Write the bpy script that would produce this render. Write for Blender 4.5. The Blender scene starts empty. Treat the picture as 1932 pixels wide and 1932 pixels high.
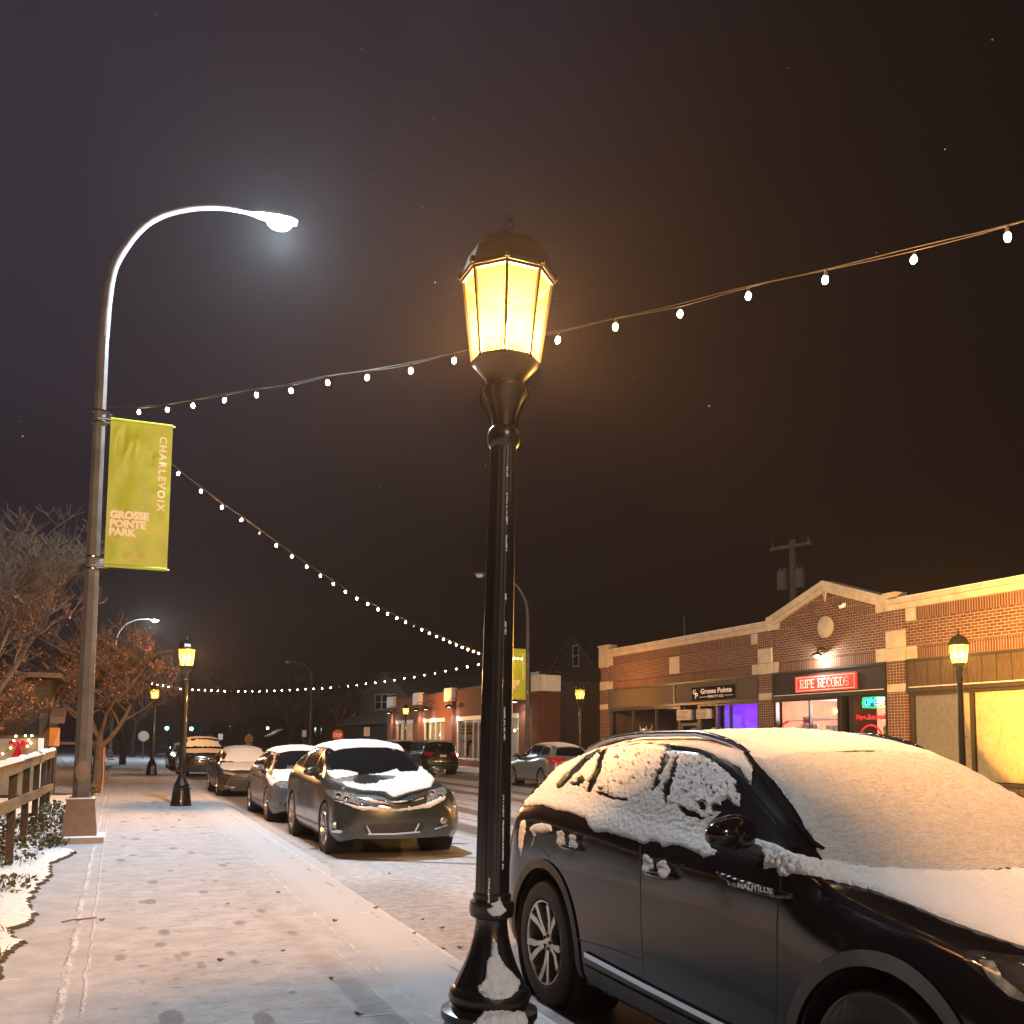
import bpy, bmesh, math, random
import numpy as np
from mathutils import Vector, Matrix, noise
from mathutils.bvhtree import BVHTree
from mathutils.geometry import delaunay_2d_cdt

random.seed(7)
sc = bpy.context.scene
COL = sc.collection
R = math.radians
pi = math.pi

# ------------------------------------------------------------------ camera
F = 1800. / 1932; CX, CY = .5, 1230. / 1932; CAMH = 1.5
PITCH, ROLL, YAW = R(5.36), R(.43), R(22.33)

def ray(u, v):
    """direction of the line of sight through a point measured on a 1932 px print of the photograph"""
    x = (u / 1932 - CX) / F; y = -(v / 1932 - CY) / F
    c, s = math.cos(ROLL), math.sin(ROLL)
    x, y = c * x - s * y, s * x + c * y
    cp, sp = math.cos(PITCH), math.sin(PITCH)
    fy = cp - y * sp; uz = sp + y * cp
    cy, sy = math.cos(YAW), math.sin(YAW)
    return Vector((cy * x + sy * fy, -sy * x + cy * fy, uz))
ORG = Vector((0, 0, CAMH))
def onz(u, v, z=0.):
    r = ray(u, v); return ORG + r * ((z - CAMH) / r.z)
def onx(u, v, X):
    r = ray(u, v); return ORG + r * (X / r.x)
def ony(u, v, Y):
    r = ray(u, v); return ORG + r * (Y / r.y)
def onplane(u, v, p, q):
    """vertical plane through ground points p and q"""
    n = Vector((q[1] - p[1], p[0] - q[0], 0)); r = ray(u, v)
    t = (Vector((p[0], p[1], 0)) - ORG).dot(n) / r.dot(n)
    return ORG + r * t

cam = bpy.data.cameras.new('camera'); co = bpy.data.objects.new('camera', cam); COL.objects.link(co)
cam.sensor_width = 36; cam.lens = 36 * F; cam.shift_y = CY - .5
cam.clip_start = .05; cam.clip_end = 3000
co.matrix_world = Matrix.Translation(ORG) @ Matrix.Rotation(-YAW, 4, 'Z') @ Matrix.Rotation(pi / 2 + PITCH, 4, 'X') @ Matrix.Rotation(ROLL, 4, 'Z')
sc.camera = co

# ------------------------------------------------------------------ objects
def tag(o, label=None, cat=None, group=None, kind=None):
    if label: o['label'] = label
    if cat: o['category'] = cat
    if group: o['group'] = group
    if kind: o['kind'] = kind
    return o
def thing(name, label, cat, loc=(0, 0, 0), rz=0., group=None, rot=None):
    o = bpy.data.objects.new(name, None); COL.objects.link(o)
    o.empty_display_size = .1
    o.location = loc; o.rotation_euler = rot or (0, 0, rz)
    return tag(o, label, cat, group)
def dup(root, loc, rz=0., label=None, group=None, skip=()):
    r = root.copy(); COL.objects.link(r); r.location = loc; r.rotation_euler = (0, 0, rz)
    if label: r['label'] = label
    if group: r['group'] = group
    for ch in list(root.children):
        if ch.name.split('.')[0] in skip: continue
        c = ch.copy(); COL.objects.link(c); c.parent = r
        for g in list(ch.children):
            d = g.copy(); COL.objects.link(d); d.parent = c
    return r

class MB:
    def __init__(s): s.v = []; s.f = []; s.m = []
    def add(s, vs, fs, m=0):
        b = len(s.v); s.v.extend([tuple(q) for q in vs]); s.f.extend([tuple(i + b for i in f) for f in fs]); s.m.extend([m] * len(fs)); return s
    def box(s, x0, x1, y0, y1, z0, z1, m=0, T=None):
        vs = [Vector(q) for q in ((x0, y0, z0), (x1, y0, z0), (x1, y1, z0), (x0, y1, z0), (x0, y0, z1), (x1, y0, z1), (x1, y1, z1), (x0, y1, z1))]
        if T: vs = [T @ q for q in vs]
        return s.add(vs, [(0, 3, 2, 1), (4, 5, 6, 7), (0, 1, 5, 4), (1, 2, 6, 5), (2, 3, 7, 6), (3, 0, 4, 7)], m)
    def cbox(s, c, d, m=0, T=None):
        return s.box(c[0] - d[0] / 2, c[0] + d[0] / 2, c[1] - d[1] / 2, c[1] + d[1] / 2, c[2] - d[2] / 2, c[2] + d[2] / 2, m, T)
    def lathe(s, prof, seg=24, m=0, c=(0, 0, 0), T=None, flute=None, rot=0., arc=2 * pi, cap=True):
        n = len(prof); full = arc > 6.28; k = seg if full else seg + 1; vs = []
        for r_, z in prof:
            for i in range(k):
                a = rot + arc * i / seg
                rr = r_ * (1 + (flute(a, z) if flute else 0))
                vs.append(Vector((c[0] + rr * math.cos(a), c[1] + rr * math.sin(a), c[2] + z)))
        if T: vs = [T @ q for q in vs]
        fs = []
        for j in range(n - 1):
            for i in range(seg):
                i2 = (i + 1) % k
                fs.append((j * k + i, j * k + i2, (j + 1) * k + i2, (j + 1) * k + i))
        if cap and full:
            if prof[0][0] > 1e-6: fs.append(tuple(range(k - 1, -1, -1)))
            if prof[-1][0] > 1e-6: fs.append(tuple((n - 1) * k + i for i in range(k)))
        return s.add(vs, fs, m)
    def tube(s, pts, rad, seg=8, m=0, cap=True):
        pts = [Vector(p) for p in pts]; n = len(pts)
        rs = rad if isinstance(rad, (list, tuple)) else [rad] * n
        vs = []; up = None
        for i, p in enumerate(pts):
            t = (pts[min(i + 1, n - 1)] - pts[max(i - 1, 0)])
            if t.length < 1e-9: t = Vector((0, 0, 1))
            t.normalize()
            if up is None:
                up = Vector((0, 0, 1)) if abs(t.z) < .9 else Vector((1, 0, 0))
            a = t.cross(up)
            if a.length < 1e-6: a = t.cross(Vector((.3, 1, .2)))
            a.normalize(); b = a.cross(t); up = b
            for k in range(seg):
                w = 2 * pi * k / seg
                vs.append(p + (a * math.cos(w) + b * math.sin(w)) * rs[i])
        fs = [(i * seg + k, i * seg + (k + 1) % seg, (i + 1) * seg + (k + 1) % seg, (i + 1) * seg + k) for i in range(n - 1) for k in range(seg)]
        if cap: fs += [tuple(range(seg - 1, -1, -1)), tuple((n - 1) * seg + k for k in range(seg))]
        return s.add(vs, fs, m)
    def bar(s, p, q, w, h, m=0, up=(0, 0, 1)):
        p, q = Vector(p), Vector(q); t = (q - p).normalized(); a = t.cross(Vector(up))
        if a.length < 1e-5: a = t.cross(Vector((0, 1, 0)))
        a.normalize(); b = a.cross(t).normalized()
        vs = [o + a * (x * w / 2) + b * (y * h / 2) for o in (p, q) for x, y in ((-1, -1), (1, -1), (1, 1), (-1, 1))]
        return s.add(vs, [(0, 1, 2, 3), (7, 6, 5, 4), (0, 4, 5, 1), (1, 5, 6, 2), (2, 6, 7, 3), (3, 7, 4, 0)], m)
    def prism(s, poly, fn, d0, d1, m=0):
        """2-D outline poly, fn(a, b, d) gives the 3-D point at depth d"""
        n = len(poly)
        vs = [fn(a, b, d0) for a, b in poly] + [fn(a, b, d1) for a, b in poly]
        fs = [tuple(range(n - 1, -1, -1)), tuple(range(n, 2 * n))] + [(i, (i + 1) % n, n + (i + 1) % n, n + i) for i in range(n)]
        return s.add(vs, fs, m)
    def ball(s, c, r_, seg=10, m=0, sq=(1, 1, 1)):
        n = max(4, seg // 2)
        vs = []; fs = []
        for j in range(n + 1):
            for i in range(seg):
                a = 2 * pi * i / seg; b = pi * j / n
                vs.append((c[0] + r_ * sq[0] * math.sin(b) * math.cos(a), c[1] + r_ * sq[1] * math.sin(b) * math.sin(a), c[2] - r_ * sq[2] * math.cos(b)))
        for j in range(n):
            for i in range(seg):
                i2 = (i + 1) % seg
                if j == 0: fs.append((i, seg + i2, seg + i))
                elif j == n - 1: fs.append((j * seg + i, j * seg + i2, (j + 1) * seg + i))
                else: fs.append((j * seg + i, j * seg + i2, (j + 1) * seg + i2, (j + 1) * seg + i))
        return s.add(vs, fs, m)
    def build(s, name, mat, parent=None, smooth=True, local=False, angle=38):
        me = bpy.data.meshes.new(name)
        vs = s.v
        if parent is not None and not local:
            q = parent
            off = Vector((0, 0, 0))
            while q is not None: off += Vector(q.location); q = q.parent
            vs = [(a[0] - off.x, a[1] - off.y, a[2] - off.z) for a in vs]
        me.from_pydata(vs, [], s.f); me.update()
        ms = mat if isinstance(mat, (list, tuple)) else [mat]
        for q in ms: me.materials.append(q)
        if len(ms) > 1: me.polygons.foreach_set('material_index', s.m)
        if smooth:
            me.shade_smooth(); me.set_sharp_from_angle(angle=R(angle))
        o = bpy.data.objects.new(name, me); COL.objects.link(o)
        if parent is not None: o.parent = parent
        return o

def normals_out(o):
    bm = bmesh.new(); bm.from_mesh(o.data); bmesh.ops.recalc_face_normals(bm, faces=bm.faces); bm.to_mesh(o.data); bm.free(); return o

def fbm(p, sc_=1., oc=4):
    return noise.fractal(Vector(p) * sc_, 1.0, 2.0, oc)

_txt = {}
def text_polys(s, size, bold=0., space=1., depth=.004):
    """letters as mesh geometry lying in the local x-y plane: verts, faces, width"""
    cu = bpy.data.curves.new('t', 'FONT'); cu.body = s; cu.size = size; cu.offset = bold; cu.space_character = space
    cu.extrude = depth; cu.resolution_u = 4; cu.align_x = 'LEFT'
    o = bpy.data.objects.new('t', cu); COL.objects.link(o)
    dg = bpy.context.evaluated_depsgraph_get(); me = bpy.data.meshes.new_from_object(o.evaluated_get(dg))
    vs = [Vector(v.co) for v in me.vertices]; fs = [tuple(p.vertices) for p in me.polygons]
    bpy.data.objects.remove(o); bpy.data.curves.remove(cu); bpy.data.meshes.remove(me)
    x0 = min(v.x for v in vs); x1 = max(v.x for v in vs); y0 = min(v.y for v in vs)
    vs = [Vector((v.x - x0, v.y, v.z)) for v in vs]
    return vs, fs, x1 - x0
def put_text(mb, s, o, a, b, w=None, h=None, bold=0., m=0, space=1., depth=.004):
    """text from origin o (baseline, left) along unit vector a, up vector b; w = width wanted, h = letter size"""
    size = h / .72
    vs, fs, ww = text_polys(s, size, bold, space, depth)
    k = (w / ww) if w else 1.
    a, b, o = Vector(a), Vector(b), Vector(o); n = a.cross(b)
    mb.add([o + a * (q.x * k) + b * q.y + n * q.z for q in vs], fs, m)

# ------------------------------------------------------------------ materials
class NT:
    def __init__(s, name):
        s.m = bpy.data.materials.new(name); s.m.use_nodes = True; s.t = s.m.node_tree; s.t.nodes.clear()
        s.out = s.n('ShaderNodeOutputMaterial')
    def n(s, t, **k):
        x = s.t.nodes.new(t)
        for a, b in k.items(): setattr(x, a, b)
        return x
    def l(s, a, b): s.t.links.new(a, b)
    def val(s, x, v):
        if hasattr(v, 'is_output') or isinstance(v, bpy.types.NodeSocket): s.l(v, x)
        else: x.default_value = v
    def math(s, op, a, b=0., c=0., clamp=False):
        n = s.n('ShaderNodeMath', operation=op, use_clamp=clamp); s.val(n.inputs[0], a); s.val(n.inputs[1], b)
        if op in ('MULTIPLY_ADD', 'SMOOTH_MIN', 'COMPARE'): s.val(n.inputs[2], c)
        return n.outputs[0]
    def step(s, x, lo, hi):
        n = s.n('ShaderNodeMapRange', interpolation_type='SMOOTHSTEP'); s.val(n.inputs[0], x); n.inputs[1].default_value = lo; n.inputs[2].default_value = hi
        return n.outputs[0]
    def mix(s, f, a, b):
        n = s.n('ShaderNodeMix', data_type='RGBA'); s.val(n.inputs[0], f); s.val(n.inputs[6], a); s.val(n.inputs[7], b); return n.outputs[2]
    def coord(s, which='Object'):
        return s.n('ShaderNodeTexCoord').outputs[which]
    def noise(s, vec, scale, detail=4., rough=.6, dist=0., out='Fac'):
        n = s.n('ShaderNodeTexNoise'); s.l(vec, n.inputs['Vector']); n.inputs['Scale'].default_value = scale; n.inputs['Detail'].default_value = detail
        n.inputs['Roughness'].default_value = rough; n.inputs['Distortion'].default_value = dist; return n.outputs[out]
    def sep(s, vec):
        n = s.n('ShaderNodeSeparateXYZ'); s.l(vec, n.inputs[0]); return n.outputs
    def comb(s, x, y, z=0.):
        n = s.n('ShaderNodeCombineXYZ'); s.val(n.inputs[0], x); s.val(n.inputs[1], y); s.val(n.inputs[2], z); return n.outputs[0]
    def bump(s, h, dist=.01, strength=1., nrm=None):
        n = s.n('ShaderNodeBump'); n.inputs['Distance'].default_value = dist; n.inputs['Strength'].default_value = strength; s.l(h, n.inputs['Height'])
        if nrm is not None: s.l(nrm, n.inputs['Normal'])
        return n.outputs[0]
    def pbr(s, col, rough=.6, metal=0., nrm=None, coat=0., spec=.5, **k):
        p = s.n('ShaderNodeBsdfPrincipled'); s.val(p.inputs['Base Color'], col if not isinstance(col, tuple) else (*col, 1)); s.val(p.inputs['Roughness'], rough); s.val(p.inputs['Metallic'], metal)
        p.inputs['Coat Weight'].default_value = coat; p.inputs['Coat Roughness'].default_value = .04; p.inputs['Specular IOR Level'].default_value = spec
        if nrm is not None: s.l(nrm, p.inputs['Normal'])
        s.l(p.outputs[0], s.out.inputs[0]); s.p = p; return s.m

def M(name, col, rough=.6, metal=0., var=.15, vs=6., bump=0., bs=40., coat=0., spec=.5):
    t = NT(name); c = t.coord()
    f = t.noise(c, vs, 5)
    a = tuple(x * (1 - var) for x in col); b = tuple(min(1, x * (1 + var)) for x in col)
    k = t.mix(t.step(f, .3, .7), (*a, 1), (*b, 1))
    nr = t.bump(t.noise(c, bs, 4), .02, bump) if bump else None
    return t.pbr(k, rough, metal, nr, coat, spec)
def EM(name, col, s):
    t = NT(name); e = t.n('ShaderNodeEmission'); e.inputs[0].default_value = (*col, 1); e.inputs[1].default_value = s; t.l(e.outputs[0], t.out.inputs[0]); return t.m

def paint(name, col, metal=.3, rough=.28, dirt=.35, coat=.6, spec=.5):
    t = NT(name); c = t.coord()
    z = t.sep(c)[2]
    g = t.noise(c, 3.5, 6, .65)
    low = t.math('MULTIPLY', t.step(z, .58, .12), t.step(g, .25, .75))
    k = t.mix(t.math('MULTIPLY', low, dirt), (*col, 1), (.13, .115, .10, 1))
    rg = t.math('MULTIPLY_ADD', t.math('MULTIPLY_ADD', low, .6, t.math('MULTIPLY', g, .12)), dirt * 1.5, rough)
    m = t.pbr(k, rg, metal, None, coat, spec); return m

def snow_mat(name, col=(.80, .80, .82), fine=1., bs=120., spark=True):
    t = NT(name); c = t.coord()
    h1 = t.noise(c, bs, 3, .7); h2 = t.noise(c, bs * .22, 3, .6)
    h = t.math('MULTIPLY_ADD', h2, .7, h1)
    k = t.mix(t.step(h1, .3, .7), (*[x * .9 for x in col], 1), (*col, 1))
    m = t.pbr(k, .85, 0, t.bump(h, .012, fine), 0, .25)
    return m
# ------------------------------------------------------------------ car builder
def pchip(tab):
    x = np.array([a for a, b in tab], float); y = np.array([b for a, b in tab], float)
    h = np.diff(x); d = np.diff(y) / h; n = len(x); m = np.zeros(n)
    for i in range(1, n - 1):
        if d[i - 1] * d[i] > 0:
            w1 = 2 * h[i] + h[i - 1]; w2 = h[i] + 2 * h[i - 1]; m[i] = (w1 + w2) / (w1 / d[i - 1] + w2 / d[i])
    m[0], m[-1] = d[0], d[-1]
    def f(q):
        q = min(max(q, x[0]), x[-1]); i = min(int(np.searchsorted(x, q, 'right')) - 1, n - 2); i = max(i, 0)
        t = (q - x[i]) / h[i]; t2 = t * t; t3 = t2 * t
        return (2 * t3 - 3 * t2 + 1) * y[i] + (t3 - 2 * t2 + t) * h[i] * m[i] + (-2 * t3 + 3 * t2) * y[i + 1] + (t3 - t2) * h[i] * m[i + 1]
    return f
def sstep(x, a, b):
    t = min(1., max(0., (x - a) / (b - a))); return t * t * (3 - 2 * t)

class Car:
    """y runs from the front axle (0) backwards, z from the road; faces -y"""
    def __init__(s, name, label, cat, loc, rz=0., group=None, nose=-.9, tail=3.9, wb=2.8, w=.95, top=None, belt=None, wroof=.62, wbelt=.885, rwheel=.365, bot=.21,
                 ds=.05, bulge=.16, rbulge=.10, lean=.10, rlean=.12, paintm=None, arch=1.13, track=None, tw=.24):
        s.__dict__.update(nose=nose, tail=tail, wb=wb, w=w, rw=rwheel, bot=bot, tw=tw)
        s.root = thing(name, label, cat, loc, rz, group); s.loc = Vector(loc); s.rz = rz
        s.inv = (Matrix.Translation(s.loc) @ Matrix.Rotation(rz, 4, 'Z')).inverted()
        ft, fb = pchip(top), pchip(belt)
        st = np.unique(np.concatenate([np.arange(nose, nose + .3, ds * .4), np.arange(nose + .3, tail - .3, ds), np.arange(tail - .3, tail + 1e-6, ds * .4), [tail]]))
        rows = []
        for q in st:
            cn = max(0., 1 - (q - nose) / .5) ** 2.6; ct = max(0., 1 - (tail - q) / .55) ** 2.4
            W = w * (1 - .20 * cn - .17 * ct)
            zt, zs = ft(q), fb(q); t = sstep(zt - zs, .06, .42)
            zb = bot + .07 * cn + .16 * ct
            wb_ = W * (wbelt + (1 - t) * .03)
            wr = (1 - t) * W * .80 + t * min(wroof + .01, wb_ - .06); ze = (1 - t) * (zt - .028) + t * (zt - .085)
            zs = min(zs, zt - .055)
            A = [(W * .90, zb), (W * .975, zb + .09), (W * .998, zb + .36 * (zs - .12 - zb)), (W * .99, zb + .70 * (zs - .12 - zb)), (W * .972, zs - .13), (wb_, zs)]
            pl = []
            for i in range(5):
                p0, p1, p2, p3 = A[max(i - 1, 0)], A[i], A[i + 1], A[min(i + 2, 5)]
                for k in range(6 if i else 3):
                    u = k / (6 if i else 3)
                    pl.append(tuple(.5 * (2 * b + (c - a) * u + (2 * a - 5 * b + 4 * c - d) * u * u + (3 * b - a - 3 * c + d) * u ** 3) for a, b, c, d in zip(p0, p1, p2, p3)))
            for k in range(11):
                u = k / 10; bl = .022 * t * 4 * u * (1 - u)
                pl.append((wb_ + (wr - wb_) * u + bl, zs + (ze - zs) * u + bl * .4))
            for k in range(1, 11):
                u = k / 10; pl.append((wr * (1 - u), ze + (zt - ze) * (1 - (1 - u) ** 2.2)))
            P = np.array(pl)
            for _ in range(2):
                Q = P.copy(); Q[1:-1] = .25 * P[:-2] + .5 * P[1:-1] + .25 * P[2:]; P = Q
            rows.append(P)
        n = len(rows[0]); C = 2 * n - 1
        V = np.zeros((len(st), C, 3))
        def warp(x, z, q):
            wn = sstep(q, nose + .55, nose); wt = sstep(q, tail - .5, tail)
            y = q - wn * bulge * (1 - min(1, abs(x) / (w * .8)) ** 2) + wt * rbulge * (1 - min(1, abs(x) / (w * .85)) ** 2)
            y += wn * lean * ((z - .52) / .45) ** 2 * (1 if z > .52 else .8)
            y -= wt * rlean * max(0, (z - .62) / .45) ** 1.5
            y += -wt * .12 * max(0, (.5 - z) / .3) ** 2
            return y
        for i, q in enumerate(st):
            P = rows[i]
            for j in range(n):
                x, z = P[j]; y = warp(x, z, q)
                V[i, j] = (-x, y, z); V[i, C - 1 - j] = (x, y, z)
        verts = V.reshape(-1, 3); S = len(st)
        faces = [(i * C + j, i * C + j + 1, (i + 1) * C + j + 1, (i + 1) * C + j) for i in range(S - 1) for j in range(C - 1)]
        # nose and tail caps
        extra = []; base = len(verts); MC = 24
        for i, q, fl in ((0, st[0], False), (S - 1, st[-1], True)):
            P = rows[i]; ids = []
            for j in range(n):
                row = [i * C + j]
                for k in range(1, MC):
                    x = P[j][0] * (2 * k / MC - 1); z = P[j][1]
                    extra.append((x, warp(x, z, q), z)); row.append(base + len(extra) - 1)
                row.append(i * C + C - 1 - j); ids.append(row)
            for j in range(n - 2):
                for k in range(MC):
                    f = (ids[j][k], ids[j][k + 1], ids[j + 1][k + 1], ids[j + 1][k])
                    faces.append(f if not fl else f[::-1])
            top_ = ids[n - 2]; c = i * C + n - 1
            for k in range(MC):
                f = (top_[k], top_[k + 1], c); faces.append(f if not fl else f[::-1])
        verts = np.concatenate([verts, np.array(extra)])
        s.bvh = BVHTree.FromPolygons([tuple(v) for v in verts], faces)
        # wheel arches
        Ra = rwheel * arch; s.Ra = Ra; vv = verts.copy(); kill = np.zeros(len(verts), bool)
        for yc in (0., wb):
            d = np.hypot(verts[:, 1] - yc, verts[:, 2] - rwheel); ins = (d < Ra) & (np.abs(verts[:, 0]) > .5 * w)
            kill |= ins
            k = np.where(ins)[0]; dd = np.maximum(d[k], 1e-6)
            vv[k, 1] = yc + (verts[k, 1] - yc) * Ra / dd; vv[k, 2] = rwheel + (verts[k, 2] - rwheel) * Ra / dd
        keep = [f for f in faces if not all(kill[q] for q in f)]
        m = MB(); m.add(vv, keep); s.body = m.build('body', paintm, s.root, local=True, angle=50)
        dk = MAT['car_black']
        lin = MB()
        for yc in (0., wb):
            for sx in (-1, 1):
                T = Matrix.Translation((sx * w * .985, yc, rwheel)) @ Matrix.Rotation(-sx * pi / 2, 4, 'Y')
                lin.lathe([(Ra * .995, .0), (Ra * .995, .35), (.02, .36)], 28, 0, T=T @ Matrix.Rotation(0, 4, 'Z'), cap=False)
        lin.box(-w * .86, w * .86, nose + .25, tail - .3, bot + .05, bot + .12)
        lin.build('underbody', dk, s.root, local=True)
        # wheels
        tr = track or (w - .125)
        s.wheelx = tr
        wh = s.wheel()
        for k, (sx, yc) in enumerate(((-1, 0.), (-1, wb), (1, 0.), (1, wb))):
            if k == 0: o = wh
            else:
                o = wh.copy(); COL.objects.link(o)
                for ch in wh.children:
                    c = ch.copy(); COL.objects.link(c); c.parent = o
            o.parent = s.root; o.location = (sx * tr, yc, rwheel); o.rotation_euler = (0.35 * k + .2 if sx < 0 else -.3, 0, 0 if sx < 0 else pi)
    def wheel(s):
        rw = s.rw; t = s.tw / 2; rr = rw * .68
        T = Matrix.Rotation(-pi / 2, 4, 'Y')          # local z of the lathe becomes -x (outwards on the -x side)
        m = MB(); m.lathe([(rr * .97, -t * .7), (rr * 1.02, -t), (rw * .93, -t), (rw, -t * .72), (rw, t * .72), (rw * .985, t * .82), (rw * .95, t * .96), (rw * .86, t * 1.02), (rr * 1.05, t), (rr * .985, t * .86)], 44, 0, T=T, cap=False)
        o = m.build('wheel', MAT['tyre'], None, local=True)
        r = MB()
        r.lathe([(rr * .985, t * .92), (rr * 1.0, t * .96), (rr * .955, t * .93), (rr * .93, t * .55), (rr * .9, -t)], 44, 0, T=T, cap=False)
        r.lathe([(0, t * .25), (rr * .9, t * .1)], 44, 1, T=T, cap=False)
        for k in range(s.__dict__.get('spokes', 5)):
            a = 2 * pi * k / 5
            for da, ww in ((-.16, .032), (.16, .032)):
                b = a + da
                for e in range(2):
                    p = Vector((math.cos(a + da * .8) * rr * .2, math.sin(a + da * .8) * rr * .2, t * .62)) if e == 0 else Vector((math.cos(b) * rr * .6, math.sin(b) * rr * .6, t * .74))
                    q = Vector((math.cos(b) * rr * .6, math.sin(b) * rr * .6, t * .74)) if e == 0 else Vector((math.cos(a + da * 1.6) * rr * .96, math.sin(a + da * 1.6) * rr * .96, t * .9))
                    r.bar(T @ p, T @ q, .030 if e == 0 else .040, .03, 0, up=(1, 0, 0))
        r.lathe([(rr * .25, t * .4), (rr * .25, t * .66), (rr * .2, t * .74), (.0, t * .76)], 20, 0, T=T, cap=False)
        for k in range(5):
            a = 2 * pi * k / 5 + .3
            r.lathe([(.011, t * .7), (.011, t * .82), (0, t * .83)], 6, 1, T=T @ Matrix.Translation((math.cos(a) * rr * .16, math.sin(a) * rr * .16, 0)), cap=False)
        q = r.build('rim', [MAT['alloy'], MAT['rim_dark']], o, local=True, angle=30)
        return o
    def cast(s, plane, a, b):
        if plane == 'cam':
            o = s.inv @ ORG; d = (s.inv.to_3x3() @ ray(a, b)).normalized()
            if o is None: return None
        elif plane == 'front': o, d = Vector((a, -4, b)), Vector((0, 1, 0))
        elif plane == 'rear': o, d = Vector((a, 9, b)), Vector((0, -1, 0))
        elif plane == 'left': o, d = Vector((-4, a, b)), Vector((1, 0, 0))
        elif plane == 'right': o, d = Vector((4, a, b)), Vector((-1, 0, 0))
        else: o, d = Vector((a, b, 5)), Vector((0, 0, -1))
        h = s.bvh.ray_cast(o, d)
        if h[0] is None: return None
        n = h[1]
        if n.dot(d) > 0: n = -n
        return h[0], n
    def at(s, plane, a, b, off=0.):
        h = s.cast(plane, a, b)
        return None if h is None else h[0] + h[1] * off
    def panel(s, name, mat, poly, plane='cam', res=3., off=.004, thick=0., jag=0., rough_s=60., cut=None, parent=None, rim=0., seed=0, maxstep=.25, smooth_n=True):
        """a skin lying on the bodywork inside an outline; thick > 0 builds it up as snow that thins to its edge"""
        P = np.array(poly, float); rng = random.Random(seed + len(poly)); bd = []
        for i in range(len(P)):
            p, q = P[i], P[(i + 1) % len(P)]; L = np.hypot(*(q - p)); k = max(1, int(L / res))
            for t in range(k):
                g = p + (q - p) * t / k
                if jag:
                    nn = np.array([-(q - p)[1], (q - p)[0]]) / max(L, 1e-9)
                    g = g + nn * jag * (noise.noise(Vector((g[0], g[1], seed)) * (.9 / (jag + 1e-9))) + .5 * noise.noise(Vector((g[0], g[1], seed + 5)) * (2.6 / jag)))
                bd.append(g)
        bd = np.array(bd); lo, hi = bd.min(0), bd.max(0)
        gx = np.arange(lo[0] + res * .5, hi[0], res); gy = np.arange(lo[1] + res * .5, hi[1], res * .87)
        pts = []
        for j, y in enumerate(gy):
            for x in gx:
                pts.append((x + (res * .5 if j % 2 else 0) + rng.uniform(-.12, .12) * res, y + rng.uniform(-.12, .12) * res))
        pts = np.array(pts) if pts else np.zeros((0, 2))
        A = bd; B = np.roll(bd, -1, 0)
        def dist(X):
            out = np.full(len(X), 1e9)
            for a, b in zip(A, B):
                ab = b - a; t = np.clip(((X - a) @ ab) / max(ab @ ab, 1e-12), 0, 1)
                out = np.minimum(out, np.hypot(*(X - a - t[:, None] * ab).T))
            return out
        if len(pts):
            d = dist(pts)
            ins = np.zeros(len(pts), bool)
            for a, b in zip(A, B):
                c = ((a[1] > pts[:, 1]) != (b[1] > pts[:, 1]))
                with np.errstate(divide='ignore', invalid='ignore'):
                    xx = (b[0] - a[0]) * (pts[:, 1] - a[1]) / (b[1] - a[1]) + a[0]
                ins ^= c & (pts[:, 0] < xx)
            sel = ins & (d > res * .45); pts = pts[sel]; d = d[sel]
        nb = len(bd)
        allp = np.concatenate([bd, pts]) if len(pts) else bd
        V, E, Fc, *_ = delaunay_2d_cdt([Vector(q) for q in allp], [(i, (i + 1) % nb) for i in range(nb)], [], 1, 1e-7)
        V2 = np.array([tuple(v) for v in V]); dd = dist(V2); dd[dd < 1e-5] = 0
        if cut is not None: hole = np.array([cut(x, y) for x, y in V2])
        out = []; ok = []
        for k, (x, y) in enumerate(V2):
            h = s.cast(plane, x, y)
            if h is None: out.append(None); continue
            o = off
            if thick:
                e = min(1., dd[k] / (rim or res * 3)); e = math.sqrt(max(0, 1 - (1 - e) ** 2))
                if cut is not None and hole[k]: e = 0
                l = h[0]
                nz = noise.fractal(l * rough_s, 1, 2, 3) * .5
                o = off + thick * e * (.75 + .9 * nz) if e > 0 else -.003
            elif dd[k] < 1e-4 and rim: o = -.002
            out.append(h[0] + h[1] * o)
        fs = []
        for f in Fc:
            if any(out[i] is None for i in f): continue
            if cut is not None and sum(hole[i] for i in f) >= 2: continue
            a, b, c = (out[i] for i in f[:3])
            if max((a - b).length, (b - c).length, (a - c).length) > maxstep: continue
            fs.append(tuple(f))
        idx = {}; vs = []
        for f in fs:
            for i in f:
                if i not in idx: idx[i] = len(vs); vs.append(out[i])
        m = MB(); m.add(vs, [tuple(idx[i] for i in f) for f in fs])
        if not vs: print('EMPTY PANEL', name, s.root.name); return None
        # face outwards
        f = m.f[0]; a, b, c = (Vector(m.v[i]) for i in f[:3]); cen = Vector((0, (s.nose + s.tail) / 2, .7))
        up = 0
        for f in m.f[::max(1, len(m.f) // 40)]:
            a, b, c = (Vector(m.v[i]) for i in f[:3]); up += 1 if (b - a).cross(c - a).dot((a - cen)) > 0 else -1
        if up < 0: m.f = [q[::-1] for q in m.f]
        return m.build(name, mat, parent or s.root, local=True, angle=60 if thick else 40)
    def strip(s, name, mat, pts, w, plane='cam', off=.003, thick=.0, parent=None, res=6.):
        """a narrow band laid along the bodywork: panel gap, trim, wiper"""
        q = []
        for i in range(len(pts) - 1):
            a, b = np.array(pts[i], float), np.array(pts[i + 1], float); k = max(1, int(np.hypot(*(b - a)) / res))
            q += [a + (b - a) * t / k for t in range(k)]
        q.append(np.array(pts[-1], float)); L = []
        for g in q:
            h = s.cast(plane, *g)
            if h: L.append((h[0] + h[1] * off, h[1]))
        if len(L) < 2: print('EMPTY STRIP', name); return None
        m = MB(); vs = []
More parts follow.
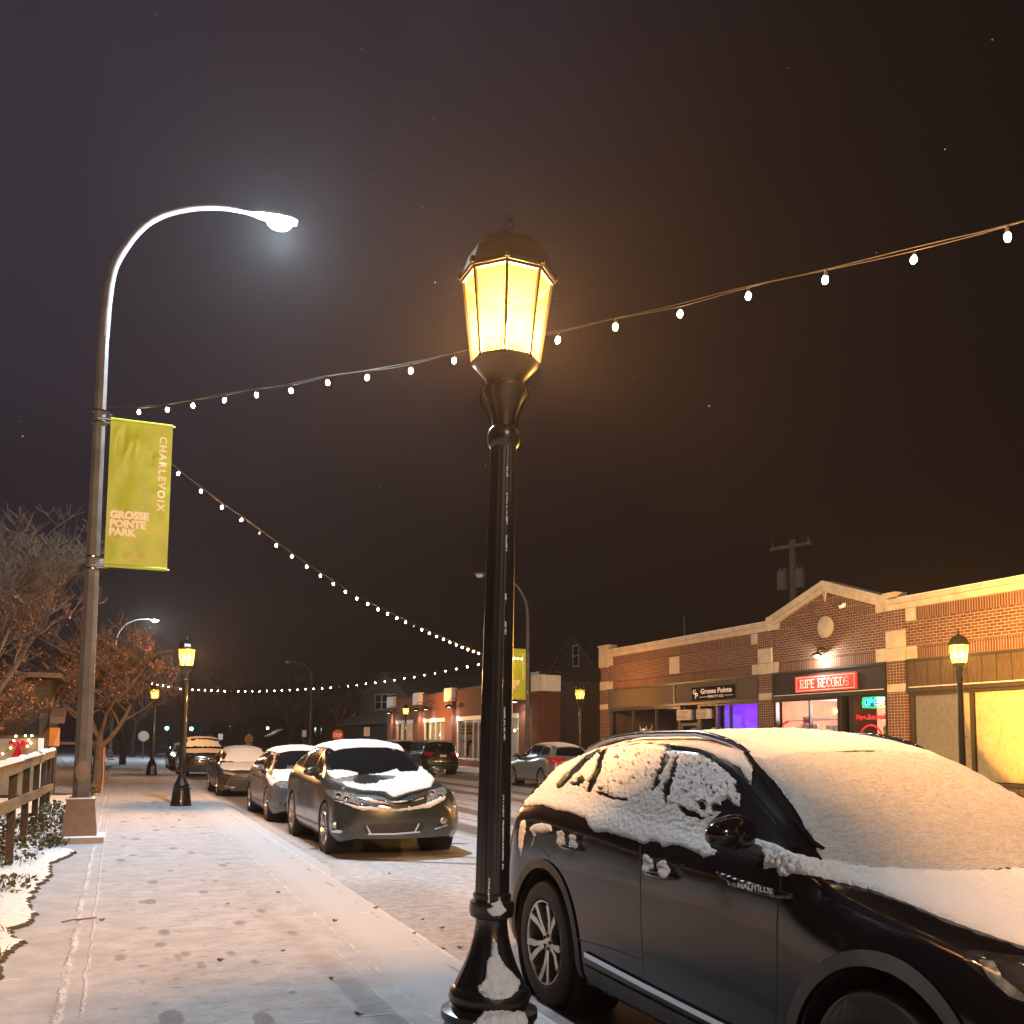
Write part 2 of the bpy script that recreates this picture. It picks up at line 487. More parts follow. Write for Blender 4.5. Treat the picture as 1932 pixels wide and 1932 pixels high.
        for i, (p, n) in enumerate(L):
            t = (L[min(i + 1, len(L) - 1)][0] - L[max(i - 1, 0)][0]).normalized(); sd = t.cross(n).normalized() * w / 2
            vs += [p - sd - n * (off + .004), p - sd + n * thick, p + sd + n * thick, p + sd - n * (off + .004)]
        fs = []
        for i in range(len(L) - 1):
            for k in range(3): fs.append((i * 4 + k, i * 4 + k + 1, i * 4 + 5 + k, i * 4 + 4 + k))
        m.add(vs, fs); o = m.build(name, mat, parent or s.root, local=True); return normals_out(o)

def smooth_poly(pts, n=3):
    """closed outline with its corners rounded off"""
    for _ in range(n):
        q = []
        for i in range(len(pts)):
            a, b = pts[i], pts[(i + 1) % len(pts)]
            q += [(a[0] * .75 + b[0] * .25, a[1] * .75 + b[1] * .25), (a[0] * .25 + b[0] * .75, a[1] * .25 + b[1] * .75)]
        pts = q
    return pts
def mirror_shell(o, car):
    """the same part on the other flank"""
    me = o.data.copy(); 
    for v in me.vertices: v.co.x = -v.co.x
    me.flip_normals(); q = bpy.data.objects.new(o.name.split('.')[0], me); COL.objects.link(q); q.parent = o.parent
    return q

MAT = {}
MAT['car_black'] = M('black_plastic', (.012, .012, .013), .55, var=.2)
MAT['tyre'] = M('tyre_rubber', (.022, .020, .019), .8, bump=.3, bs=60)
MAT['alloy'] = M('alloy_rim', (.55, .52, .50), .3, .9)
MAT['rim_dark'] = M('dark_rim', (.03, .03, .032), .35, .5)
MAT['chrome'] = M('chrome_trim', (.75, .75, .76), .12, 1., var=.03)
MAT['gloss'] = M('gloss_black', (.008, .008, .009), .08, coat=.6)
def glass_car():
    t = NT('dark_car_glass'); c = t.coord()
    return t.pbr((.006, .007, .009), t.math('MULTIPLY_ADD', t.noise(c, 5, 4), .12, .02), 0, None, .4, .6)
MAT['glass'] = glass_car()
MAT['snow'] = snow_mat('snow')
MAT['snow_car'] = snow_mat('powder_snow', (.82, .81, .80), 1., 170.)
def grain():
    t = NT('wind_grained_snow'); c = t.coord(); x, y, z = t.sep(c)
    v = t.comb(t.math('MULTIPLY', x, .42), y, t.math('MULTIPLY', z, 1.25)); a = t.noise(v, 115, 4, .7); b = t.noise(v, 40, 4, .65); f = t.noise(c, 200, 2, .6)
    k = t.mix(t.step(t.math('MULTIPLY_ADD', b, .45, t.math('MULTIPLY', a, .65)), .38, .68), (.60, .58, .56, 1), (.84, .83, .82, 1))
    return t.pbr(k, .85, 0, t.bump(t.math('ADD', t.math('MULTIPLY_ADD', b, 1.2, a), t.math('MULTIPLY', f, .3)), .03, 1.), 0, .2)
MAT['snow_grain'] = grain()
MAT['snow_thin'] = snow_mat('thin_snow', (.72, .71, .69), .7, 150.)
MAT['cladding'] = M('grey_arch_cladding', (.085, .078, .072), .7, bump=.1)
MAT['lens_red'] = M('red_lens', (.35, .012, .015), .12, coat=.5)
MAT['lamp_lens'] = M('headlamp_lens', (.38, .37, .34), .12, .5, var=.5, vs=25, coat=1.)
MAT['lamp_dark'] = M('dark_headlamp', (.05, .047, .045), .1, .5, var=.6, vs=18, coat=1.)
MAT['plate'] = M('number_plate', (.55, .58, .62), .5, var=.25, vs=30)

def suv_top(nose, tail, wb, h, hood=1.0, ws=.42, hdr=1.1, rear=.75, hatch=1.02):
    return [(nose, hood - .22), (nose + .12, hood - .10), (nose + .45, hood - .02), (0, hood + .03), (ws - .08, hood + .10), (ws, hood + .125), (hdr - .25, h - .15), (hdr, h - .045), (hdr + .4, h), (hdr + 1.2, h - .015), (tail - rear - .25, h - .075), (tail - rear * .72, h - .17), (tail - rear * .30, hatch + .14), (tail - .08, hatch), (tail, hatch - .07)]
def suv_belt(nose, tail, hood, b0, b1):
    return [(nose, hood - .32), (nose + .4, hood - .10), (0, hood - .05), (.45, b0), (1.6, (b0 + b1) / 2 - .01), (tail - 1.0, b1), (tail - .45, b1 - .04), (tail, b1 - .22)]
# ------------------------------------------------------------------ the cars
ROAD = -.12
def zoomer(x0, y0, k):
    f = 1932 / 4096
    return lambda pts: [((x0 + x * k) * f, (y0 + y * k) * f) for x, y in pts]
G = zoomer(2000, 2800, .56936); Hh = zoomer(2900, 2800, .67078); V_ = zoomer(1100, 2850, .3882); Fz = zoomer(900, 2850, .23287); Dz = zoomer(1500, 2600, .28463); Ez = zoomer(2020, 2520, .352)

def inpoly(p, poly):
    c = False; x, y = p
    for i in range(len(poly)):
        a, b = poly[i], poly[i - 1]
        if (a[1] > y) != (b[1] > y) and x < (b[0] - a[0]) * (y - a[1]) / (b[1] - a[1]) + a[0]: c = not c
    return c
def near_line(p, line, w):
    for a, b in zip(line[:-1], line[1:]):
        ax, ay = a; dx, dy = b[0] - ax, b[1] - ay
        t = min(1, max(0, ((p[0] - ax) * dx + (p[1] - ay) * dy) / (dx * dx + dy * dy)))
        if math.hypot(p[0] - ax - t * dx, p[1] - ay - t * dy) < w: return True
    return False

def side_windows(c, y0, y1, zf, zr, zt, posts, glass='glass', slope=.62, rslope=.75, inset=.0):
    """side glass between the pillars on both flanks: y0 front foot, y1 rear tip, zf / zr sill heights, zt top edge"""
    names = []
    yA = y0 + (zt - zf) * 1.0 / slope; yD = y1 - (zt - zr) * rslope
    def top(y):
        if y < yA: return zf + (y - y0) * slope
        if y > yD: return zt - (y - yD) / rslope
        return zt + .015 * math.sin(pi * (y - yA) / (yD - yA))
    def sill(y): return zf + (zr - zf) * (y - y0) / (y1 - y0)
    edges = [y0 + .06] + posts + [y1 - .02]
    for k in range(len(edges) - 1):
        a, b = edges[k] + (.028 if k else 0), edges[k + 1] - (.028 if k < len(edges) - 2 else 0)
        ys = [a + (b - a) * i / 14 for i in range(15)]
        poly = [(y, sill(y)) for y in ys] + [(y, max(sill(y) + .012, top(y))) for y in reversed(ys)]
        o = c.panel('window', MAT[glass], poly, 'left', .06, .003)
        if o: mirror_shell(o, c)
def gaps(c, lines, w=.007):
    for ln in lines:
        o = c.strip('door_gap', MAT['car_black'], ln, w, 'left', .0015, res=.08)
        if o: mirror_shell(o, c)
def handles(c, pts, mat):
    for y, z in pts:
        h = c.cast('left', y, z)
        m = MB(); x = h[0].x
        m.tube([(x + .01, y - .10, z), (x - .035, y - .085, z), (x - .042, y, z + .004), (x - .035, y + .085, z), (x + .01, y + .10, z)], [.013, .014, .015, .014, .013], 8)
        o = m.build('door_handle', mat, c.root, local=True); mirror_shell(o, c)
def mirrors(c, y, z, mat, reach=.17, size=1.):
    for sx in (-1, 1):
        h = c.cast('left', y, z - .02); x = -h[0].x
        m = MB()
        prof = []
        # shell: a squashed pod, blunt towards the rear
        n = 14; sg = 16; vs = []
        for i in range(n + 1):
            u = i / n; a = u * pi
            rx, rz, yy = .125 * math.sin(a) ** .6, .085 * math.sin(a) ** .6, -.075 * math.cos(a)
            for k in range(sg):
                w = 2 * pi * k / sg; cx, cz = math.cos(w), math.sin(w)
                vs.append((sx * (x + reach + size * rx * abs(cx) ** .8 * (1.1 if cx > 0 else -.95)), y + size * (yy - .015 * cx), z + .05 + size * rz * (1 - .38 * max(0, cx)) * abs(cz) ** .55 * (1 if cz > 0 else -.8)))
        fs = [(i * sg + k, i * sg + (k + 1) % sg, (i + 1) * sg + (k + 1) % sg, (i + 1) * sg + k) for i in range(n) for k in range(sg)]
        m.add(vs, fs, 0)
        m.tube([(sx * (x - .02), y + .01, z - .05), (sx * (x + reach * .5), y, z - .025), (sx * (x + reach * .8), y, z + .02)], [.05, .035, .03], 8, 1)
        o = m.build('mirror', [mat, MAT['car_black']], c.root, local=True); normals_out(o)
def sym(poly): return poly + [(-a, b) for a, b in reversed(poly)]

def front_face(c, grille=None, lights=None, intake=None, fog=None, blade=None, plate=False, lens='lamp_lens'):
    if grille:
        for g in grille: c.panel('grille', MAT['car_black'], sym(g), 'front', .06, .004)
    if lights:
        for sx in (-1, 1): c.panel('headlight', MAT[lens], [(sx * a, b) for a, b in lights], 'front', .04, .005)
    if intake: c.panel('lower_intake', MAT['car_black'], sym(intake), 'front', .06, .004)
    for sx in (-1, 1):
        if fog: c.panel('fog_light', MAT['lamp_dark'], [(sx * a, b) for a, b in fog], 'front', .04, .005)
        if blade: c.panel('bumper_trim', MAT['chrome'], [(sx * a, b) for a, b in blade], 'front', .04, .006)

# --- the near SUV --------------------------------------------------
MAT['near_paint'] = paint('near_black_paint', (.0065, .0045, .005), .0, .12, .30, .15, .4)
ntop = [(-.93, .72), (-.84, .83), (-.62, .93), (-.2, 1.01), (.15, 1.07), (.36, 1.12), (.75, 1.40), (1.05, 1.585), (1.32, 1.655), (1.7, 1.69), (2.2, 1.688), (2.7, 1.65), (3.0, 1.58), (3.25, 1.48), (3.46, 1.32), (3.64, 1.17), (3.75, 1.09), (3.80, 1.02)]
nbelt = [(-.93, .62), (-.6, .86), (-.2, .965), (.3, 1.09), (.6, 1.17), (1.5, 1.205), (2.4, 1.265), (2.95, 1.29), (3.3, 1.24), (3.62, 1.10), (3.80, .90)]
near = Car('parked_suv', 'black SUV coated in powder snow parked right behind the near street lamp', 'car', (3.467, 2.70, ROAD), nose=-.93, tail=3.80, wb=2.85, w=.967, top=ntop, belt=nbelt, wroof=.63, wbelt=.885, rwheel=.376, ds=.025, paintm=MAT['near_paint'], arch=1.20, bulge=.14, track=.845)
c = near
W1 = G([(505, 590), (610, 470), (700, 395), (735, 385), (690, 510), (630, 640), (560, 625)])
W2 = G([(755, 372), (850, 350), (1000, 340), (1170, 352), (1130, 470), (1070, 640), (1020, 740), (800, 700), (655, 660), (690, 560)])
W3 = G([(1262, 370), (1400, 380), (1500, 425), (1610, 505), (1700, 600), (1790, 700), (1950, 885), (2075, 1050), (1816, 985), (1500, 850), (1260, 770), (1175, 740), (1215, 600)])
for w_ in (W1, W2, W3):
    o = c.panel('window', MAT['glass'], w_, 'cam', 8, .002); mirror_shell(o, c)
ws = sym([(.60, 1.555), (.66, 1.45), (.76, 1.25), (.82, 1.13), (.5, 1.10), (.2, 1.095)])
c.panel('windscreen', MAT['glass'], [(-.60, 1.555), (-.3, 1.575), (.3, 1.575), (.60, 1.555), (.66, 1.45), (.76, 1.25), (.81, 1.14), (.4, 1.125), (-.4, 1.125), (-.81, 1.14), (-.76, 1.25), (-.66, 1.45)], 'front', .05, .003)
c.panel('rear_window', MAT['glass'], [(-.55, 1.50), (.55, 1.50), (.62, 1.20), (-.62, 1.20)], 'rear', .06, .003)
for sx in (-1, 1): c.panel('tail_light', MAT['lens_red'], [(sx * .30, 1.00), (sx * .80, 1.02), (sx * .84, .93), (sx * .30, .95)], 'rear', .05, .005)
# bright trim round the side glass, black pillar edges
o = c.strip('window_trim', MAT['chrome'], G([(428, 598), (520, 500), (610, 412), (690, 362), (760, 345), (850, 332), (1000, 318), (1100, 318), (1200, 332)]), .022, 'cam', .010, .004, res=5); mirror_shell(o, c)
o = c.strip('window_trim', MAT['gloss'], G([(1200, 332), (1300, 345), (1400, 362), (1500, 402), (1610, 480), (1710, 580), (1810, 690), (1960, 865), (2085, 1050)]), .020, 'cam', .008, .003, res=5); mirror_shell(o, c)
o = c.strip('pillar_trim', MAT['gloss'], G([(745, 365), (700, 510), (640, 640)]), .035, 'cam', .016, .005, res=5); mirror_shell(o, c)
o = c.strip('windscreen_trim', MAT['gloss'], Hh([(125, 325), (220, 440), (330, 590), (430, 740), (520, 860), (585, 905)]), .022, 'cam', .010, .006, res=5); mirror_shell(o, c)
for ln in (G([(985, 1020), (985, 1250), (990, 1600), (1010, 1925)]), Hh([(335, 1060), (312, 1300), (305, 1760), (300, 1930)]), G([(300, 1050), (345, 1100), (362, 1240)]), G([(505, 1670), (800, 1750), (1010, 1830)])):
    o = c.strip('door_gap', MAT['car_black'], ln, .008, 'cam', .001, res=5); mirror_shell(o, c)
def ring(yc, r0, r1, a0=-12, a1=192, n=40):
    A = [R(a0 + (a1 - a0) * i / n) for i in range(n + 1)]
    return [(yc + r1 * math.cos(a), .376 + r1 * math.sin(a)) for a in A] + [(yc + r0 * math.cos(a), .376 + r0 * math.sin(a)) for a in reversed(A)]
for yc in (0., 2.85):
    o = c.panel('arch_trim', MAT['cladding'], ring(yc, c.Ra + .002, c.Ra + .058), 'left', .035, .010); mirror_shell(o, c)
o = c.panel('sill_cladding', MAT['cladding'], [(.50, .25), (2.33, .25), (2.30, .36), (1.5, .345), (.52, .33)], 'left', .06, .008); mirror_shell(o, c)
o = c.strip('sill_trim', MAT['chrome'], [(2.26, .425), (1.6, .405), (.56, .385)], .028, 'left', .006, .010, res=.06); mirror_shell(o, c)
# handles, each with its two lumps of snow
for px, nm in (((508, 1035), 0), ((1135, 1228), 1)):
    h = c.cast('cam', *G([px])[0]); p = h[0]; m = MB()
    m.tube([p + Vector((.005, .105, .0)), p + Vector((-.035, .085, .0)), p + Vector((-.042, 0, .002)), p + Vector((-.035, -.085, .0)), p + Vector((.005, -.105, .0))], [.012, .014, .016, .014, .012], 10)
    hd = m.build('door_handle', MAT['gloss'], c.root, local=True)
    for dy, s_, hh in ((.078, .030, 1.6), (-.070, .030, 1.3)):
        m = MB()
        for k in range(9):
            m.ball(p + Vector((-.036 + random.uniform(-.012, .012), dy + random.uniform(-.022, .022), .02 + .045 * hh * k / 9)), s_ * (1 - .055 * k) * random.uniform(.8, 1.05), 10, 0, (.75, 1, .8))
        m.build('snow_lump', MAT['snow_car'], hd, local=True)
    mirror_shell(hd, c)
# badge spear with its letters
sp = G([(1500, 1190), (1560, 1212), (1700, 1262), (1900, 1318)]) + Hh([(330, 1128), (424, 1160), (395, 1190), (320, 1188), (150, 1148), (0, 1103)]) + G([(1600, 1275), (1535, 1240)])
o = c.panel('badge_spear', MAT['gloss'], sp, 'cam', 5, .012, rim=1); mirror_shell(o, c)
p0, p1 = (c.at('cam', *Hh([q])[0], .013) for q in ((92, 1118), (300, 1158)))
m = MB(); put_text(m, 'NAUTILUS', p0, (p1 - p0).normalized(), Vector((0, 0, 1)) - (p1 - p0).normalized() * (p1 - p0).normalized().z, (p1 - p0).length, .021, .0006, depth=.002)
m.build('badge_letters', MAT['alloy'], o, local=True, smooth=False)
mirrors(c, .74, 1.185, MAT['near_paint'], .155, .98)
# rails
for sx in (-1, 1):
    pts = []
    for i in range(17):
        u = i / 16; y = 1.22 + 1.85 * u; hgt = .052 * min(1, 4 * u, 4.5 * (1 - u)) ** .6
        q = c.cast('top', sx * .585, y)[0]; pts.append(q + Vector((0, 0, hgt + .004)))
    m = MB(); m.tube(pts, [.012] + [.019] * 15 + [.012], 10); m.build('roof_rail', MAT['chrome'], c.root, local=True)
# headlamps and the nose
hl = Hh([(1405, 1508), (1500, 1498), (1783, 1535), (1960, 1590), (1990, 1830), (1850, 1850), (1700, 1790), (1560, 1665), (1450, 1580)])
o = c.panel('headlight', MAT['lamp_dark'], hl, 'cam', 8, .004); mirror_shell(o, c)
q = c.panel('light_guide', MAT['lamp_lens'], Hh([(1520, 1560), (1600, 1570), (1660, 1660), (1783, 1760), (1850, 1830), (1700, 1770), (1580, 1660)]), 'cam', 8, .009, parent=o)
front_face(c, grille=[[(0, .86), (.50, .84), (.46, .62), (0, .58)]], intake=[(0, .42), (.62, .42), (.55, .30), (0, .30)])
# snow: flank, roof, screen, bonnet, ledge under the screen pillar
flank = G([(160, 745), (178, 705), (250, 635), (330, 555), (420, 445), (500, 358), (600, 300), (700, 264), (860, 234), (1100, 218), (1250, 218), (1400, 232), (1550, 268), (1650, 320), (1730, 400), (1775, 470), (1765, 600), (1735, 560), (1690, 480), (1600, 440), (1500, 395), (1400, 352), (1260, 340), (1215, 352),
           (1262, 378), (1400, 385), (1500, 432), (1600, 505), (1680, 590), (1690, 680), (1688, 752), (1655, 742), (1600, 695), (1555, 715), (1560, 790), (1500, 838), (1452, 900), (1440, 935), (1450, 990), (1490, 1040), (1530, 1062), (1500, 1088), (1440, 1108), (1380, 1072), (1300, 1036), (1230, 1018), (1150, 1036), (1120, 998), (1050, 998), (1010, 1012), (960, 990), (860, 960), (750, 928), (680, 932), (640, 900), (600, 832), (480, 788), (400, 772), (300, 738)])
holes = [G(q) for q in ([(706, 372), (752, 372), (712, 520), (648, 645), (618, 645), (640, 560)], [(1170, 348), (1218, 355), (1165, 500), (1125, 560), (1140, 600), (1065, 658), (1082, 590), (1130, 470)], [(1240, 360), (1272, 365), (1245, 480), (1205, 640), (1172, 752), (1148, 600), (1185, 570), (1222, 450)],
                        [(488, 592), (545, 560), (592, 532), (602, 560), (575, 600), (540, 612)], [(680, 655), (735, 650), (800, 680), (860, 690), (905, 690), (880, 716), (780, 694)], [(1252, 735), (1300, 762), (1400, 800), (1462, 830), (1440, 852), (1340, 818), (1285, 792)], [(1388, 708), (1436, 722), (1462, 780), (1410, 772)], [(1640, 600), (1700, 560), (1700, 640), (1670, 660)], [(1480, 740), (1560, 745), (1560, 790), (1510, 790)])]
trimline = G([(640, 390), (690, 364), (760, 348)]); dline = G([(425, 605), (520, 505), (645, 388)]); topline = G([(760, 346), (850, 333), (1000, 320), (1100, 318), (1200, 334), (1270, 345)])
def cutn(x, y):
    p = Vector((x * .11, y * .11, 0)); x2 = x + 4.5 * noise.noise(p) + 2 * noise.noise(p * 3.1); y2 = y + 4.5 * noise.noise(p + Vector((9, 3, 1))) + 2 * noise.noise(p * 3.1 + Vector((1, 7, 2)))
    if any(inpoly((x2, y2), h) for h in holes): return True
    if near_line((x, y), dline, 6.5) or near_line((x, y), trimline, 4.5): return True
    if noise.noise(Vector((x * .17, y * .22, 7))) > .44 and any(inpoly((x, y), q) for q in (W1, W2, W3)): return True
    return near_line((x, y2), topline, 3.4) and noise.noise(Vector((x * .07, 2, 3))) > -.5
c.panel('side_snow', MAT['snow_car'], flank, 'cam', 2.6, .003, .016, 2.4, 55, cutn, rim=10, seed=3)
lumps = [G(q) for q in ([(225, 880), (290, 862), (360, 880), (368, 920), (300, 938), (260, 930), (235, 1000), (222, 1030), (240, 960), (212, 905)], [(150, 850), (180, 842), (182, 900), (168, 1000), (150, 1100), (132, 1000), (140, 900)])]
for q in lumps: c.panel('side_snow', MAT['snow_car'], q, 'cam', 2.6, .003, .020, 1.6, 55, rim=8, seed=4)
roof = [(-.60, 1.10), (-.3, 1.06), (.3, 1.06), (.60, 1.10), (.645, 1.6), (.645, 2.7), (.60, 3.2), (.66, 3.55), (-.66, 3.55), (-.60, 3.2), (-.645, 2.7), (-.645, 1.6)]
c.panel('roof_snow', MAT['snow_car'], roof, 'top', .018, .004, .015, .006, 20, rim=.05)
c.panel('windscreen_snow', MAT['snow_grain'], [(-.615, 1.553), (-.3, 1.585), (.3, 1.585), (.615, 1.553), (.665, 1.45), (.765, 1.25), (.815, 1.145), (.4, 1.10), (-.4, 1.10), (-.80, 1.14), (-.76, 1.25), (-.655, 1.45)], 'front', .014, .003, .013, .004, 45, rim=.02)
edge = [c.cast('cam', *q)[0] for q in Hh([(590, 1010), (700, 1080), (900, 1140), (1100, 1215), (1250, 1280), (1500, 1375), (1783, 1470), (2000, 1560)])]
E_ = [(e.x, e.y) for e in edge]
hood = [(-.3, .30), (-.74, .44)] + E_ + [(-.55, -.93), (0, -1.0)]
hood = [(0, .27)] + hood[0:2] + E_ + [(-.60, -.93), (0, -1.02)]
hood = hood + [(-a, b) for a, b in reversed(hood[1:-1])]
c.panel('bonnet_snow', MAT['snow_car'], hood, 'top', .018, .004, .022, .008, 22, rim=.05)
ledge = Hh([(140, 850), (200, 832), (300, 862), (420, 925), (560, 958), (700, 972), (900, 1050), (1000, 1120), (900, 1142), (700, 1095), (520, 1050), (400, 1035), (370, 1052), (330, 1052), (310, 1000), (230, 1012), (250, 950), (190, 890)])
c.panel('side_snow', MAT['snow_car'], ledge, 'cam', 2.6, .004, .024, 1.8, 50, rim=9, seed=8)

# --- grey-green crossover ------------------------------------------
MAT['grey_paint'] = paint('grey_green_paint', (.045, .056, .052), .5, .27, .4)
nose, tail, wb = -.90, 3.72, 2.775
vt = [(-.90, .74), (-.82, .84), (-.6, .93), (-.2, 1.01), (.15, 1.05), (.36, 1.09), (.8, 1.36), (1.12, 1.53), (1.4, 1.595), (1.9, 1.61), (2.5, 1.58), (2.95, 1.50), (3.2, 1.42), (3.5, 1.2), (3.66, 1.06), (3.72, .98)]
vb = [(-.90, .64), (-.5, .88), (0, .97), (.5, 1.06), (1.6, 1.11), (2.7, 1.17), (3.2, 1.14), (3.5, 1.0), (3.72, .82)]
ven = Car('parked_crossover', 'grey green crossover with snow on bonnet and roof and a clear windscreen', 'car', (3.735, 13.95, ROAD), nose=nose, tail=tail, wb=wb, w=.935, top=vt, belt=vb, wroof=.60, rwheel=.36, ds=.035, paintm=MAT['grey_paint'], bulge=.20, lean=.10, group='cars parked along the near kerb', wbelt=.88)
c = ven
side_windows(c, .55, 3.28, 1.10, 1.20, 1.47, [1.42, 2.42])
gaps(c, [[(.50, 1.0), (.42, .6), (.45, .3)], [(1.40, 1.08), (1.42, .6), (1.44, .28)], [(2.32, 1.12), (2.30, .85), (2.2, .7)]])
handles(c, [(1.28, .93), (2.18, .96)], MAT['grey_paint']); mirrors(c, .66, 1.09, MAT['grey_paint'], .15)
c.panel('windscreen', MAT['glass'], V_([(540, 385), (900, 362), (1330, 362), (1425, 440), (1505, 560), (1480, 612), (1200, 622), (870, 640), (518, 612), (528, 480)]), 'cam', 6, .004)
for q in ([(522, 797), (600, 800), (820, 840), (885, 945), (870, 962), (780, 925), (600, 888), (545, 850)], [(1757, 758), (1768, 830), (1700, 900), (1580, 942), (1552, 935), (1590, 810), (1680, 778)]):
    o = c.panel('headlight', MAT['lamp_lens'], V_(q), 'cam', 4, .005)
    cx = sum(a for a, b in q) / len(q); cy = sum(b for a, b in q) / len(q)
    for dx, dy in ((-45, -12), (35, 22)):
        p = c.at('cam', *V_([(cx + dx, cy + dy)])[0], .008)
        if p:
            m = MB(); m.lathe([(.052, 0), (.052, .012), (.042, .008), (.03, .02), (0, .026)], 18, T=Matrix.Translation(p) @ Matrix.Rotation(pi / 2, 4, 'X')); m.build('lamp_reflector', MAT['chrome'], o, local=True)
for q in ([(845, 850), (1050, 862), (1150, 895), (1230, 915), (1300, 905), (1380, 865), (1560, 830), (1545, 865), (1400, 905), (1290, 928), (1200, 928), (1050, 892), (870, 882)], [(880, 915), (1050, 932), (1220, 960), (1350, 942), (1545, 900), (1530, 928), (1350, 972), (1220, 988), (1050, 962), (895, 947)]):
    c.panel('grille', MAT['car_black'], V_(q), 'cam', 4, .005)
for q, w_ in (([(815, 833), (1050, 843), (1130, 868), (1200, 896), (1270, 898), (1335, 872), (1430, 838), (1575, 815)], .022), ([(850, 888), (1050, 908), (1200, 940), (1290, 942), (1400, 918), (1565, 862)], .018), ([(880, 950), (1100, 970), (1220, 992), (1350, 978), (1555, 935)], .014)):
    c.strip('grille_bar', MAT['chrome'], V_(q), w_, 'cam', .010, .008, res=5)
o = c.panel('lower_intake', MAT['car_black'], V_([(905, 1158), (1530, 1130), (1548, 1150), (1492, 1232), (960, 1258), (930, 1235)]), 'cam', 5, .004)
for q in ([(945, 1165), (985, 1245)], [(1482, 1140), (1440, 1225)], [(958, 1252), (1220, 1250), (1492, 1228)]): c.strip('intake_trim', MAT['chrome'], V_(q), .022, 'cam', .009, .006, parent=o, res=5)
for q, lc, bl in (([(590, 1120), (650, 1112), (725, 1205), (590, 1208)], (626, 1160), [(578, 1222), (640, 1206), (735, 1225), (700, 1243), (600, 1238)]), ([(1690, 1135), (1762, 1075), (1765, 1150), (1680, 1172)], (1730, 1114), [(1638, 1195), (1772, 1150), (1772, 1168), (1650, 1206)])):
    o = c.panel('fog_light', MAT['car_black'], V_(q), 'cam', 4, .004)
    p = c.at('cam', *V_([lc])[0], .006); m = MB(); m.lathe([(.050, 0), (.050, .02), (.042, .012), (.02, .02), (0, .022)], 18, T=Matrix.Translation(p) @ Matrix.Rotation(pi / 2, 4, 'X')); m.build('fog_lens', MAT['lamp_lens'], o, local=True)
    c.panel('bumper_trim', MAT['chrome'], V_(bl), 'cam', 4, .007)
for q, th, sd in (([(528, 602), (640, 588), (760, 600), (862, 625), (850, 645), (700, 668), (620, 690), (545, 640)], .03, 1),
               ([(960, 640), (1130, 622), (1215, 590), (1250, 580), (1290, 612), (1470, 605), (1490, 545), (1560, 570), (1620, 620), (1642, 700), (1600, 772), (1400, 812), (1290, 852), (1230, 872), (1180, 852), (1130, 812), (900, 802), (740, 765), (685, 720), (800, 712), (880, 740), (1040, 732), (1070, 702), (1220, 690), (1250, 655), (1100, 650)], .03, 2),
               ([(585, 890), (700, 922), (860, 967), (1000, 967), (1220, 1000), (1400, 972), (1560, 937), (1690, 882), (1762, 855), (1745, 900), (1600, 978), (1420, 1002), (1250, 1018), (1050, 1008), (900, 1008), (840, 992), (740, 952), (640, 918)], .03, 3),
               ([(860, 890), (1000, 903), (1200, 918), (1400, 905), (1545, 868), (1530, 890), (1380, 927), (1220, 948), (1000, 928)], .025, 4)):
    c.panel('snow_patch', MAT['snow_car'], V_(q), 'cam', 2.0, .004, th, 1.6, 30, rim=6, seed=sd)
ROOFS = lambda y0, y1, hw: [(-hw + .04, y0), (0, y0 - .04), (hw - .04, y0), (hw, y0 + .4), (hw, y1 - .4), (hw - .06, y1), (-hw + .06, y1), (-hw, y1 - .4), (-hw, y0 + .4)]
c.panel('roof_snow', MAT['snow_car'], ROOFS(1.10, 3.15, .62), 'top', .05, .004, .035, .01, 9, rim=.12)

# --- silver hatchback ----------------------------------------------
MAT['silver_paint'] = paint('silver_paint', (.17, .17, .17), .6, .3, .4)
ht = [(-.85, .66), (-.77, .76), (-.5, .85), (-.1, .93), (.2, .98), (.4, 1.03), (.8, 1.27), (1.1, 1.41), (1.4, 1.465), (1.9, 1.48), (2.4, 1.45), (2.8, 1.37), (3.0, 1.30), (3.25, 1.06), (3.4, .96), (3.45, .90)]
hb = [(-.85, .57), (-.5, .80), (0, .89), (.5, .96), (1.6, 1.0), (2.6, 1.05), (3.1, 1.0), (3.45, .78)]
foc = Car('parked_hatchback', 'silver hatchback with snow on its bonnet and wing, half hidden behind the grey green crossover', 'car', (3.72, 19.85, ROAD), nose=-.85, tail=3.45, wb=2.65, w=.91, top=ht, belt=hb, wroof=.57, rwheel=.325, ds=.06, bot=.17, paintm=MAT['silver_paint'], bulge=.18, group='cars parked along the near kerb')
c = foc
side_windows(c, .50, 3.05, .99, 1.07, 1.35, [1.40, 2.35]); gaps(c, [[(.42, .9), (.4, .3)], [(1.38, .98), (1.40, .26)], [(2.28, .98), (2.15, .65)]])
handles(c, [(1.25, .86), (2.12, .88)], MAT['silver_paint']); mirrors(c, .62, .98, MAT['silver_paint'], .15)
c.panel('windscreen', MAT['glass'], [(-.53, 1.37), (0, 1.39), (.53, 1.37), (.62, 1.2), (.70, 1.02), (.3, .99), (-.3, .99), (-.70, 1.02), (-.62, 1.2)], 'front', .07, .004)
front_face(c, grille=[[(0, .72), (.26, .71), (.24, .665), (0, .66)], [(0, .60), (.44, .58), (.34, .38), (0, .36)]], lights=[(.40, .70), (.55, .665), (.72, .68), (.80, .74), (.78, .80), (.66, .79), (.5, .75)], fog=[(.50, .40), (.76, .42), (.76, .34), (.54, .33)])
c.panel('roof_snow', MAT['snow_car'], ROOFS(1.06, 2.95, .59), 'top', .07, .004, .035, .01, 9, rim=.12)
c.panel('bonnet_snow', MAT['snow_car'], [(-.72, .40), (-.2, .30), (.2, .30), (.72, .40), (.80, 0), (.74, -.45), (.5, -.68), (0, -.80), (-.5, -.70), (-.78, -.45), (-.82, 0)], 'top', .05, .004, .03, .03, 9, rim=.10, seed=6)
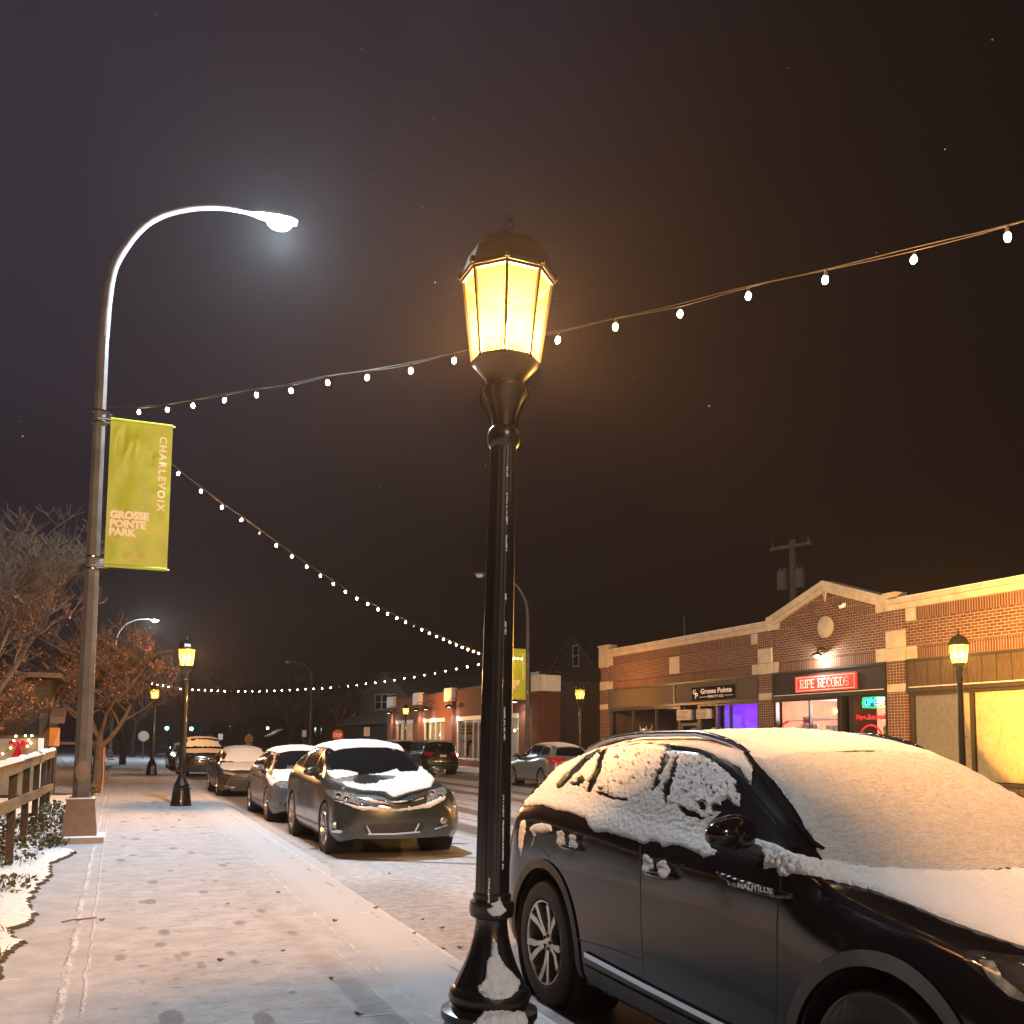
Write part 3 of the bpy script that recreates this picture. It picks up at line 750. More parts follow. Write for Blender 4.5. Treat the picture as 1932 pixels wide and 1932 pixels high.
c.panel('side_snow', MAT['snow_car'], [(-.55, .80), (-.3, .86), (.2, .92), (.5, .95), (.3, .84), (0, .80), (-.3, .72), (-.5, .70)], 'left', .03, .004, .02, .02, 12, rim=.05)

# --- snow-covered saloon -------------------------------------------
MAT['sedan_paint'] = paint('grey_saloon_paint', (.06, .063, .066), .6, .3, .4)
st_ = [(-.85, .64), (-.77, .73), (-.5, .80), (-.1, .87), (.2, .92), (.42, .97), (.8, 1.17), (1.15, 1.33), (1.5, 1.395), (1.9, 1.415), (2.4, 1.38), (2.8, 1.27), (3.2, 1.10), (3.4, 1.03), (3.7, 1.0), (3.78, .95)]
sb = [(-.85, .56), (-.5, .75), (0, .83), (.5, .90), (1.6, .94), (2.6, .99), (3.2, .98), (3.78, .78)]
civ = Car('parked_saloon', 'saloon with windscreen and bonnet wholly white with snow behind the silver hatchback', 'car', (3.58, 28.85, ROAD), nose=-.85, tail=3.78, wb=2.7, w=.90, top=st_, belt=sb, wroof=.55, rwheel=.325, ds=.07, bot=.16, paintm=MAT['sedan_paint'], bulge=.18, lean=.08, group='cars parked along the near kerb')
c = civ
side_windows(c, .52, 3.05, .93, .99, 1.30, [1.42, 2.35], rslope=1.6); gaps(c, [[(.42, .9), (.4, .3)], [(1.38, .92), (1.40, .26)]]); mirrors(c, .64, .93, MAT['sedan_paint'], .15)
c.panel('windscreen', MAT['glass'], [(-.52, 1.30), (.52, 1.30), (.70, .97), (-.70, .97)], 'front', .09, .003)
c.panel('windscreen_snow', MAT['snow_thin'], [(-.55, 1.33), (0, 1.35), (.55, 1.33), (.63, 1.15), (.73, .98), (.3, .955), (-.3, .955), (-.73, .98), (-.63, 1.15)], 'front', .05, .006, .012, .006, 12, rim=.05)
c.panel('bonnet_snow', MAT['snow_thin'], [(-.76, .42), (-.2, .34), (.2, .34), (.76, .42), (.82, 0), (.78, -.45), (.6, -.70), (0, -.84), (-.6, -.70), (-.78, -.45), (-.82, 0)], 'top', .05, .004, .018, .01, 9, rim=.08)
c.panel('roof_snow', MAT['snow_thin'], ROOFS(1.12, 2.9, .57), 'top', .08, .004, .03, .01, 9, rim=.12)
front_face(c, grille=[[(0, .655), (.42, .665), (.50, .64), (.36, .585), (0, .575)]], lights=[(.46, .66), (.62, .70), (.78, .73), (.80, .68), (.70, .62), (.54, .605)], intake=[(0, .50), (.56, .50), (.72, .46), (.60, .24), (0, .23)], fog=[(.58, .50), (.80, .53), (.78, .36), (.64, .34)], blade=[(.46, .30), (.76, .33), (.74, .28), (.5, .25)])
c.strip('grille_bar', MAT['chrome'], [(-.74, .63), (-.5, .575), (0, .55), (.5, .575), (.74, .63)], .03, 'front', .008, .006, res=.08)
m = MB(); p = c.at('front', 0, .615, .012); m.lathe([(.055, 0), (.055, .012), (.04, .012), (.04, 0)], 16, T=Matrix.Translation(p) @ Matrix.Rotation(pi / 2, 4, 'X'), cap=False); m.bar(p + Vector((-.025, -.006, -.03)), p + Vector((-.025, -.006, .03)), .012, .012); m.bar(p + Vector((.025, -.006, -.03)), p + Vector((.025, -.006, .03)), .012, .012); m.bar(p + Vector((-.025, -.006, 0)), p + Vector((.025, -.006, 0)), .012, .012)
m.build('emblem', MAT['chrome'], c.root, local=True)

# --- boxy dark SUV and the dark car behind it ------------------------
MAT['dark_paint'] = paint('dark_paint', (.014, .013, .013), .4, .22, .4)
et = [(-.92, .92), (-.84, 1.02), (-.5, 1.08), (0, 1.12), (.35, 1.17), (.55, 1.24), (.95, 1.58), (1.2, 1.68), (1.6, 1.72), (3.4, 1.70), (3.9, 1.64), (4.1, 1.4), (4.2, 1.1), (4.25, 1.0)]
eb = [(-.92, .82), (-.5, 1.0), (0, 1.05), (.5, 1.12), (2, 1.15), (3.6, 1.17), (4.25, .9)]
esc = Car('parked_suv', 'big dark boxy SUV with a bold barred grille beyond the snow-covered saloon', 'car', (3.56, 44.2, ROAD), nose=-.92, tail=4.25, wb=2.95, w=1.0, top=et, belt=eb, wroof=.70, rwheel=.39, ds=.1, paintm=MAT['dark_paint'], bulge=.10, lean=.05, group='cars parked along the near kerb')
c = esc
side_windows(c, .65, 4.0, 1.18, 1.20, 1.58, [1.6, 2.7], rslope=.3); mirrors(c, .8, 1.18, MAT['dark_paint'], .16)
c.panel('windscreen', MAT['glass'], [(-.62, 1.60), (.62, 1.60), (.78, 1.24), (-.78, 1.24)], 'front', .09, .003)
c.panel('windscreen_snow', MAT['snow_thin'], [(-.66, 1.63), (.66, 1.63), (.78, 1.26), (-.78, 1.26)], 'front', .07, .006, .012, .006, 12, rim=.05)
c.panel('bonnet_snow', MAT['snow_thin'], [(-.80, .5), (.80, .5), (.84, 0), (.80, -.6), (.5, -.8), (-.5, -.8), (-.80, -.6), (-.84, 0)], 'top', .07, .004, .02, .01, 9, rim=.08)
c.panel('roof_snow', MAT['snow_thin'], ROOFS(1.2, 3.9, .70), 'top', .1, .004, .035, .01, 9, rim=.12)
front_face(c, grille=[[(0, 1.0), (.44, .99), (.46, .70), (0, .68)]], lights=[(.52, 1.02), (.86, 1.02), (.88, .76), (.70, .70), (.54, .78)], intake=[(0, .52), (.6, .52), (.55, .38), (0, .38)], fog=[(.66, .54), (.84, .54), (.84, .44), (.66, .42)], lens='lamp_dark')
for z in (.95, .86, .77): c.strip('grille_bar', MAT['chrome'], [(-.44, z), (0, z - .01), (.44, z)], .025, 'front', .010, .006, res=.1)
MAT['brown_paint'] = paint('brown_saloon_paint', (.05, .035, .025), .5, .25, .3)
dk = Car('parked_saloon', 'dark car with an orange-lit flank seen left of the second lamp post', 'car', (3.35, 52.5, ROAD), nose=-.85, tail=3.78, wb=2.7, w=.90, top=st_, belt=sb, wroof=.55, rwheel=.325, ds=.12, bot=.16, paintm=MAT['brown_paint'], bulge=.18, lean=.08, group='cars parked along the near kerb')
c = dk
side_windows(c, .52, 3.05, .93, .99, 1.30, [1.42, 2.35], rslope=1.6); mirrors(c, .64, .93, MAT['brown_paint'], .15)
c.panel('windscreen', MAT['glass'], [(-.52, 1.30), (.52, 1.30), (.70, .97), (-.70, .97)], 'front', .09, .003)
c.panel('roof_snow', MAT['snow_thin'], ROOFS(1.12, 2.9, .57), 'top', .1, .004, .03, .01, 9, rim=.12)
front_face(c, grille=[[(0, .66), (.42, .66), (.36, .56), (0, .55)]], lights=[(.46, .66), (.78, .72), (.78, .62), (.52, .58)], intake=[(0, .44), (.5, .44), (.46, .26), (0, .24)])

# --- across the street ----------------------------------------------
MAT['hrv_paint'] = paint('silver_green_paint', (.24, .255, .24), .55, .28, .2)
rt = [(-.88, .74), (-.8, .84), (-.5, .93), (0, 1.02), (.3, 1.08), (.75, 1.36), (1.05, 1.52), (1.4, 1.59), (1.9, 1.60), (2.5, 1.56), (2.95, 1.48), (3.1, 1.42), (3.35, 1.14), (3.45, 1.03), (3.5, .97)]
rb = [(-.88, .64), (-.5, .86), (0, .94), (.5, 1.02), (1.6, 1.06), (2.6, 1.16), (3.1, 1.12), (3.5, .86)]
hrv = Car('parked_crossover', 'small silver crossover with red tail lamps on the far side of the street', 'car', (14.58, 33.2, ROAD), rz=pi, nose=-.88, tail=3.43, wb=2.56, w=.886, top=rt, belt=rb, wroof=.57, rwheel=.345, ds=.06, paintm=MAT['hrv_paint'], bulge=.16, group='cars parked across the street')
def rear_face(c, win, tl, plate=None, side=None):
    c.panel('rear_window', MAT['glass'], sym(win), 'rear', .07, .004)
    for sx in (-1, 1):
        c.panel('tail_light', MAT['lens_red'], [(sx * a, b) for a, b in tl], 'rear', .04, .006)
    if side:
        o = c.panel('tail_light', MAT['lens_red'], side, 'left', .04, .006); mirror_shell(o, c)
    if plate: c.panel('number_plate', MAT['plate'], sym(plate), 'rear', .05, .008)
c = hrv
side_windows(c, .46, 2.98, 1.06, 1.18, 1.46, [1.36, 2.30]); gaps(c, [[(.4, .95), (.38, .3)], [(1.34, 1.04), (1.36, .26)], [(2.22, 1.1), (2.05, .65)]])
handles(c, [(1.20, .92)], MAT['hrv_paint']); mirrors(c, .58, 1.05, MAT['car_black'], .15)
rear_face(c, [(0, 1.42), (.48, 1.40), (.60, 1.15), (0, 1.12)], [(.28, 1.04), (.60, 1.05), (.80, 1.09), (.74, .86), (.60, .92), (.30, .98)], [(0, .80), (.16, .80), (.16, .72), (0, .72)], [(3.02, 1.06), (3.30, 1.10), (3.44, 1.04), (3.42, .84), (3.28, .84)])
c.panel('roof_snow', MAT['snow_thin'], ROOFS(1.0, 3.0, .50), 'top', .08, .004, .012, .03, 9, rim=.12)
c.panel('rear_bumper', MAT['car_black'], sym([(0, .42), (.70, .44), (.66, .26), (0, .24)]), 'rear', .07, .006)
MAT['olive_paint'] = paint('dark_olive_paint', (.022, .021, .016), .4, .24, .3)
xt = [(-.92, .84), (-.84, .94), (-.5, 1.0), (0, 1.05), (.35, 1.10), (.55, 1.16), (.95, 1.48), (1.2, 1.60), (1.6, 1.66), (3.0, 1.64), (3.45, 1.57), (3.7, 1.30), (3.82, 1.1), (3.86, 1.02)]
xb = [(-.92, .74), (-.5, .92), (0, .97), (.5, 1.06), (2, 1.10), (3.2, 1.15), (3.86, .9)]
for k, (y, lab) in enumerate(((47.45, 'dark SUV across the street showing its tailgate and number plate'), (53.6, 'dark SUV ahead of the one showing its plate, parked before the lit brick shops'))):
    q = Car('parked_suv', lab, 'car', (14.38, y, ROAD), rz=pi, nose=-.92, tail=3.86, wb=2.83, w=.94, top=xt, belt=xb, wroof=.66, rwheel=.37, ds=.08, paintm=MAT['olive_paint' if k == 0 else 'dark_paint'], bulge=.12, group='cars parked across the street')
    side_windows(q, .62, 3.55, 1.11, 1.16, 1.50, [1.5, 2.5], rslope=.5); mirrors(q, .76, 1.1, MAT['car_black'], .15)
    rear_face(q, [(0, 1.52), (.58, 1.50), (.66, 1.16), (0, 1.13)], [(.42, 1.07), (.82, 1.10), (.84, .92), (.5, .95)], [(0, .96), (.16, .96), (.16, .86), (0, .86)], [(3.55, 1.08), (3.78, 1.10), (3.80, .92), (3.62, .94)])
    q.panel('rear_bumper', MAT['car_black'], sym([(0, .50), (.78, .52), (.74, .28), (0, .26)]), 'rear', .08, .006)
    q.strip('bumper_trim', MAT['chrome'], [(-.7, .66), (0, .65), (.7, .66)], .02, 'rear', .006, .004, res=.1)
    q.panel('roof_snow', MAT['snow_thin'], ROOFS(1.2, 3.4, .66), 'top', .1, .004, .015, .02, 9, rim=.12)
    for sx in (-1, 1):
        m = MB(); m.tube([q.cast('top', sx * .6, 1.5 + 1.8 * i / 6)[0] + Vector((0, 0, .05 if 0 < i < 6 else .0)) for i in range(7)], .018, 8); m.build('roof_rail', MAT['car_black'], q.root, local=True)
q = Car('parked_saloon', 'distant dark car whose roof shows beside the yellow school sign', 'car', (14.2, 88, ROAD), rz=pi, nose=-.85, tail=3.78, wb=2.7, w=.90, top=st_, belt=sb, wroof=.55, rwheel=.325, ds=.15, bot=.16, paintm=MAT['dark_paint'], group='cars parked across the street')
side_windows(q, .52, 3.05, .93, .99, 1.30, [1.42, 2.35], rslope=1.6)
rear_face(q, [(0, 1.28), (.45, 1.26), (.6, 1.05), (0, 1.03)], [(.45, .92), (.78, .92), (.78, .80), (.5, .80)], [(0, .72), (.16, .72), (.16, .62), (0, .62)])
# the car coming up the street with its headlamps on
onc = Car('moving_car', 'car driving towards us far down the street with glaring headlamps', 'car', (6.1, 112, ROAD), nose=-.85, tail=3.78, wb=2.7, w=.90, top=st_, belt=sb, wroof=.55, rwheel=.325, ds=.15, bot=.16, paintm=MAT['dark_paint'])
onc.panel('windscreen', MAT['glass'], [(-.52, 1.30), (.52, 1.30), (.70, .97), (-.70, .97)], 'front', .09, .003)
side_windows(onc, .52, 3.05, .93, .99, 1.30, [1.42, 2.35], rslope=1.6)
MAT['headlamp_on'] = EM('lit_headlamp', (.9, .97, 1.), 260.)
for sx in (-1, 1): onc.panel('headlight', MAT['headlamp_on'], [(sx * a, b) for a, b in ((.48, .66), (.76, .70), (.76, .60), (.52, .56))], 'front', .05, .01)
# ------------------------------------------------------------------ ground, road, pavements
def ground_snow(name, kind):
    t = NT(name); c = t.coord(); x, y, z = t.sep(c)
    fine = t.noise(c, 90, 3, .7); mid = t.noise(c, 9, 5, .65); big = t.noise(c, 1.1, 4, .6)
    snow = (.70, .69, .70, 1)
    if kind == 'walk':
        # trodden powder over concrete, joints, faint prints
        st = t.noise(t.comb(t.math('MULTIPLY', x, 1.), t.math('MULTIPLY', y, .22)), 14, 5, .7)
        st2 = t.noise(t.comb(x, t.math('MULTIPLY', y, 1.7)), 6.5, 6, .72)
        thin = t.math('MULTIPLY', t.step(st2, .5, .68), t.step(mid, .42, .62))
        lane = t.math('MULTIPLY', t.step(x, -.3, .1), t.step(x, 1.75, 1.2))
        thin = t.math('MULTIPLY', thin, t.math('MULTIPLY_ADD', lane, .75, .12))
        # shoe prints: narrow ovals scattered along the walking line
        pr = None
        for q, (ox, oy, fx_, fy_) in enumerate(((0, 0, 3.3, 1.15), (1.7, .6, 2.7, 1.0))):
            vo = t.n('ShaderNodeTexVoronoi'); vo.inputs['Scale'].default_value = 1.; vo.inputs['Randomness'].default_value = .9
            t.l(t.comb(t.math('MULTIPLY_ADD', x, fx_, ox), t.math('MULTIPLY_ADD', y, fy_, oy)), vo.inputs['Vector'])
            o = t.step(t.math('ADD', vo.outputs['Distance'], t.math('MULTIPLY', t.math('SUBTRACT', mid, .5), .12)), .21, .15); pr = o if pr is None else t.math('MAXIMUM', pr, o)
        pr = t.math('MULTIPLY', t.math('MULTIPLY', pr, lane), t.step(big, .30, .44))
        tread = t.math('MULTIPLY_ADD', t.math('SINE', t.math('MULTIPLY', y, 190.)), .15, .8)
        pr = t.math('MULTIPLY', t.math('MULTIPLY', pr, t.step(fine, .3, .6)), tread)
        wob = t.math('ADD', t.math('MULTIPLY', t.math('SUBTRACT', t.noise(c, 2.3, 3), .5), .07), t.math('MULTIPLY', t.math('SUBTRACT', t.noise(c, 21, 3, .7), .5), .03))
        def line(x0, w): return t.step(t.math('ABSOLUTE', t.math('SUBTRACT', t.math('ADD', x, wob), x0)), w, w * .25)
        pat2 = t.noise(t.comb(t.math('MULTIPLY', x, 2.), y), 3.4, 5, .75)
        pat = t.noise(t.comb(t.math('MULTIPLY', x, .3), y), 1.9, 3, .6)
        jl = t.math('MULTIPLY', t.math('MULTIPLY', t.math('MAXIMUM', line(-.24, .032), t.math('MULTIPLY', line(-.12, .016), .6)), t.step(pat2, .36, .60)), .85)
        jr = t.math('MULTIPLY', t.math('MULTIPLY', t.math('MAXIMUM', line(1.64, .03), t.math('MULTIPLY', line(1.50, .016), .6)), t.step(pat2, .42, .66)), .75)
        lip = t.math('MULTIPLY', t.step(t.math('ABSOLUTE', t.math('SUBTRACT', t.math('ADD', x, t.math('MULTIPLY', wob, .3)), 2.225)), .035, .01), t.math('MULTIPLY', t.step(pat2, .36, .62), .6))
        jk = t.math('MULTIPLY', line(2.12, .022), t.step(pat, .50, .6))
        cy = t.math('ABSOLUTE', t.math('SUBTRACT', t.math('FRACT', t.math('MULTIPLY_ADD', y, 1 / 1.55, .1)), .5))
        cross = t.math('MULTIPLY', t.step(cy, .012, .003), t.step(t.noise(c, 3.1, 2), .48, .6))
        ridge = t.math('MAXIMUM', t.math('MAXIMUM', jl, lip), t.math('MAXIMUM', jr, t.math('MULTIPLY', cross, .6)))
        wv = t.n('ShaderNodeTexVoronoi'); wv.inputs['Scale'].default_value = 40; t.l(c, wv.inputs['Vector'])
        spots = t.math('MULTIPLY', t.math('MAXIMUM', jl, jr), t.step(t.noise(c, 17, 3), .54, .62))
        k = t.mix(t.step(t.noise(c, 3.2, 6, .7), .35, .68), (.345, .36, .39, 1), (.45, .465, .495, 1)); k = t.mix(t.math('MULTIPLY', thin, .9), k, (.17, .172, .18, 1))
        k = t.mix(t.math('MULTIPLY', pr, .9), k, (.13, .13, .135, 1))
        k = t.mix(t.step(x, 1.55, 1.9), k, (.45, .465, .495, 1))
        k = t.mix(t.math('MULTIPLY', ridge, .85), k, (.78, .77, .77, 1))
        k = t.mix(t.math('MULTIPLY', t.math('MAXIMUM', spots, t.math('MULTIPLY', jk, .8)), .7), k, (.13, .12, .11, 1))
        k = t.mix(t.step(fine, .66, .8), k, (.80, .79, .79, 1))
        h = t.math('ADD', t.math('MULTIPLY', ridge, 1.6), t.math('SUBTRACT', t.math('MULTIPLY', fine, .55), t.math('ADD', t.math('MULTIPLY', thin, .5), t.math('MULTIPLY', pr, .6))))
        h = t.math('ADD', h, t.math('MULTIPLY', st2, .7))
        return t.pbr(k, .8, 0, t.bump(h, .02, .75), 0, .25)
    if kind == 'road':
        wob = t.math('MULTIPLY', t.math('SUBTRACT', t.noise(t.comb(t.math('MULTIPLY', x, .2), t.math('MULTIPLY', y, .12)), 2.2, 3), .5), .5)
        streak = t.noise(t.comb(t.math('MULTIPLY', x, 2.4), t.math('MULTIPLY', y, .07)), 2.6, 6, .7)
        xx = t.math('ADD', x, wob)
        def band(x0, w): return t.step(t.math('ABSOLUTE', t.math('SUBTRACT', xx, x0)), w, w * .35)
        tr = t.math('MAXIMUM', t.math('MAXIMUM', band(6.1, .42), band(7.6, .42)), t.math('MAXIMUM', band(10.3, .42), band(11.8, .42)))
        mid_l = t.math('MULTIPLY', t.step(x, 4.9, 5.6), t.step(x, 13.2, 12.4))
        bare = t.math('MULTIPLY', t.step(t.math('ADD', streak, t.math('MULTIPLY', tr, .22)), .46, .66), t.math('MULTIPLY_ADD', mid_l, .65, .15))
        # arcs a turning car left in front of the crossover
        def arc(cx, cy_, r_, w):
            dx = t.math('SUBTRACT', x, cx); dy = t.math('SUBTRACT', y, cy_)
            d = t.math('SQRT', t.math('ADD', t.math('MULTIPLY', dx, dx), t.math('MULTIPLY', dy, dy)))
            return t.step(t.math('ABSOLUTE', t.math('SUBTRACT', d, r_)), w, w * .4)
        a = t.math('MAXIMUM', arc(8.3, 18.2, 7.25, .10), arc(8.3, 18.2, 6.55, .08))
        a = t.math('MULTIPLY', t.math('MULTIPLY', a, t.step(y, 13.6, 13.0)), t.step(fine, .3, .6))
        # bare wet patch the parked row keeps clear
        lot = t.math('MULTIPLY', t.math('MULTIPLY', t.step(x, 4.9, 4.35), t.step(x, 2.6, 2.9)), t.math('MULTIPLY', t.step(t.math('MULTIPLY_ADD', mid, .8, y), 13.3, 13.7), t.step(y, 70, 60)))
        lot2 = t.math('MULTIPLY', t.math('MULTIPLY', t.step(x, 2.35, 2.75), t.step(x, 4.6, 4.2)), t.math('MULTIPLY', t.step(y, 1.2, 1.7), t.step(t.math('MULTIPLY_ADD', mid, 1.2, y), 7.2, 6.4)))
        lot3 = t.math('MULTIPLY', t.math('MULTIPLY', t.step(x, 13.2, 13.6), t.step(x, 15.9, 15.4)), t.step(y, 29, 29.6))
        lot = t.math('MAXIMUM', lot, t.math('MAXIMUM', lot2, t.math('MULTIPLY', lot3, .8)))
        gap = t.math('MULTIPLY', t.math('MULTIPLY', t.step(x, 2.9, 2.5), t.step(mid, .4, .6)), .8)
        wear = t.math('MAXIMUM', t.math('MAXIMUM', bare, a), t.math('MAXIMUM', t.math('MULTIPLY', lot, t.math('MULTIPLY_ADD', mid, .5, .62)), t.math('MULTIPLY', gap, t.step(y, 11, 13.))))
        grit = t.math('MULTIPLY', t.step(fine, .42, .60), t.math('MULTIPLY', t.step(x, 3.9, 2.9), t.step(y, 12., 10.)))
        wear = t.math('MAXIMUM', wear, t.math('MULTIPLY', grit, .6))
        asph = t.mix(t.step(fine, .35, .7), (.05, .045, .04, 1), (.12, .105, .09, 1))
        k = t.mix(t.step(mid, .3, .7), (.36, .365, .39, 1), (.54, .55, .58, 1))
        k = t.mix(wear, k, asph)
        h = t.math('ADD', t.math('MULTIPLY', fine, .6), t.math('SUBTRACT', t.math('MULTIPLY', mid, 1.2), t.math('MULTIPLY', wear, .8)))
        return t.pbr(k, t.math('MULTIPLY_ADD', wear, -.25, .8), 0, t.bump(h, .02, .7), 0, .3)
    if kind == 'lawn':
        gr = t.math('MULTIPLY', t.step(t.noise(c, 12, 6, .75), .56, .68), t.step(big, .35, .6))
        k = t.mix(gr, (.72, .73, .74, 1), (.06, .055, .03, 1))
        return t.pbr(k, .85, 0, t.bump(t.math('ADD', mid, t.math('MULTIPLY', fine, .4)), .03, .8), 0, .2)
    k = t.mix(t.step(mid, .35, .65), (.45, .45, .46, 1), (.66, .66, .68, 1))
    return t.pbr(k, .85, 0, t.bump(t.math('ADD', mid, fine), .03, .6), 0, .2)
MAT['walk'] = ground_snow('trodden_snow_on_concrete', 'walk'); MAT['roadm'] = ground_snow('snowy_asphalt', 'road')
MAT['lawn'] = ground_snow('snowy_lawn', 'lawn'); MAT['groundm'] = ground_snow('snow_field', 'ground')
MAT['dirt'] = M('dark_soil', (.035, .026, .018), .9, bump=.5, bs=30)
MAT['kerb'] = M('concrete_kerb', (.30, .28, .26), .85, bump=.2)

def grid(xs, ys, fz):
    vs = [(x, y, fz(x, y)) for y in ys for x in xs]; n = len(xs)
    return vs, [(j * n + i, j * n + i + 1, (j + 1) * n + i + 1, (j + 1) * n + i) for j in range(len(ys) - 1) for i in range(n - 1)]
m = MB(); m.add(*grid([-700, -60, 60, 700], [-120, -10, 90, 1200], lambda x, y: -.16)); tag(m.build('ground', MAT['groundm'], smooth=False), kind='structure')
m = MB(); m.add(*grid([2.2, 6, 10, 15.8], [-60, 0, 30, 60, 420], lambda x, y: -.12)); tag(m.build('road', MAT['roadm'], smooth=False), kind='structure')
def kerb_x(y): return 2.255 + .15 * sstep(y, 10.5, 11.5)
ys = [-50, -5, 2, 6, 9] + [10 + .1 * i for i in range(21)] + [16, 25, 40, 80, 150]
m = MB()
for a, b in zip(ys[:-1], ys[1:]):
    xa, xb = kerb_x(a), kerb_x(b)
    m.add([(-1.2, a, 0), (xa - .02, a, 0), (xb - .02, b, 0), (-1.2, b, 0)], [(0, 1, 2, 3)], 0)
    m.add([(xa - .02, a, 0), (xa, a, -.02), (xb, b, -.02), (xb - .02, b, 0)], [(0, 1, 2, 3)], 0)
    m.add([(xa, a, -.02), (xa, a, -.15), (xb, b, -.15), (xb, b, -.02)], [(0, 1, 2, 3)], 1)
tag(m.build('sidewalk', [MAT['walk'], MAT['kerb']], smooth=False), kind='structure')
m = MB(); m.box(15.75, 19.9, -60, 150, -.15, .0, 0); tag(m.build('far_sidewalk', MAT['groundm'], smooth=False), kind='structure')
# lawn on the left with a torn edge of turf
edge = [(-.62, 2.), (-.62, 6.88), (-.63, 7.29), (-.63, 7.63), (-.57, 7.88), (-.69, 8.36), (-.58, 8.83), (-.57, 9.13), (-.65, 9.62), (-.68, 10.08), (-.66, 10.91), (-.60, 11.68), (-.66, 12.74), (-.57, 13.1), (-.44, 13.92), (-.62, 14.4), (-.75, 15.), (-.75, 16), (-.55, 17), (-.62, 19), (-.55, 24), (-.6, 40), (-.6, 150)]
fe = pchip([(b, a) for a, b in edge])
ys = [2 + .035 * i for i in range(400)] + [16 + .5 * i for i in range(60)] + [50, 80, 150]
m = MB(); offs = [0, .03, .09, .2, .4, .7, 1.1, 1.8, 3, 6, 40]
vs = []
for y in ys:
    e = fe(y) + .05 * noise.noise(Vector((y * 5, 0, 0))) + .045 * noise.noise(Vector((y * 13, 3, 0))) + .03 * noise.noise(Vector((y * 31, 5, 0)))
    for k, o in enumerate(offs):
        h = (.004, .03, .048)[k] if k < 3 else .055 + .03 * noise.noise(Vector((o * 2, y * 1.3, 0))) + .02 * o / 6
        vs.append((e - o, y, h))
n = len(offs)
for j in range(len(ys) - 1):
    for i in range(n - 1):
        m.f.append((j * n + i, (j + 1) * n + i, (j + 1) * n + i + 1, j * n + i + 1)); m.m.append(1 if i == 0 else 0)
m.v = vs
tag(m.build('lawn', [MAT['lawn'], MAT['dirt']]), kind='structure')
# loose flakes still drifting down
m = MB(); rng = random.Random(9)
for _ in range(130):
    d_ = rng.uniform(2.5, 17); r_ = ray(rng.uniform(-150, 2080), rng.uniform(-150, 1600)).normalized(); q = ORG + r_ * d_; s_ = rng.uniform(.0012, .0034)
    if q.z < .3: continue
    a = Vector((rng.uniform(-1, 1), rng.uniform(-1, 1), rng.uniform(-1, 1))).normalized() * s_; b = a.orthogonal().normalized() * s_; c_ = a.cross(b).normalized() * s_
    m.add([q + a, q + b, q - a, q - b, q + c_, q - c_], [(0, 1, 4), (1, 2, 4), (2, 3, 4), (3, 0, 4), (1, 0, 5), (2, 1, 5), (3, 2, 5), (0, 3, 5)])
tag(m.build('falling_snow', MAT['snow'], smooth=False), kind='stuff')
# fallen leaves
MAT['leaf_dry'] = M('dry_leaf', (.17, .085, .035), .7, var=.4, vs=30)
LS = [(1.52, 9.69), (.99, 9.19), (1.73, 8.04), (2.2, 8.52), (2.37, 8.53), (2.63, 8.48), (2.67, 8.04), (2.42, 7.25), (2.55, 7.23), (2.2, 7.32), (1.15, 7.04), (1.31, 6.14), (1.28, 5.28), (3.13, 11.5), (.71, 6.89), (-.06, 8.71), (1.11, 18.78), (2.05, 4.84)]
first = None
for k, (x, y) in enumerate(LS):
    z = 0 if x < kerb_x(y) - .02 else -.12
    if first is None:
        m = MB(); n = 12; out = []
        for i in range(n):
            a = 2 * pi * i / n; r_ = .045 * (1 if i % 2 == 0 else .45) * (1.25 if i in (0, 2, 10) else 1)
            out.append((r_ * math.cos(a), r_ * math.sin(a), .014 + .012 * math.sin(a * 3) + .018 * (i % 2 == 0)))
        m.add([(0, 0, .012)] + out, [(0, 1 + i, 1 + (i + 1) % n) for i in range(n)])
        m.add([(q[0], q[1], q[2] + .003) for q in [(0, 0, .012)] + out], [(0, 1 + (i + 1) % n, 1 + i) for i in range(n)])
        m.tube([(0, 0, .012), (-.03, .01, .016), (-.06, .012, .03)], .0025, 5)
        o = m.build('leaf', MAT['leaf_dry'], smooth=False); first = o
        tag(o, 'small curled brown leaf lying on the thin snow', 'leaf', 'fallen leaves on the snow')
    else: o = first.copy(); COL.objects.link(o)
    o.location = (x, y, z); o.rotation_euler = (random.uniform(-.2, .2), random.uniform(-.2, .2), random.uniform(0, 6.3)); s_ = random.uniform(.32, .55); o.scale = (s_, s_, s_ * 1.2)
# twig on the walk
m = MB()
for q in ([(-.36, 8.72, .01), (-.28, 8.76, .018), (-.2, 8.80, .012), (-.1, 8.83, .012)], [(-.26, 8.77, .015), (-.22, 8.72, .02)]): m.tube(q, .006, 5)
tag(m.build('twig', MAT['leaf_dry']), 'thin bare twig lying on the snowy pavement by its left joint', 'twig')

# ------------------------------------------------------------------ ornamental street lamps
MAT['iron'] = M('black_iron', (.010, .009, .0085), .32, .3, var=.3, coat=.4, bump=.05, bs=50)
MAT['absorber'] = M('matt_black_absorber', (.0012, .001, .001), 1., spec=0.)  # deep black for the disc added inside the lanterns, swallows light
def pane_mat():
    t = NT('amber_lantern_glass'); c = t.coord()
    tl = t.n('ShaderNodeBsdfTranslucent'); tp = t.n('ShaderNodeBsdfTransparent'); mx = t.n('ShaderNodeMixShader')
    sd = t.mix(t.step(t.noise(c, 26, 4), .3, .7), (.95, .66, .10, 1), (1., .76, .14, 1)); t.l(sd, tl.inputs[0])
    tp.inputs[0].default_value = (1., .86, .62, 1); mx.inputs[0].default_value = .9912
    t.l(tl.outputs[0], mx.inputs[1]); t.l(tp.outputs[0], mx.inputs[2]); t.l(mx.outputs[0], t.out.inputs[0]); return t.m
MAT['pane'] = pane_mat()
AMB = (1., .60, .22)
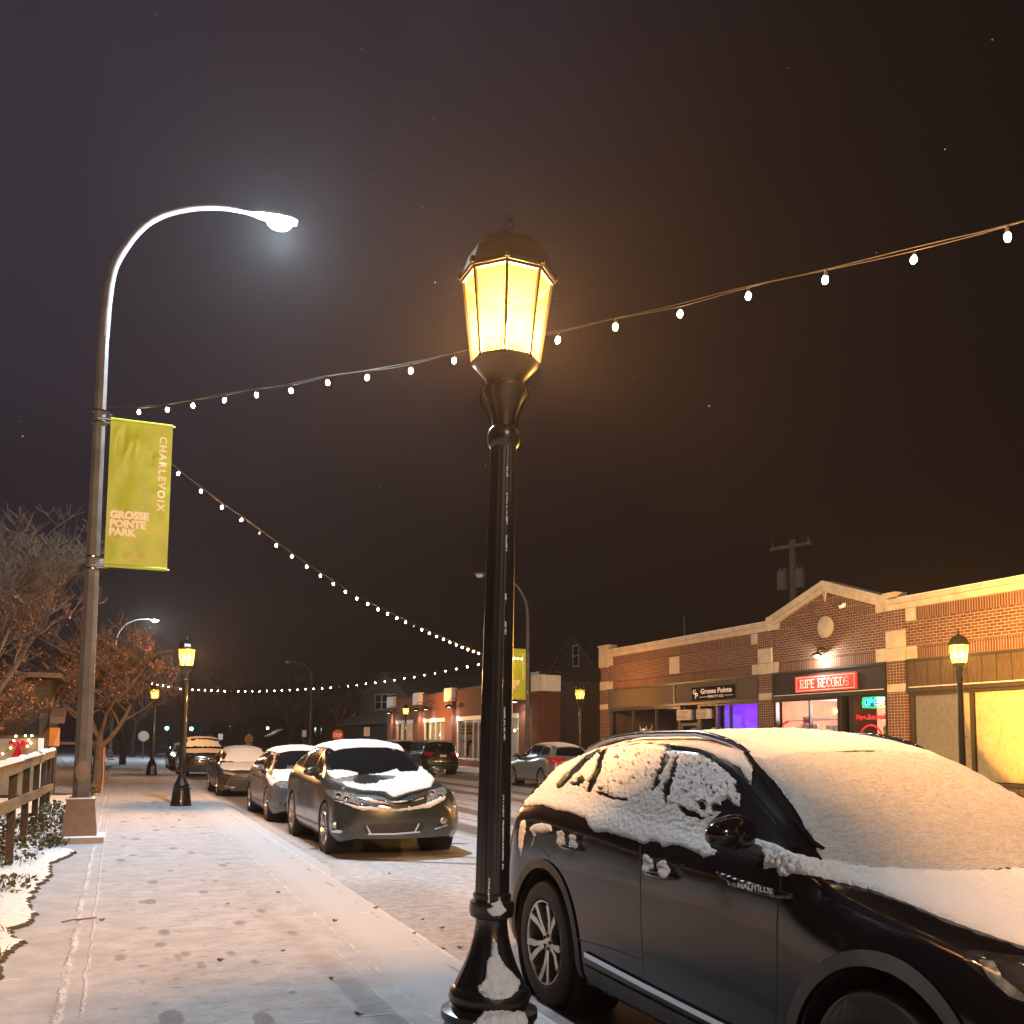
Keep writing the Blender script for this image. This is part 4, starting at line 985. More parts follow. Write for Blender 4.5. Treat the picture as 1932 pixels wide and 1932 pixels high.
def flute(a, z): return .035 * (abs(math.cos(a * 8)) - .5)
def make_lamp(label):
    r = thing('street_lamp', label, 'street lamp', (0, 0, 0), group='ornamental street lamps'); I = MAT['iron']
    m = MB(); m.lathe([(.235, 0), (.235, .03), (.222, .04), (.185, .36), (.20, .37), (.20, .40), (.17, .41), (.13, .42)], 40, 0)
    m.build('plinth', I, r, local=True)
    m = MB(); m.lathe([(.13, .40), (.165, .43), (.172, .455), (.165, .48), (.148, .495)], 48)
    m.lathe([(.150, .49), (.132, .53), (.108, .58), (.088, .635), (.074, .69), (.067, .745), (.068, .77)], 96, flute=lambda a, z: .03 * (abs(math.cos(a * 8)) - .6) * sstep(z, .76, .66))
    m.lathe([(.068, .765), (.090, .775), (.096, .80), (.092, .835), (.079, .845), (.082, .865), (.074, .872)], 40)
    m.build('base', I, r, local=True)
    m = MB(); m.lathe([(.073, .86), (.072, 1.2), (.066, 1.9), (.058, 2.80)], 96, flute=lambda a, z: .05 * max(0, abs(math.cos(a * 4)) - .75) * 4 - .02)
    m.lathe([(.058, 2.78), (.070, 2.80), (.075, 2.83), (.066, 2.86), (.05, 2.88)], 32)
    m.build('shaft', I, r, local=True)
    m = MB(); m.lathe([(.052, 2.86), (.052, 2.92), (.075, 2.99), (.098, 3.03), (.098, 3.05), (.082, 3.06), (.086, 3.09), (.135, 3.145), (.148, 3.16)], 32); m.build('neck', I, r, local=True)
    for k in range(4):
        a = pi / 4 + k * pi / 2; e = Vector((math.cos(a), math.sin(a), 0)); m = MB()
        m.tube([e * q + Vector((0, 0, z)) for q, z in ((.060, 2.86), (.066, 2.92), (.090, 2.965), (.112, 3.00), (.118, 3.03), (.108, 3.05), (.098, 3.04))], [.006, .007, .007, .007, .006, .006, .005], 6); m.build('scroll_bracket', I, r, local=True)
    # lantern: eight panes leaning outwards
    A = [pi / 8 + k * pi / 4 for k in range(8)]; z0, z1, r0, r1 = 3.165, 3.545, .146, .197
    m = MB()
    for a in A:
        e = Vector((math.cos(a), math.sin(a), 0)); m.bar(e * r0 + Vector((0, 0, z0 - .012)), e * r1 + Vector((0, 0, z1)), .013, .013, up=(-e.y, e.x, 0))
    def hoop(rr, z, w, h):
        P = [Vector((math.cos(a) * rr, math.sin(a) * rr, z)) for a in A]
        for i in range(8): m.bar(P[i], P[(i + 1) % 8], w, h)
    hoop(r0, z0, .014, .016); hoop(r1, z1, .016, .018); m.build('lantern_frame', I, r, local=True, smooth=False)
    m = MB()
    for i in range(8):
        e0, e1 = (Vector((math.cos(A[q % 8]), math.sin(A[q % 8]), 0)) for q in (i, i + 1))
        N = 6
        vs = [(e0 * (1 - u) + e1 * u) * (r0 + (r1 - r0) * w_) * .985 + Vector((0, 0, z0 + (z1 - z0) * w_)) for w_ in (0, .5, 1) for u in (0, 1)]
        m.add(vs, [(0, 1, 3, 2), (2, 3, 5, 4)])
    m.build('lantern_glass', MAT['pane'], r, local=True, smooth=False)
    m = MB(); m.lathe([(.150, z1 + .0), (.215, z1 + .002), (.218, z1 + .018), (.198, z1 + .05), (.178, z1 + .115), (.128, z1 + .172), (.062, z1 + .202), (.045, z1 + .212)], 8, rot=pi / 8)
    m.lathe([(.05, z1 + .20), (.056, z1 + .215), (.03, z1 + .23)], 16)
    for a in A: m.ball((math.cos(a) * .212, math.sin(a) * .212, z1 + .024), .016, 8, 0, (1, 1, 1.3))
    m.build('lantern_roof', I, r, local=True, smooth=False)
    m = MB(); m.lathe([(.185, z1 - .012), (.185, z1 - .004)], 8, rot=pi / 8); m.build('lantern_blackout', MAT['absorber'], r, local=True, smooth=False)  # black disc added to hide the glaring underside of the lantern roof
    m = MB(); m.lathe([(.025, z1 + .22), (.018, z1 + .25), (.026, z1 + .265), (.022, z1 + .285), (.014, z1 + .30), (.004, z1 + .325), (0, z1 + .335)], 14); m.build('finial', I, r, local=True)
    return r
LAMPS = [((1.464, 3.80, 0), 'tall black lamp post in front with a fluted base and glowing eight-sided amber lantern'),
         ((1.38, 22.99, 0), 'lamp post with a black cone base on the pavement left of the grey green crossover'),
         ((1.36, 42.8, 0), 'amber lamp post farther along the pavement beside the round-backed sign'),
         ((15.95, 14.6, 0), 'amber lamp post before the paper-covered shop window at the right'),
         ((16.75, 33.7, 0), 'amber lamp post before the dark gap between the two brick buildings'),
         ((16.7, 58.2, 0), 'amber lamp post before the lit brick shop windows with gooseneck lamps'),
         ((24.2, 100, 0), 'far amber lamp above the small white parking sign'),
         ((1.42, -15.4, 0), 'amber lamp post on the near pavement behind the viewpoint')]
lampA = None
for k, (p, lab) in enumerate(LAMPS):
    if k == 0: lampA = make_lamp(lab); lampA.location = p; lampA.rotation_euler = (0, R(1.0), 0)
    else: dup(lampA, p, 0, lab)
# snow caught on the near lamp post
def body_bvh(objs):
    V, Fc = [], []
    for o in objs:
        b = len(V); V += [o.matrix_world @ v.co for v in o.data.vertices]; Fc += [tuple(i + b for i in p.vertices) for p in o.data.polygons]
    return BVHTree.FromPolygons(V, Fc)
bpy.context.view_layer.update()
LI = lampA.matrix_world.inverted()
class Skin(Car):
    def __init__(s, root, bvh): s.root = root; s.inv = Matrix.Identity(4); s.bvh = bvh; s.nose = s.tail = 0
sk = Skin(lampA, body_bvh([o for o in lampA.children if o.name.split('.')[0] in ('base', 'shaft', 'plinth')]))
Lz = zoomer(1700, 3500, .31056)
for k, (q, th) in enumerate((([(868, 820), (898, 825), (930, 900), (935, 1000), (1000, 1130), (1090, 1240), (1190, 1340), (1215, 1400), (1190, 1440), (1185, 1500), (1100, 1580), (980, 1615), (890, 1612), (760, 1570), (690, 1510), (680, 1430), (770, 1370), (790, 1250), (800, 1090), (845, 1050)], .02),
                      ([(800, 345), (850, 370), (920, 350), (960, 270), (985, 360), (1000, 395), (1045, 450), (1010, 500), (950, 535), (880, 530), (820, 490), (795, 440), (860, 420), (870, 400)], .012),
                      ([(815, 20), (838, 20), (832, 250), (838, 350), (805, 350), (812, 200)], .006),
                      ([(640, 1900), (780, 1760), (900, 1742), (1000, 1735), (1100, 1790), (1290, 1780), (1310, 1850), (1300, 1960), (800, 1990), (560, 1960)], .02))):
    o = sk.panel('snow_patch', MAT['snow_car'], Lz(q), 'cam', 2., .002, th, 2., 40, rim=7, seed=k)
    if o:
        for v in o.data.vertices: v.co = LI @ v.co
for u0, sp in ((905, [(1200, 1240), (1290, 1310), (1400, 1425), (1465, 1500)]), (957, [(880, 900), (930, 990), (1010, 1040), (1120, 1135), (1170, 1200), (1330, 1400), (1500, 1640)])):
    for a, b in sp:
        o = sk.panel('snow_patch', MAT['snow_car'], [(u0 - 1.5 - (a - 900) * .012, a), (u0 + 1.2 - (a - 900) * .012, a), (u0 + 1.8 - (b - 900) * .012, b), (u0 - 1.2 - (b - 900) * .012, b)], 'cam', 2.2, .001, .004, .6, 60, rim=2, seed=int(a))
        if o:
            for v in o.data.vertices: v.co = LI @ v.co
m = MB(); m.lathe([(.197, .4), (.20, .404), (.16, .425), (.12, .43)], 24); m.lathe([(.092, .83), (.06, .905)], 20); m.lathe([(.150, .492), (.10, .60)], 24)

# ------------------------------------------------------------------ tall arm lamps, banners, strings of bulbs
MAT['pole'] = M('weathered_pole', (.085, .08, .076), .65, .1, var=.3, vs=3, bump=.1, bs=25)
MAT['pedestal'] = M('brown_pedestal', (.16, .115, .09), .65, var=.12, bump=.1)
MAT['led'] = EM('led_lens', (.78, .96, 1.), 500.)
MAT['led_off'] = M('unlit_lens', (.5, .52, .5), .3)
def make_arm(label):
    r = thing('street_light', label, 'street light', (0, 0, 0), group='tall curved street lights'); P = MAT['pole']
    m = MB()
    def frus(a, z0, b, z1, mi=0):
        m.add([(-a, -a, z0), (a, -a, z0), (a, a, z0), (-a, a, z0), (-b, -b, z1), (b, -b, z1), (b, b, z1), (-b, b, z1)], [(0, 3, 2, 1), (4, 5, 6, 7), (0, 1, 5, 4), (1, 2, 6, 5), (2, 3, 7, 6), (3, 0, 4, 7)], mi)
    frus(.235, .09, .185, .60); frus(.20, .60, .20, .625); frus(.165, .625, .155, .65); m.build('pedestal', MAT['pedestal'], r, local=True, smooth=False)
    m = MB(); m.box(-.36, .33, -.36, .36, -.05, .085); m.build('footing', MAT['kerb'], r, local=True, smooth=False)
    m = MB(); frus(.19, .626, .175, .642); frus(.35, .086, .32, .10); m.build('snow_cap', MAT['snow'], r, local=True, smooth=False)
    m = MB(); m.lathe([(.125, .64), (.118, 2.0), (.098, 5.0), (.083, 7.6)], 8, rot=pi / 8)
    arc = [(.0, 7.6), (.02, 8.15), (.07, 8.64), (.25, 9.12), (.60, 9.62), (1.0, 9.88), (1.46, 10.04), (1.82, 10.09), (2.07, 10.09)]
    fx = pchip([(i, a) for i, (a, b) in enumerate(arc)]); fz = pchip([(i, b) for i, (a, b) in enumerate(arc)])
    m.tube([(fx(i / 4), 0, fz(i / 4)) for i in range(33)], [.083 - .045 * i / 32 for i in range(33)], 12); m.build('pole', P, r, local=True)
    m = MB(); m.lathe([(.10, -.02), (.10, .012), (.08, .02), (0, .022)], 20, T=Matrix.Translation((0, -.115, 1.02)) @ Matrix.Rotation(pi / 2, 4, 'X') @ Matrix.Diagonal((.9, 1.5, 1, 1)), cap=False); m.build('hand_hole_cover', MAT['pedestal'], r, local=True)
    m = MB()
    vs = []; n = 12
    for i, (x, wx, hz) in enumerate(((2.02, .045, .045), (2.16, .07, .06), (2.31, .12, .085), (2.51, .165, .10), (2.72, .16, .085), (2.86, .09, .05))):
        for k in range(n):
            a = 2 * pi * k / n; vs.append((x, wx * math.cos(a), 10.08 + hz * (math.sin(a) if math.sin(a) > 0 else .45 * math.sin(a))))
    m.add(vs, [(i * n + k, i * n + (k + 1) % n, (i + 1) * n + (k + 1) % n, (i + 1) * n + k) for i in range(5) for k in range(n)] + [tuple(range(n - 1, -1, -1)), tuple(5 * n + k for k in range(n))])
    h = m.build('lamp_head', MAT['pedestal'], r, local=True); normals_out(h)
    m = MB(); m.ball((2.57, 0, 10.03), .17, 16, 0, (1.2, .95, .72)); m.build('lamp_lens', MAT['led'], h, local=True)  # lens bowl oversized, its shape imitates the glare around the lit head
    m = MB()
    for z in (6.44, 6.26, 4.2, 4.02): m.lathe([(.11, z - .012), (.11, z + .012)], 16)
    m.box(.08, .20, -.03, .03, 6.27, 6.40); m.box(.08, .20, -.03, .03, 4.04, 4.18); m.build('clamp', MAT['chrome'], r, local=True)
    return r
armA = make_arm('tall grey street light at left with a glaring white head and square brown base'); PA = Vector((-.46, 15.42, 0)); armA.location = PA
PB = Vector((17.0, 39.5, 0)); PC = Vector((-.46, 73.2, 0)); PD = Vector((17.0, -18.4, 0))
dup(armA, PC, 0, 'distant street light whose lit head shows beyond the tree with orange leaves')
def off_arm(p, lab, rz):
    r = dup(armA, p, rz, lab); r.scale = (.92, .92, .885)
    for ch in r.children:
        for g in ch.children:
            if g.name.startswith('lamp_lens'):
                g.data = g.data.copy(); g.data.materials[0] = MAT['led_off']
    return r
off_arm(PB, 'unlit curved street light carrying a green banner behind the near lamp post', pi)
pE = onx(585, 1400, 17.0); off_arm((17.0, pE.y, 0), 'slim unlit curved street light far off above the silver hatchback', pi)
pF = onx(434, 1400, 17.0); off_arm((17.0, pF.y, 0), 'farthest unlit street light rising above the snow-covered saloon', pi)
off_arm(PD, 'unlit street light across the street behind the viewpoint', pi)
PG = Vector((-.46, -9.0, 0)); dup(armA, PG, 0, 'lit street light added behind the viewpoint to brighten the near pavement')  # made-up light out of view, added as fill for near car and pavement

MAT['banner'] = M('lime_banner_cloth', (.36, .47, .02), .45, var=.08, vs=5)
MAT['cream'] = M('cream_print', (.88, .78, .66), .6, var=.03)
MAT['faint'] = M('faint_print', (.50, .47, .12), .6, var=.03)
def make_banner(label):
    W, H = .885, 2.24; r = thing('banner', label, 'banner', (0, 0, 0), group='lime street banners')
    def wr(x, z):
        u, v = x / W, -z / H
        d = .012 * math.sin(5 * u + 2) * math.sin(3 * v)
        d += .055 * math.exp(-((u - .32) / .22) ** 2 - ((v - .16) / .14) ** 2) * noise.noise(Vector((u * 8 + v * 5, v * 5, 0))) + .022 * noise.noise(Vector((u * 3, v * 7, 4)))
        return d * min(1, 12 * v) * min(1, 12 * (1 - v))
    xs = [W * i / 40 for i in range(41)]; zs = [-H * i / 90 for i in range(91)]; m = MB()
    for sgn in (0, 1):
        vs = [(x, wr(x, z) + .003 * sgn, z) for z in zs for x in xs]; b = 41
        m.add(vs, [((j * b + i, (j + 1) * b + i, (j + 1) * b + i + 1, j * b + i + 1) if sgn == 0 else (j * b + i, j * b + i + 1, (j + 1) * b + i + 1, (j + 1) * b + i)) for j in range(90) for i in range(40)])
    cl = m.build('cloth', MAT['banner'], r, local=True)
    def put(s, x, z, a, b, w, h, bold, mt, sp=1.):
        m = MB(); put_text(m, s, (x, 0, z), a, b, w, h, bold, 0, sp, .001); m.v = [(q[0], wr(q[0], q[2]) - .004 + (q[1]) * .3, q[2]) for q in m.v]
        return m.build('lettering', mt, cl, local=True, smooth=False)
    put('CHARLEVOIX', .80 * W, -.080 * H, (0, 0, -1), (1, 0, 0), .525 * H, .105, .004, MAT['cream'], 1.3)
    put('GROSSE', .055 * W, -.672 * H, (1, 0, 0), (0, 0, 1), .62 * W, .112, .009, MAT['cream'])
    put('POINTE', .055 * W, -.732 * H, (1, 0, 0), (0, 0, 1), .575 * W, .108, .009, MAT['cream'])
    put('PARK', .055 * W, -.790 * H, (1, 0, 0), (0, 0, 1), .43 * W, .108, .009, MAT['cream'])
    put('LIVE THE PARK', .06 * W, -.838 * H, (1, 0, 0), (0, 0, 1), .47 * W, .048, .004, MAT['faint'])
    m = MB(); cx, cz = .50 * W, -.905 * H; Y = -.012
    def q(a, b, w): m.bar((cx + a[0], Y, cz + a[1]), (cx + b[0], Y, cz + b[1]), w, .003, up=(0, 1, 0))
    q((-.05, .0), (0, .09), .01); q((.05, 0), (0, .09), .01); q((-.06, .0), (.06, .0), .012)
    for a in (150, 165, 180, 195, 210, 30, 15, 0, -15, -30): q((math.cos(R(a)) * .085, math.sin(R(a)) * .06 - .03), (math.cos(R(a)) * .19, math.sin(R(a)) * .12 - .03), .006)
    q((-.08, -.10), (-.04, -.02), .012); q((.08, -.10), (.04, -.02), .012)
    m.prism([(0, -.13), (.035, -.085), (.028, -.065), (.010, -.065), (0, -.075), (-.010, -.065), (-.028, -.065), (-.035, -.085)], lambda a, b, d: (cx + a, d, cz + b), Y - .002, Y + .002)
    m.build('emblem', MAT['faint'], cl, local=True, smooth=False)
    for z in (0., -H):
        m = MB(); m.tube([(-.18, .002, z), (W + .035, .002, z)], .016, 10); m.tube([(.0, .002, z), (W, .002, z)], .026, 12, 1); m.build('rod', [MAT['chrome'], MAT['banner']], r, local=True)
    return r
banA = make_banner('lime green street banner reading CHARLEVOIX on the tall pole at the left'); banA.location = (-.30, 15.30, 6.31)
dup(banA, (17.0 - .15 - .885, 39.38, 5.63), 0, 'lime banner behind the near lamp post, cut off by it')
dup(banA, (-.30, 73.1, 6.31), 0, 'faint lime banner behind the branches with orange leaves')

MAT['wire'] = M('black_wire', (.02, .018, .016), .5)
MAT['bulb'] = EM('string_bulb', (1., .66, .28), 170.)
MAT['bulb_off'] = M('dead_bulb', (.5, .48, .45), .15, coat=1.)
bm_ = None
def string_lights(label, p, q, px, bulbs=None, spacing=.73, dead=(), tail=None, head=None):
    """px: points measured along the string, all lying over the ground line p-q"""
    r = thing('string_lights', label, 'string lights', tuple(p), group='strings of bulbs over the street'); global bm_
    P = [onplane(u, v, p, q) for u, v in px]
    if head: P = [Vector(head)] + P
    if tail: P += [Vector(t) for t in tail]
    d = [0.]
    for a, b in zip(P[:-1], P[1:]): d.append(d[-1] + (b - a).length)
    f = [pchip([(s, v[k]) for s, v in zip(d, P)]) for k in range(3)]
    at = lambda s: Vector((f[0](s), f[1](s), f[2](s)))
    if bulbs: B = [onplane(u, v, p, q) for u, v in bulbs]
    else: B = [at(s) for s in np.arange(.5, d[-1] - .2, spacing)]
    if tail:
        k0 = len(P) - len(tail) - 1; B += [at(s) for s in np.arange(d[k0] + .5, d[-1], .9)]
    m = MB(); N = int(d[-1] / .25)
    up = Vector((0, 0, .062))
    for o in (0., .014): m.tube([at(d[-1] * i / N) + up + Vector((0, 0, o + .006 * math.sin(i * .9 + o * 200))) for i in range(N + 1)], .0042, 5)
    m.build('wire', MAT['wire'], r)
    if bm_ is None:
        b = MB(); b.ball((0, 0, -.008), .025, 10, 0, (.9, .9, 1.3)); b.lathe([(.013, .018), (.015, .04), (.010, .066)], 8, 1); bm_ = b.build('bulb', [MAT['bulb'], MAT['wire']], None, local=True); me = bm_.data
        bm_off = me.copy(); bm_off.materials[0] = MAT['bulb_off']; string_lights.off = bm_off; first_ = bm_
    else: first_ = None
    for k, b in enumerate(B):
        o = first_ or bpy.data.objects.new('bulb', bm_.data)
        if first_ is None: COL.objects.link(o)
        first_ = None
        o.parent = r; o.location = b - Vector(p); o.rotation_euler = (random.uniform(-.3, .3), random.uniform(-.3, .3), 0)
        if k in dead: o.data = string_lights.off
    return r
pa = Vector((PA.x + .1, PA.y - .1, 0)); pb = Vector((PB.x - .1, PB.y, 0)); pc = Vector((PC.x + .1, PC.y, 0)); pd = Vector((PD.x - .1, PD.y, 0))
B1 = [(262, 777), (316, 772), (364, 764), (424, 754), (484, 744), (549, 736), (618, 721), (693, 711), (775, 698), (857, 679), (952, 655), (1053, 640), (1161, 615), (1283, 591), (1412, 557), (1557, 526), (1724, 488), (1901, 445)]
string_lights('string of bulbs rising from the left pole across the sky to the upper right', pa, pd, B1, B1, head=(pa.x, pa.y, 6.42), tail=[(8.5, -1.99, 4.75), (12, -8.6, 5.1), (16.9, -18.2, 6.2)])
string_lights('string of bulbs sagging steeply from the lime banner down to the far pole', pa, pb, [(325, 883), (352, 906), (389, 933), (421, 958), (458, 982), (485, 1002), (513, 1022), (541, 1042), (587, 1074), (627, 1100), (665, 1124), (697, 1141), (760, 1171), (830, 1203), (880, 1224), (905, 1233), (960, 1241), (988, 1243)], head=(pa.x, pa.y, 6.35), dead=(6, 19))
string_lights('far level string of bulbs crossing low above the parked cars', pb, pc, [(985, 1236), (940, 1245), (905, 1253), (850, 1264), (800, 1274), (700, 1289), (600, 1299), (520, 1303), (437, 1304), (390, 1302), (345, 1300), (300, 1292), (237, 1279)], dead=(17, 31, 40))
# ------------------------------------------------------------------ brick buildings across the street
FX = 19.3
def brick_mat(name, kind, c1=(.122, .049, .025), c2=(.070, .024, .015), mort=(.34, .28, .20), axes='yz'):
    t = NT(name); c = t.coord(); x, y, z = t.sep(c)
    h = y if axes == 'yz' else x
    vec = t.comb(z, h) if kind == 'soldier' else t.comb(h, z)
    b = t.n('ShaderNodeTexBrick'); t.l(vec, b.inputs['Vector'])
    b.inputs['Scale'].default_value = 1; b.inputs['Brick Width'].default_value = {'run': .215, 'soldier': .34, 'stack': .115}[kind]; b.inputs['Row Height'].default_value = .0775 if kind != 'stack' else .0775
    b.inputs['Mortar Size'].default_value = .0075; b.inputs['Mortar Smooth'].default_value = .25; b.inputs['Bias'].default_value = -.1
    b.offset = .5 if kind == 'run' else 0.; b.inputs[1].default_value = (*c1, 1); b.inputs[2].default_value = (*c2, 1); b.inputs[3].default_value = (*mort, 1)
    g = t.noise(c, 2.2, 5, .65)
    k = t.mix(t.math('MULTIPLY', t.step(g, .45, .75), .45), b.outputs[0], (.09, .055, .04, 1))
    inv = t.math('SUBTRACT', 1., b.outputs['Fac'])
    hh = t.math('ADD', inv, t.math('MULTIPLY', t.noise(c, 60, 3), .25))
    return t.pbr(k, .85, 0, t.bump(hh, .012, .8), 0, .25)
MAT['brick'] = brick_mat('running_brick', 'run'); MAT['soldier'] = brick_mat('soldier_brick', 'soldier'); MAT['stack'] = brick_mat('stacked_brick', 'stack')
MAT['brick_x'] = brick_mat('running_brick_return', 'run', axes='xz')
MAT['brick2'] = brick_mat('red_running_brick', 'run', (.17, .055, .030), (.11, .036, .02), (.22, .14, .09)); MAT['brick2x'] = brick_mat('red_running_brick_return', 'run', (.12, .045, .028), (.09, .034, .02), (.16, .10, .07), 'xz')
def stone():
    t = NT('limestone'); c = t.coord(); g = t.noise(c, 3, 6, .7); f = t.noise(c, 40, 4)
    k = t.mix(t.step(g, .3, .75), (.48, .41, .29, 1), (.34, .28, .19, 1)); k = t.mix(t.math('MULTIPLY', t.step(f, .6, .75), .4), k, (.16, .13, .09, 1))
    return t.pbr(k, .8, 0, t.bump(f, .01, .4), 0, .3)
MAT['stone'] = stone()
def boards(name, c1, c2, wdt=.14):
    t = NT(name); c = t.coord(); x, y, z = t.sep(c)
    fr = t.math('FRACT', t.math('MULTIPLY', y, 1 / wdt)); gr = t.step(t.math('ABSOLUTE', t.math('SUBTRACT', fr, .5)), .45, .49)
    n = t.noise(t.comb(t.math('MULTIPLY', y, 9.), t.math('MULTIPLY', z, 1.2)), 2.4, 6, .7)
    k = t.mix(t.step(n, .3, .7), (*c1, 1), (*c2, 1)); k = t.mix(gr, k, (.02, .016, .012, 1))
    return t.pbr(k, .75, 0, t.bump(t.math('SUBTRACT', t.math('MULTIPLY', n, .3), gr), .01, .8), 0, .15)
MAT['fascia_wood'] = boards('weathered_board_fascia', (.12, .095, .062), (.065, .052, .036)); MAT['fascia_dark'] = boards('dark_board_fascia', (.030, .027, .022), (.018, .017, .014), .3); MAT['fascia_brown'] = boards('brown_board_fascia', (.04, .028, .018), (.085, .058, .034), .42)
MAT['bronze'] = M('bronze_frame', (.05, .042, .032), .45, .5); MAT['blackf'] = M('black_frame', (.014, .014, .014), .4, .3)
MAT['white'] = M('white_paint', (.75, .73, .70), .6, var=.06); MAT['cream_trim'] = M('cream_lintel', (.58, .52, .42), .7)
def shop_glass():
    t = NT('shop_window_glass'); g = t.n('ShaderNodeBsdfGlossy'); g.inputs['Roughness'].default_value = .03; tp = t.n('ShaderNodeBsdfTransparent'); fr = t.n('ShaderNodeFresnel'); fr.inputs[0].default_value = 1.45
    mx = t.n('ShaderNodeMixShader'); t.l(t.math('MULTIPLY_ADD', fr.outputs[0], .9, .03), mx.inputs[0]); t.l(tp.outputs[0], mx.inputs[1]); t.l(g.outputs[0], mx.inputs[2]); t.l(mx.outputs[0], t.out.inputs[0]); return t.m
MAT['shopglass'] = shop_glass()
def paper():
    t = NT('kraft_paper'); c = t.coord(); x, y, z = t.sep(c)
    wv = t.noise(t.comb(t.math('MULTIPLY_ADD', z, .5, y), t.math('MULTIPLY', z, .5)), 2.6, 4, .6, .8); f = t.noise(c, 9, 5, .6)
    k = t.mix(t.step(f, .3, .7), (.50, .39, .20, 1), (.60, .47, .25, 1))
    tape = t.math('MULTIPLY', t.step(t.noise(c, 5.5, 2), .68, .70), t.step(t.math('ABSOLUTE', t.math('SUBTRACT', t.math('FRACT', t.math('MULTIPLY', z, 1 / .85)), .5)), .46, .48))
    k = t.mix(tape, k, (.12, .08, .04, 1))
    return t.pbr(k, .75, 0, t.bump(t.math('ADD', t.math('MULTIPLY', wv, 3.), t.math('MULTIPLY', f, .3)), .05, .9), 0, .3)
MAT['paper'] = paper()

def fb(m, y0, y1, z0, z1, out=0., back=.25, mi=0): return m.box(FX - out, FX + back, min(y0, y1), max(y0, y1), z0, z1, mi)
class Bld:
    def __init__(s, name, label, cat, loc): s.r = thing(name, label, cat, loc)
    def part(s, name, mat, fn, smooth=False, parent=None):
        m = MB(); fn(m); return m.build(name, mat, parent or s.r, smooth=smooth)
rb_ = Bld('brick_shop_building', 'long single-storey brick building with a pale stone cap and three shopfronts at right', 'building', (FX, 22, 0))
bay = ((36.0, 25.72), (24.97, 20.08), (19.35, 9.05))
YL, YR = 36.8, 8.3
def wall(m):
    fb(m, YL, YR, 4.06, 4.77); fb(m, 36.0, 25.72, 4.77, 5.12); fb(m, 19.35, 9.05, 4.77, 5.12)
    m.prism([(24.97, 4.77), (24.97, 5.18), (22.46, 6.02), (20.08, 5.18), (20.08, 4.77)], lambda y, z, d: (d, y, z), FX, FX + .25)
rb_.part('wall', MAT['brick'], wall)
def sold(m):
    for a, b in ((35.7, 26.05), (19.0, 9.4)): fb(m, a, b, 4.79, 5.10, .012, -.001)
    for a, b in ((35.7, 26.05), (24.68, 20.45), (19.0, 9.4)): fb(m, a, b, 3.74, 4.02, .012, .25); fb(m, a, b, 4.03, 4.07, .02, .0)
rb_.part('soldier_course', MAT['soldier'], sold)
m = MB()
for a, b in (((24.6, 4.86), (22.46, 5.72)), ((22.46, 5.72), (20.35, 4.86))):
    m.prism([(a[0], a[1] + .28), (b[0], b[1] + .28), (b[0], b[1] + .02), (a[0], a[1] + .02)], lambda y, z, d: (d, y, z), FX - .012, FX + .001)
m.build('soldier_course', MAT['soldier'], rb_.r, smooth=False)
for k, (a, b) in enumerate(((36.8, 36.03), (25.69, 25.0), (20.05, 19.38), (9.02, 8.3))):
    def pier(m): fb(m, a, b, -.1, 3.72, .05, .3); fb(m, a, b, 4.56, 5.10, .05, .3)
    rb_.part('pier', MAT['stack'] if k else MAT['brick'], pier)
    def blk(m): fb(m, a, b, 2.90, 3.115, .055, .29)
    rb_.part('stone_band', MAT['stone'], blk)
    if k: rb_.part('stone_block', MAT['stone'], lambda m: (fb(m, a, b, 3.73, 4.075, .062, .28), fb(m, a, b, 4.085, 4.55, .062, .28)))
    else: rb_.part('stone_block', MAT['stone'], lambda m: fb(m, a, b, 3.73, 4.08, .055, .28))
for y0, y1, z0, z1 in ((36.02, 35.68, 4.75, 5.10), (26.06, 25.72, 4.75, 5.10), (24.97, 24.63, 5.12, 5.48), (20.42, 20.08, 5.12, 5.48), (19.34, 19.0, 4.76, 5.10), (36.02, 35.73, 3.74, 4.06), (26.04, 25.72, 3.72, 4.07), (24.97, 24.69, 3.73, 4.08), (20.46, 20.08, 3.73, 4.10), (19.34, 19.0, 3.75, 4.08), (31.16, 30.5, 4.085, 4.725)):
    rb_.part('stone_block', MAT['stone'], lambda m: fb(m, y0, y1, z0, z1, .035, .2))
def coping(m):
    for a, b in ((36.02, 25.05), (20.03, 8.3)): fb(m, a, b, 5.11, 5.27, .07, .3); fb(m, a, b, 5.275, 5.41, .12, .35)
    fb(m, 36.83, 36.02, 4.70, 5.58, .09, .35); fb(m, 36.86, 35.99, 5.585, 5.66, .13, .38)
    for (a, za), (b, zb), hi in (((25.16, 5.38), (22.46, 6.22), 1), ((22.46, 6.22), (19.9, 5.38), 1)):
        m.prism([(a, za - .21), (b, zb - .04 - .17), (b, zb - .085), (a, za - .085)], lambda y, z, d: (d, y, z), FX - .08, FX + .3)
        m.prism([(a, za - .08), (b, zb - .08), (b, zb + .12), (a, za + .12)], lambda y, z, d: (d, y, z), FX - .13, FX + .35)
    fb(m, 25.2, 24.98, 5.17, 5.55, .09, .3); fb(m, 20.08, 19.6, 5.45, 5.60, .12, .3)
rb_.part('coping', MAT['stone'], coping)
def capsnow(m):
    for a, b in ((35.98, 25.2), (19.55, 8.3)): fb(m, a, b, 5.412, 5.43, .11, .34)
rb_.part('coping_snow', MAT['snow_thin'], capsnow)
m = MB(); m.lathe([(.325, 0), (.325, .05), (.29, .06), (0, .062)], 32, T=Matrix.Translation((FX, 22.47, 4.95)) @ Matrix.Rotation(-pi / 2, 4, 'Y')); m.build('stone_roundel', MAT['stone'], rb_.r)
m = MB(); m.prism([(22.53, 5.98), (22.46, 5.70), (22.39, 5.98)], lambda y, z, d: (d, y, z), FX - .05, FX); m.build('keystone', MAT['stone'], rb_.r, smooth=False)
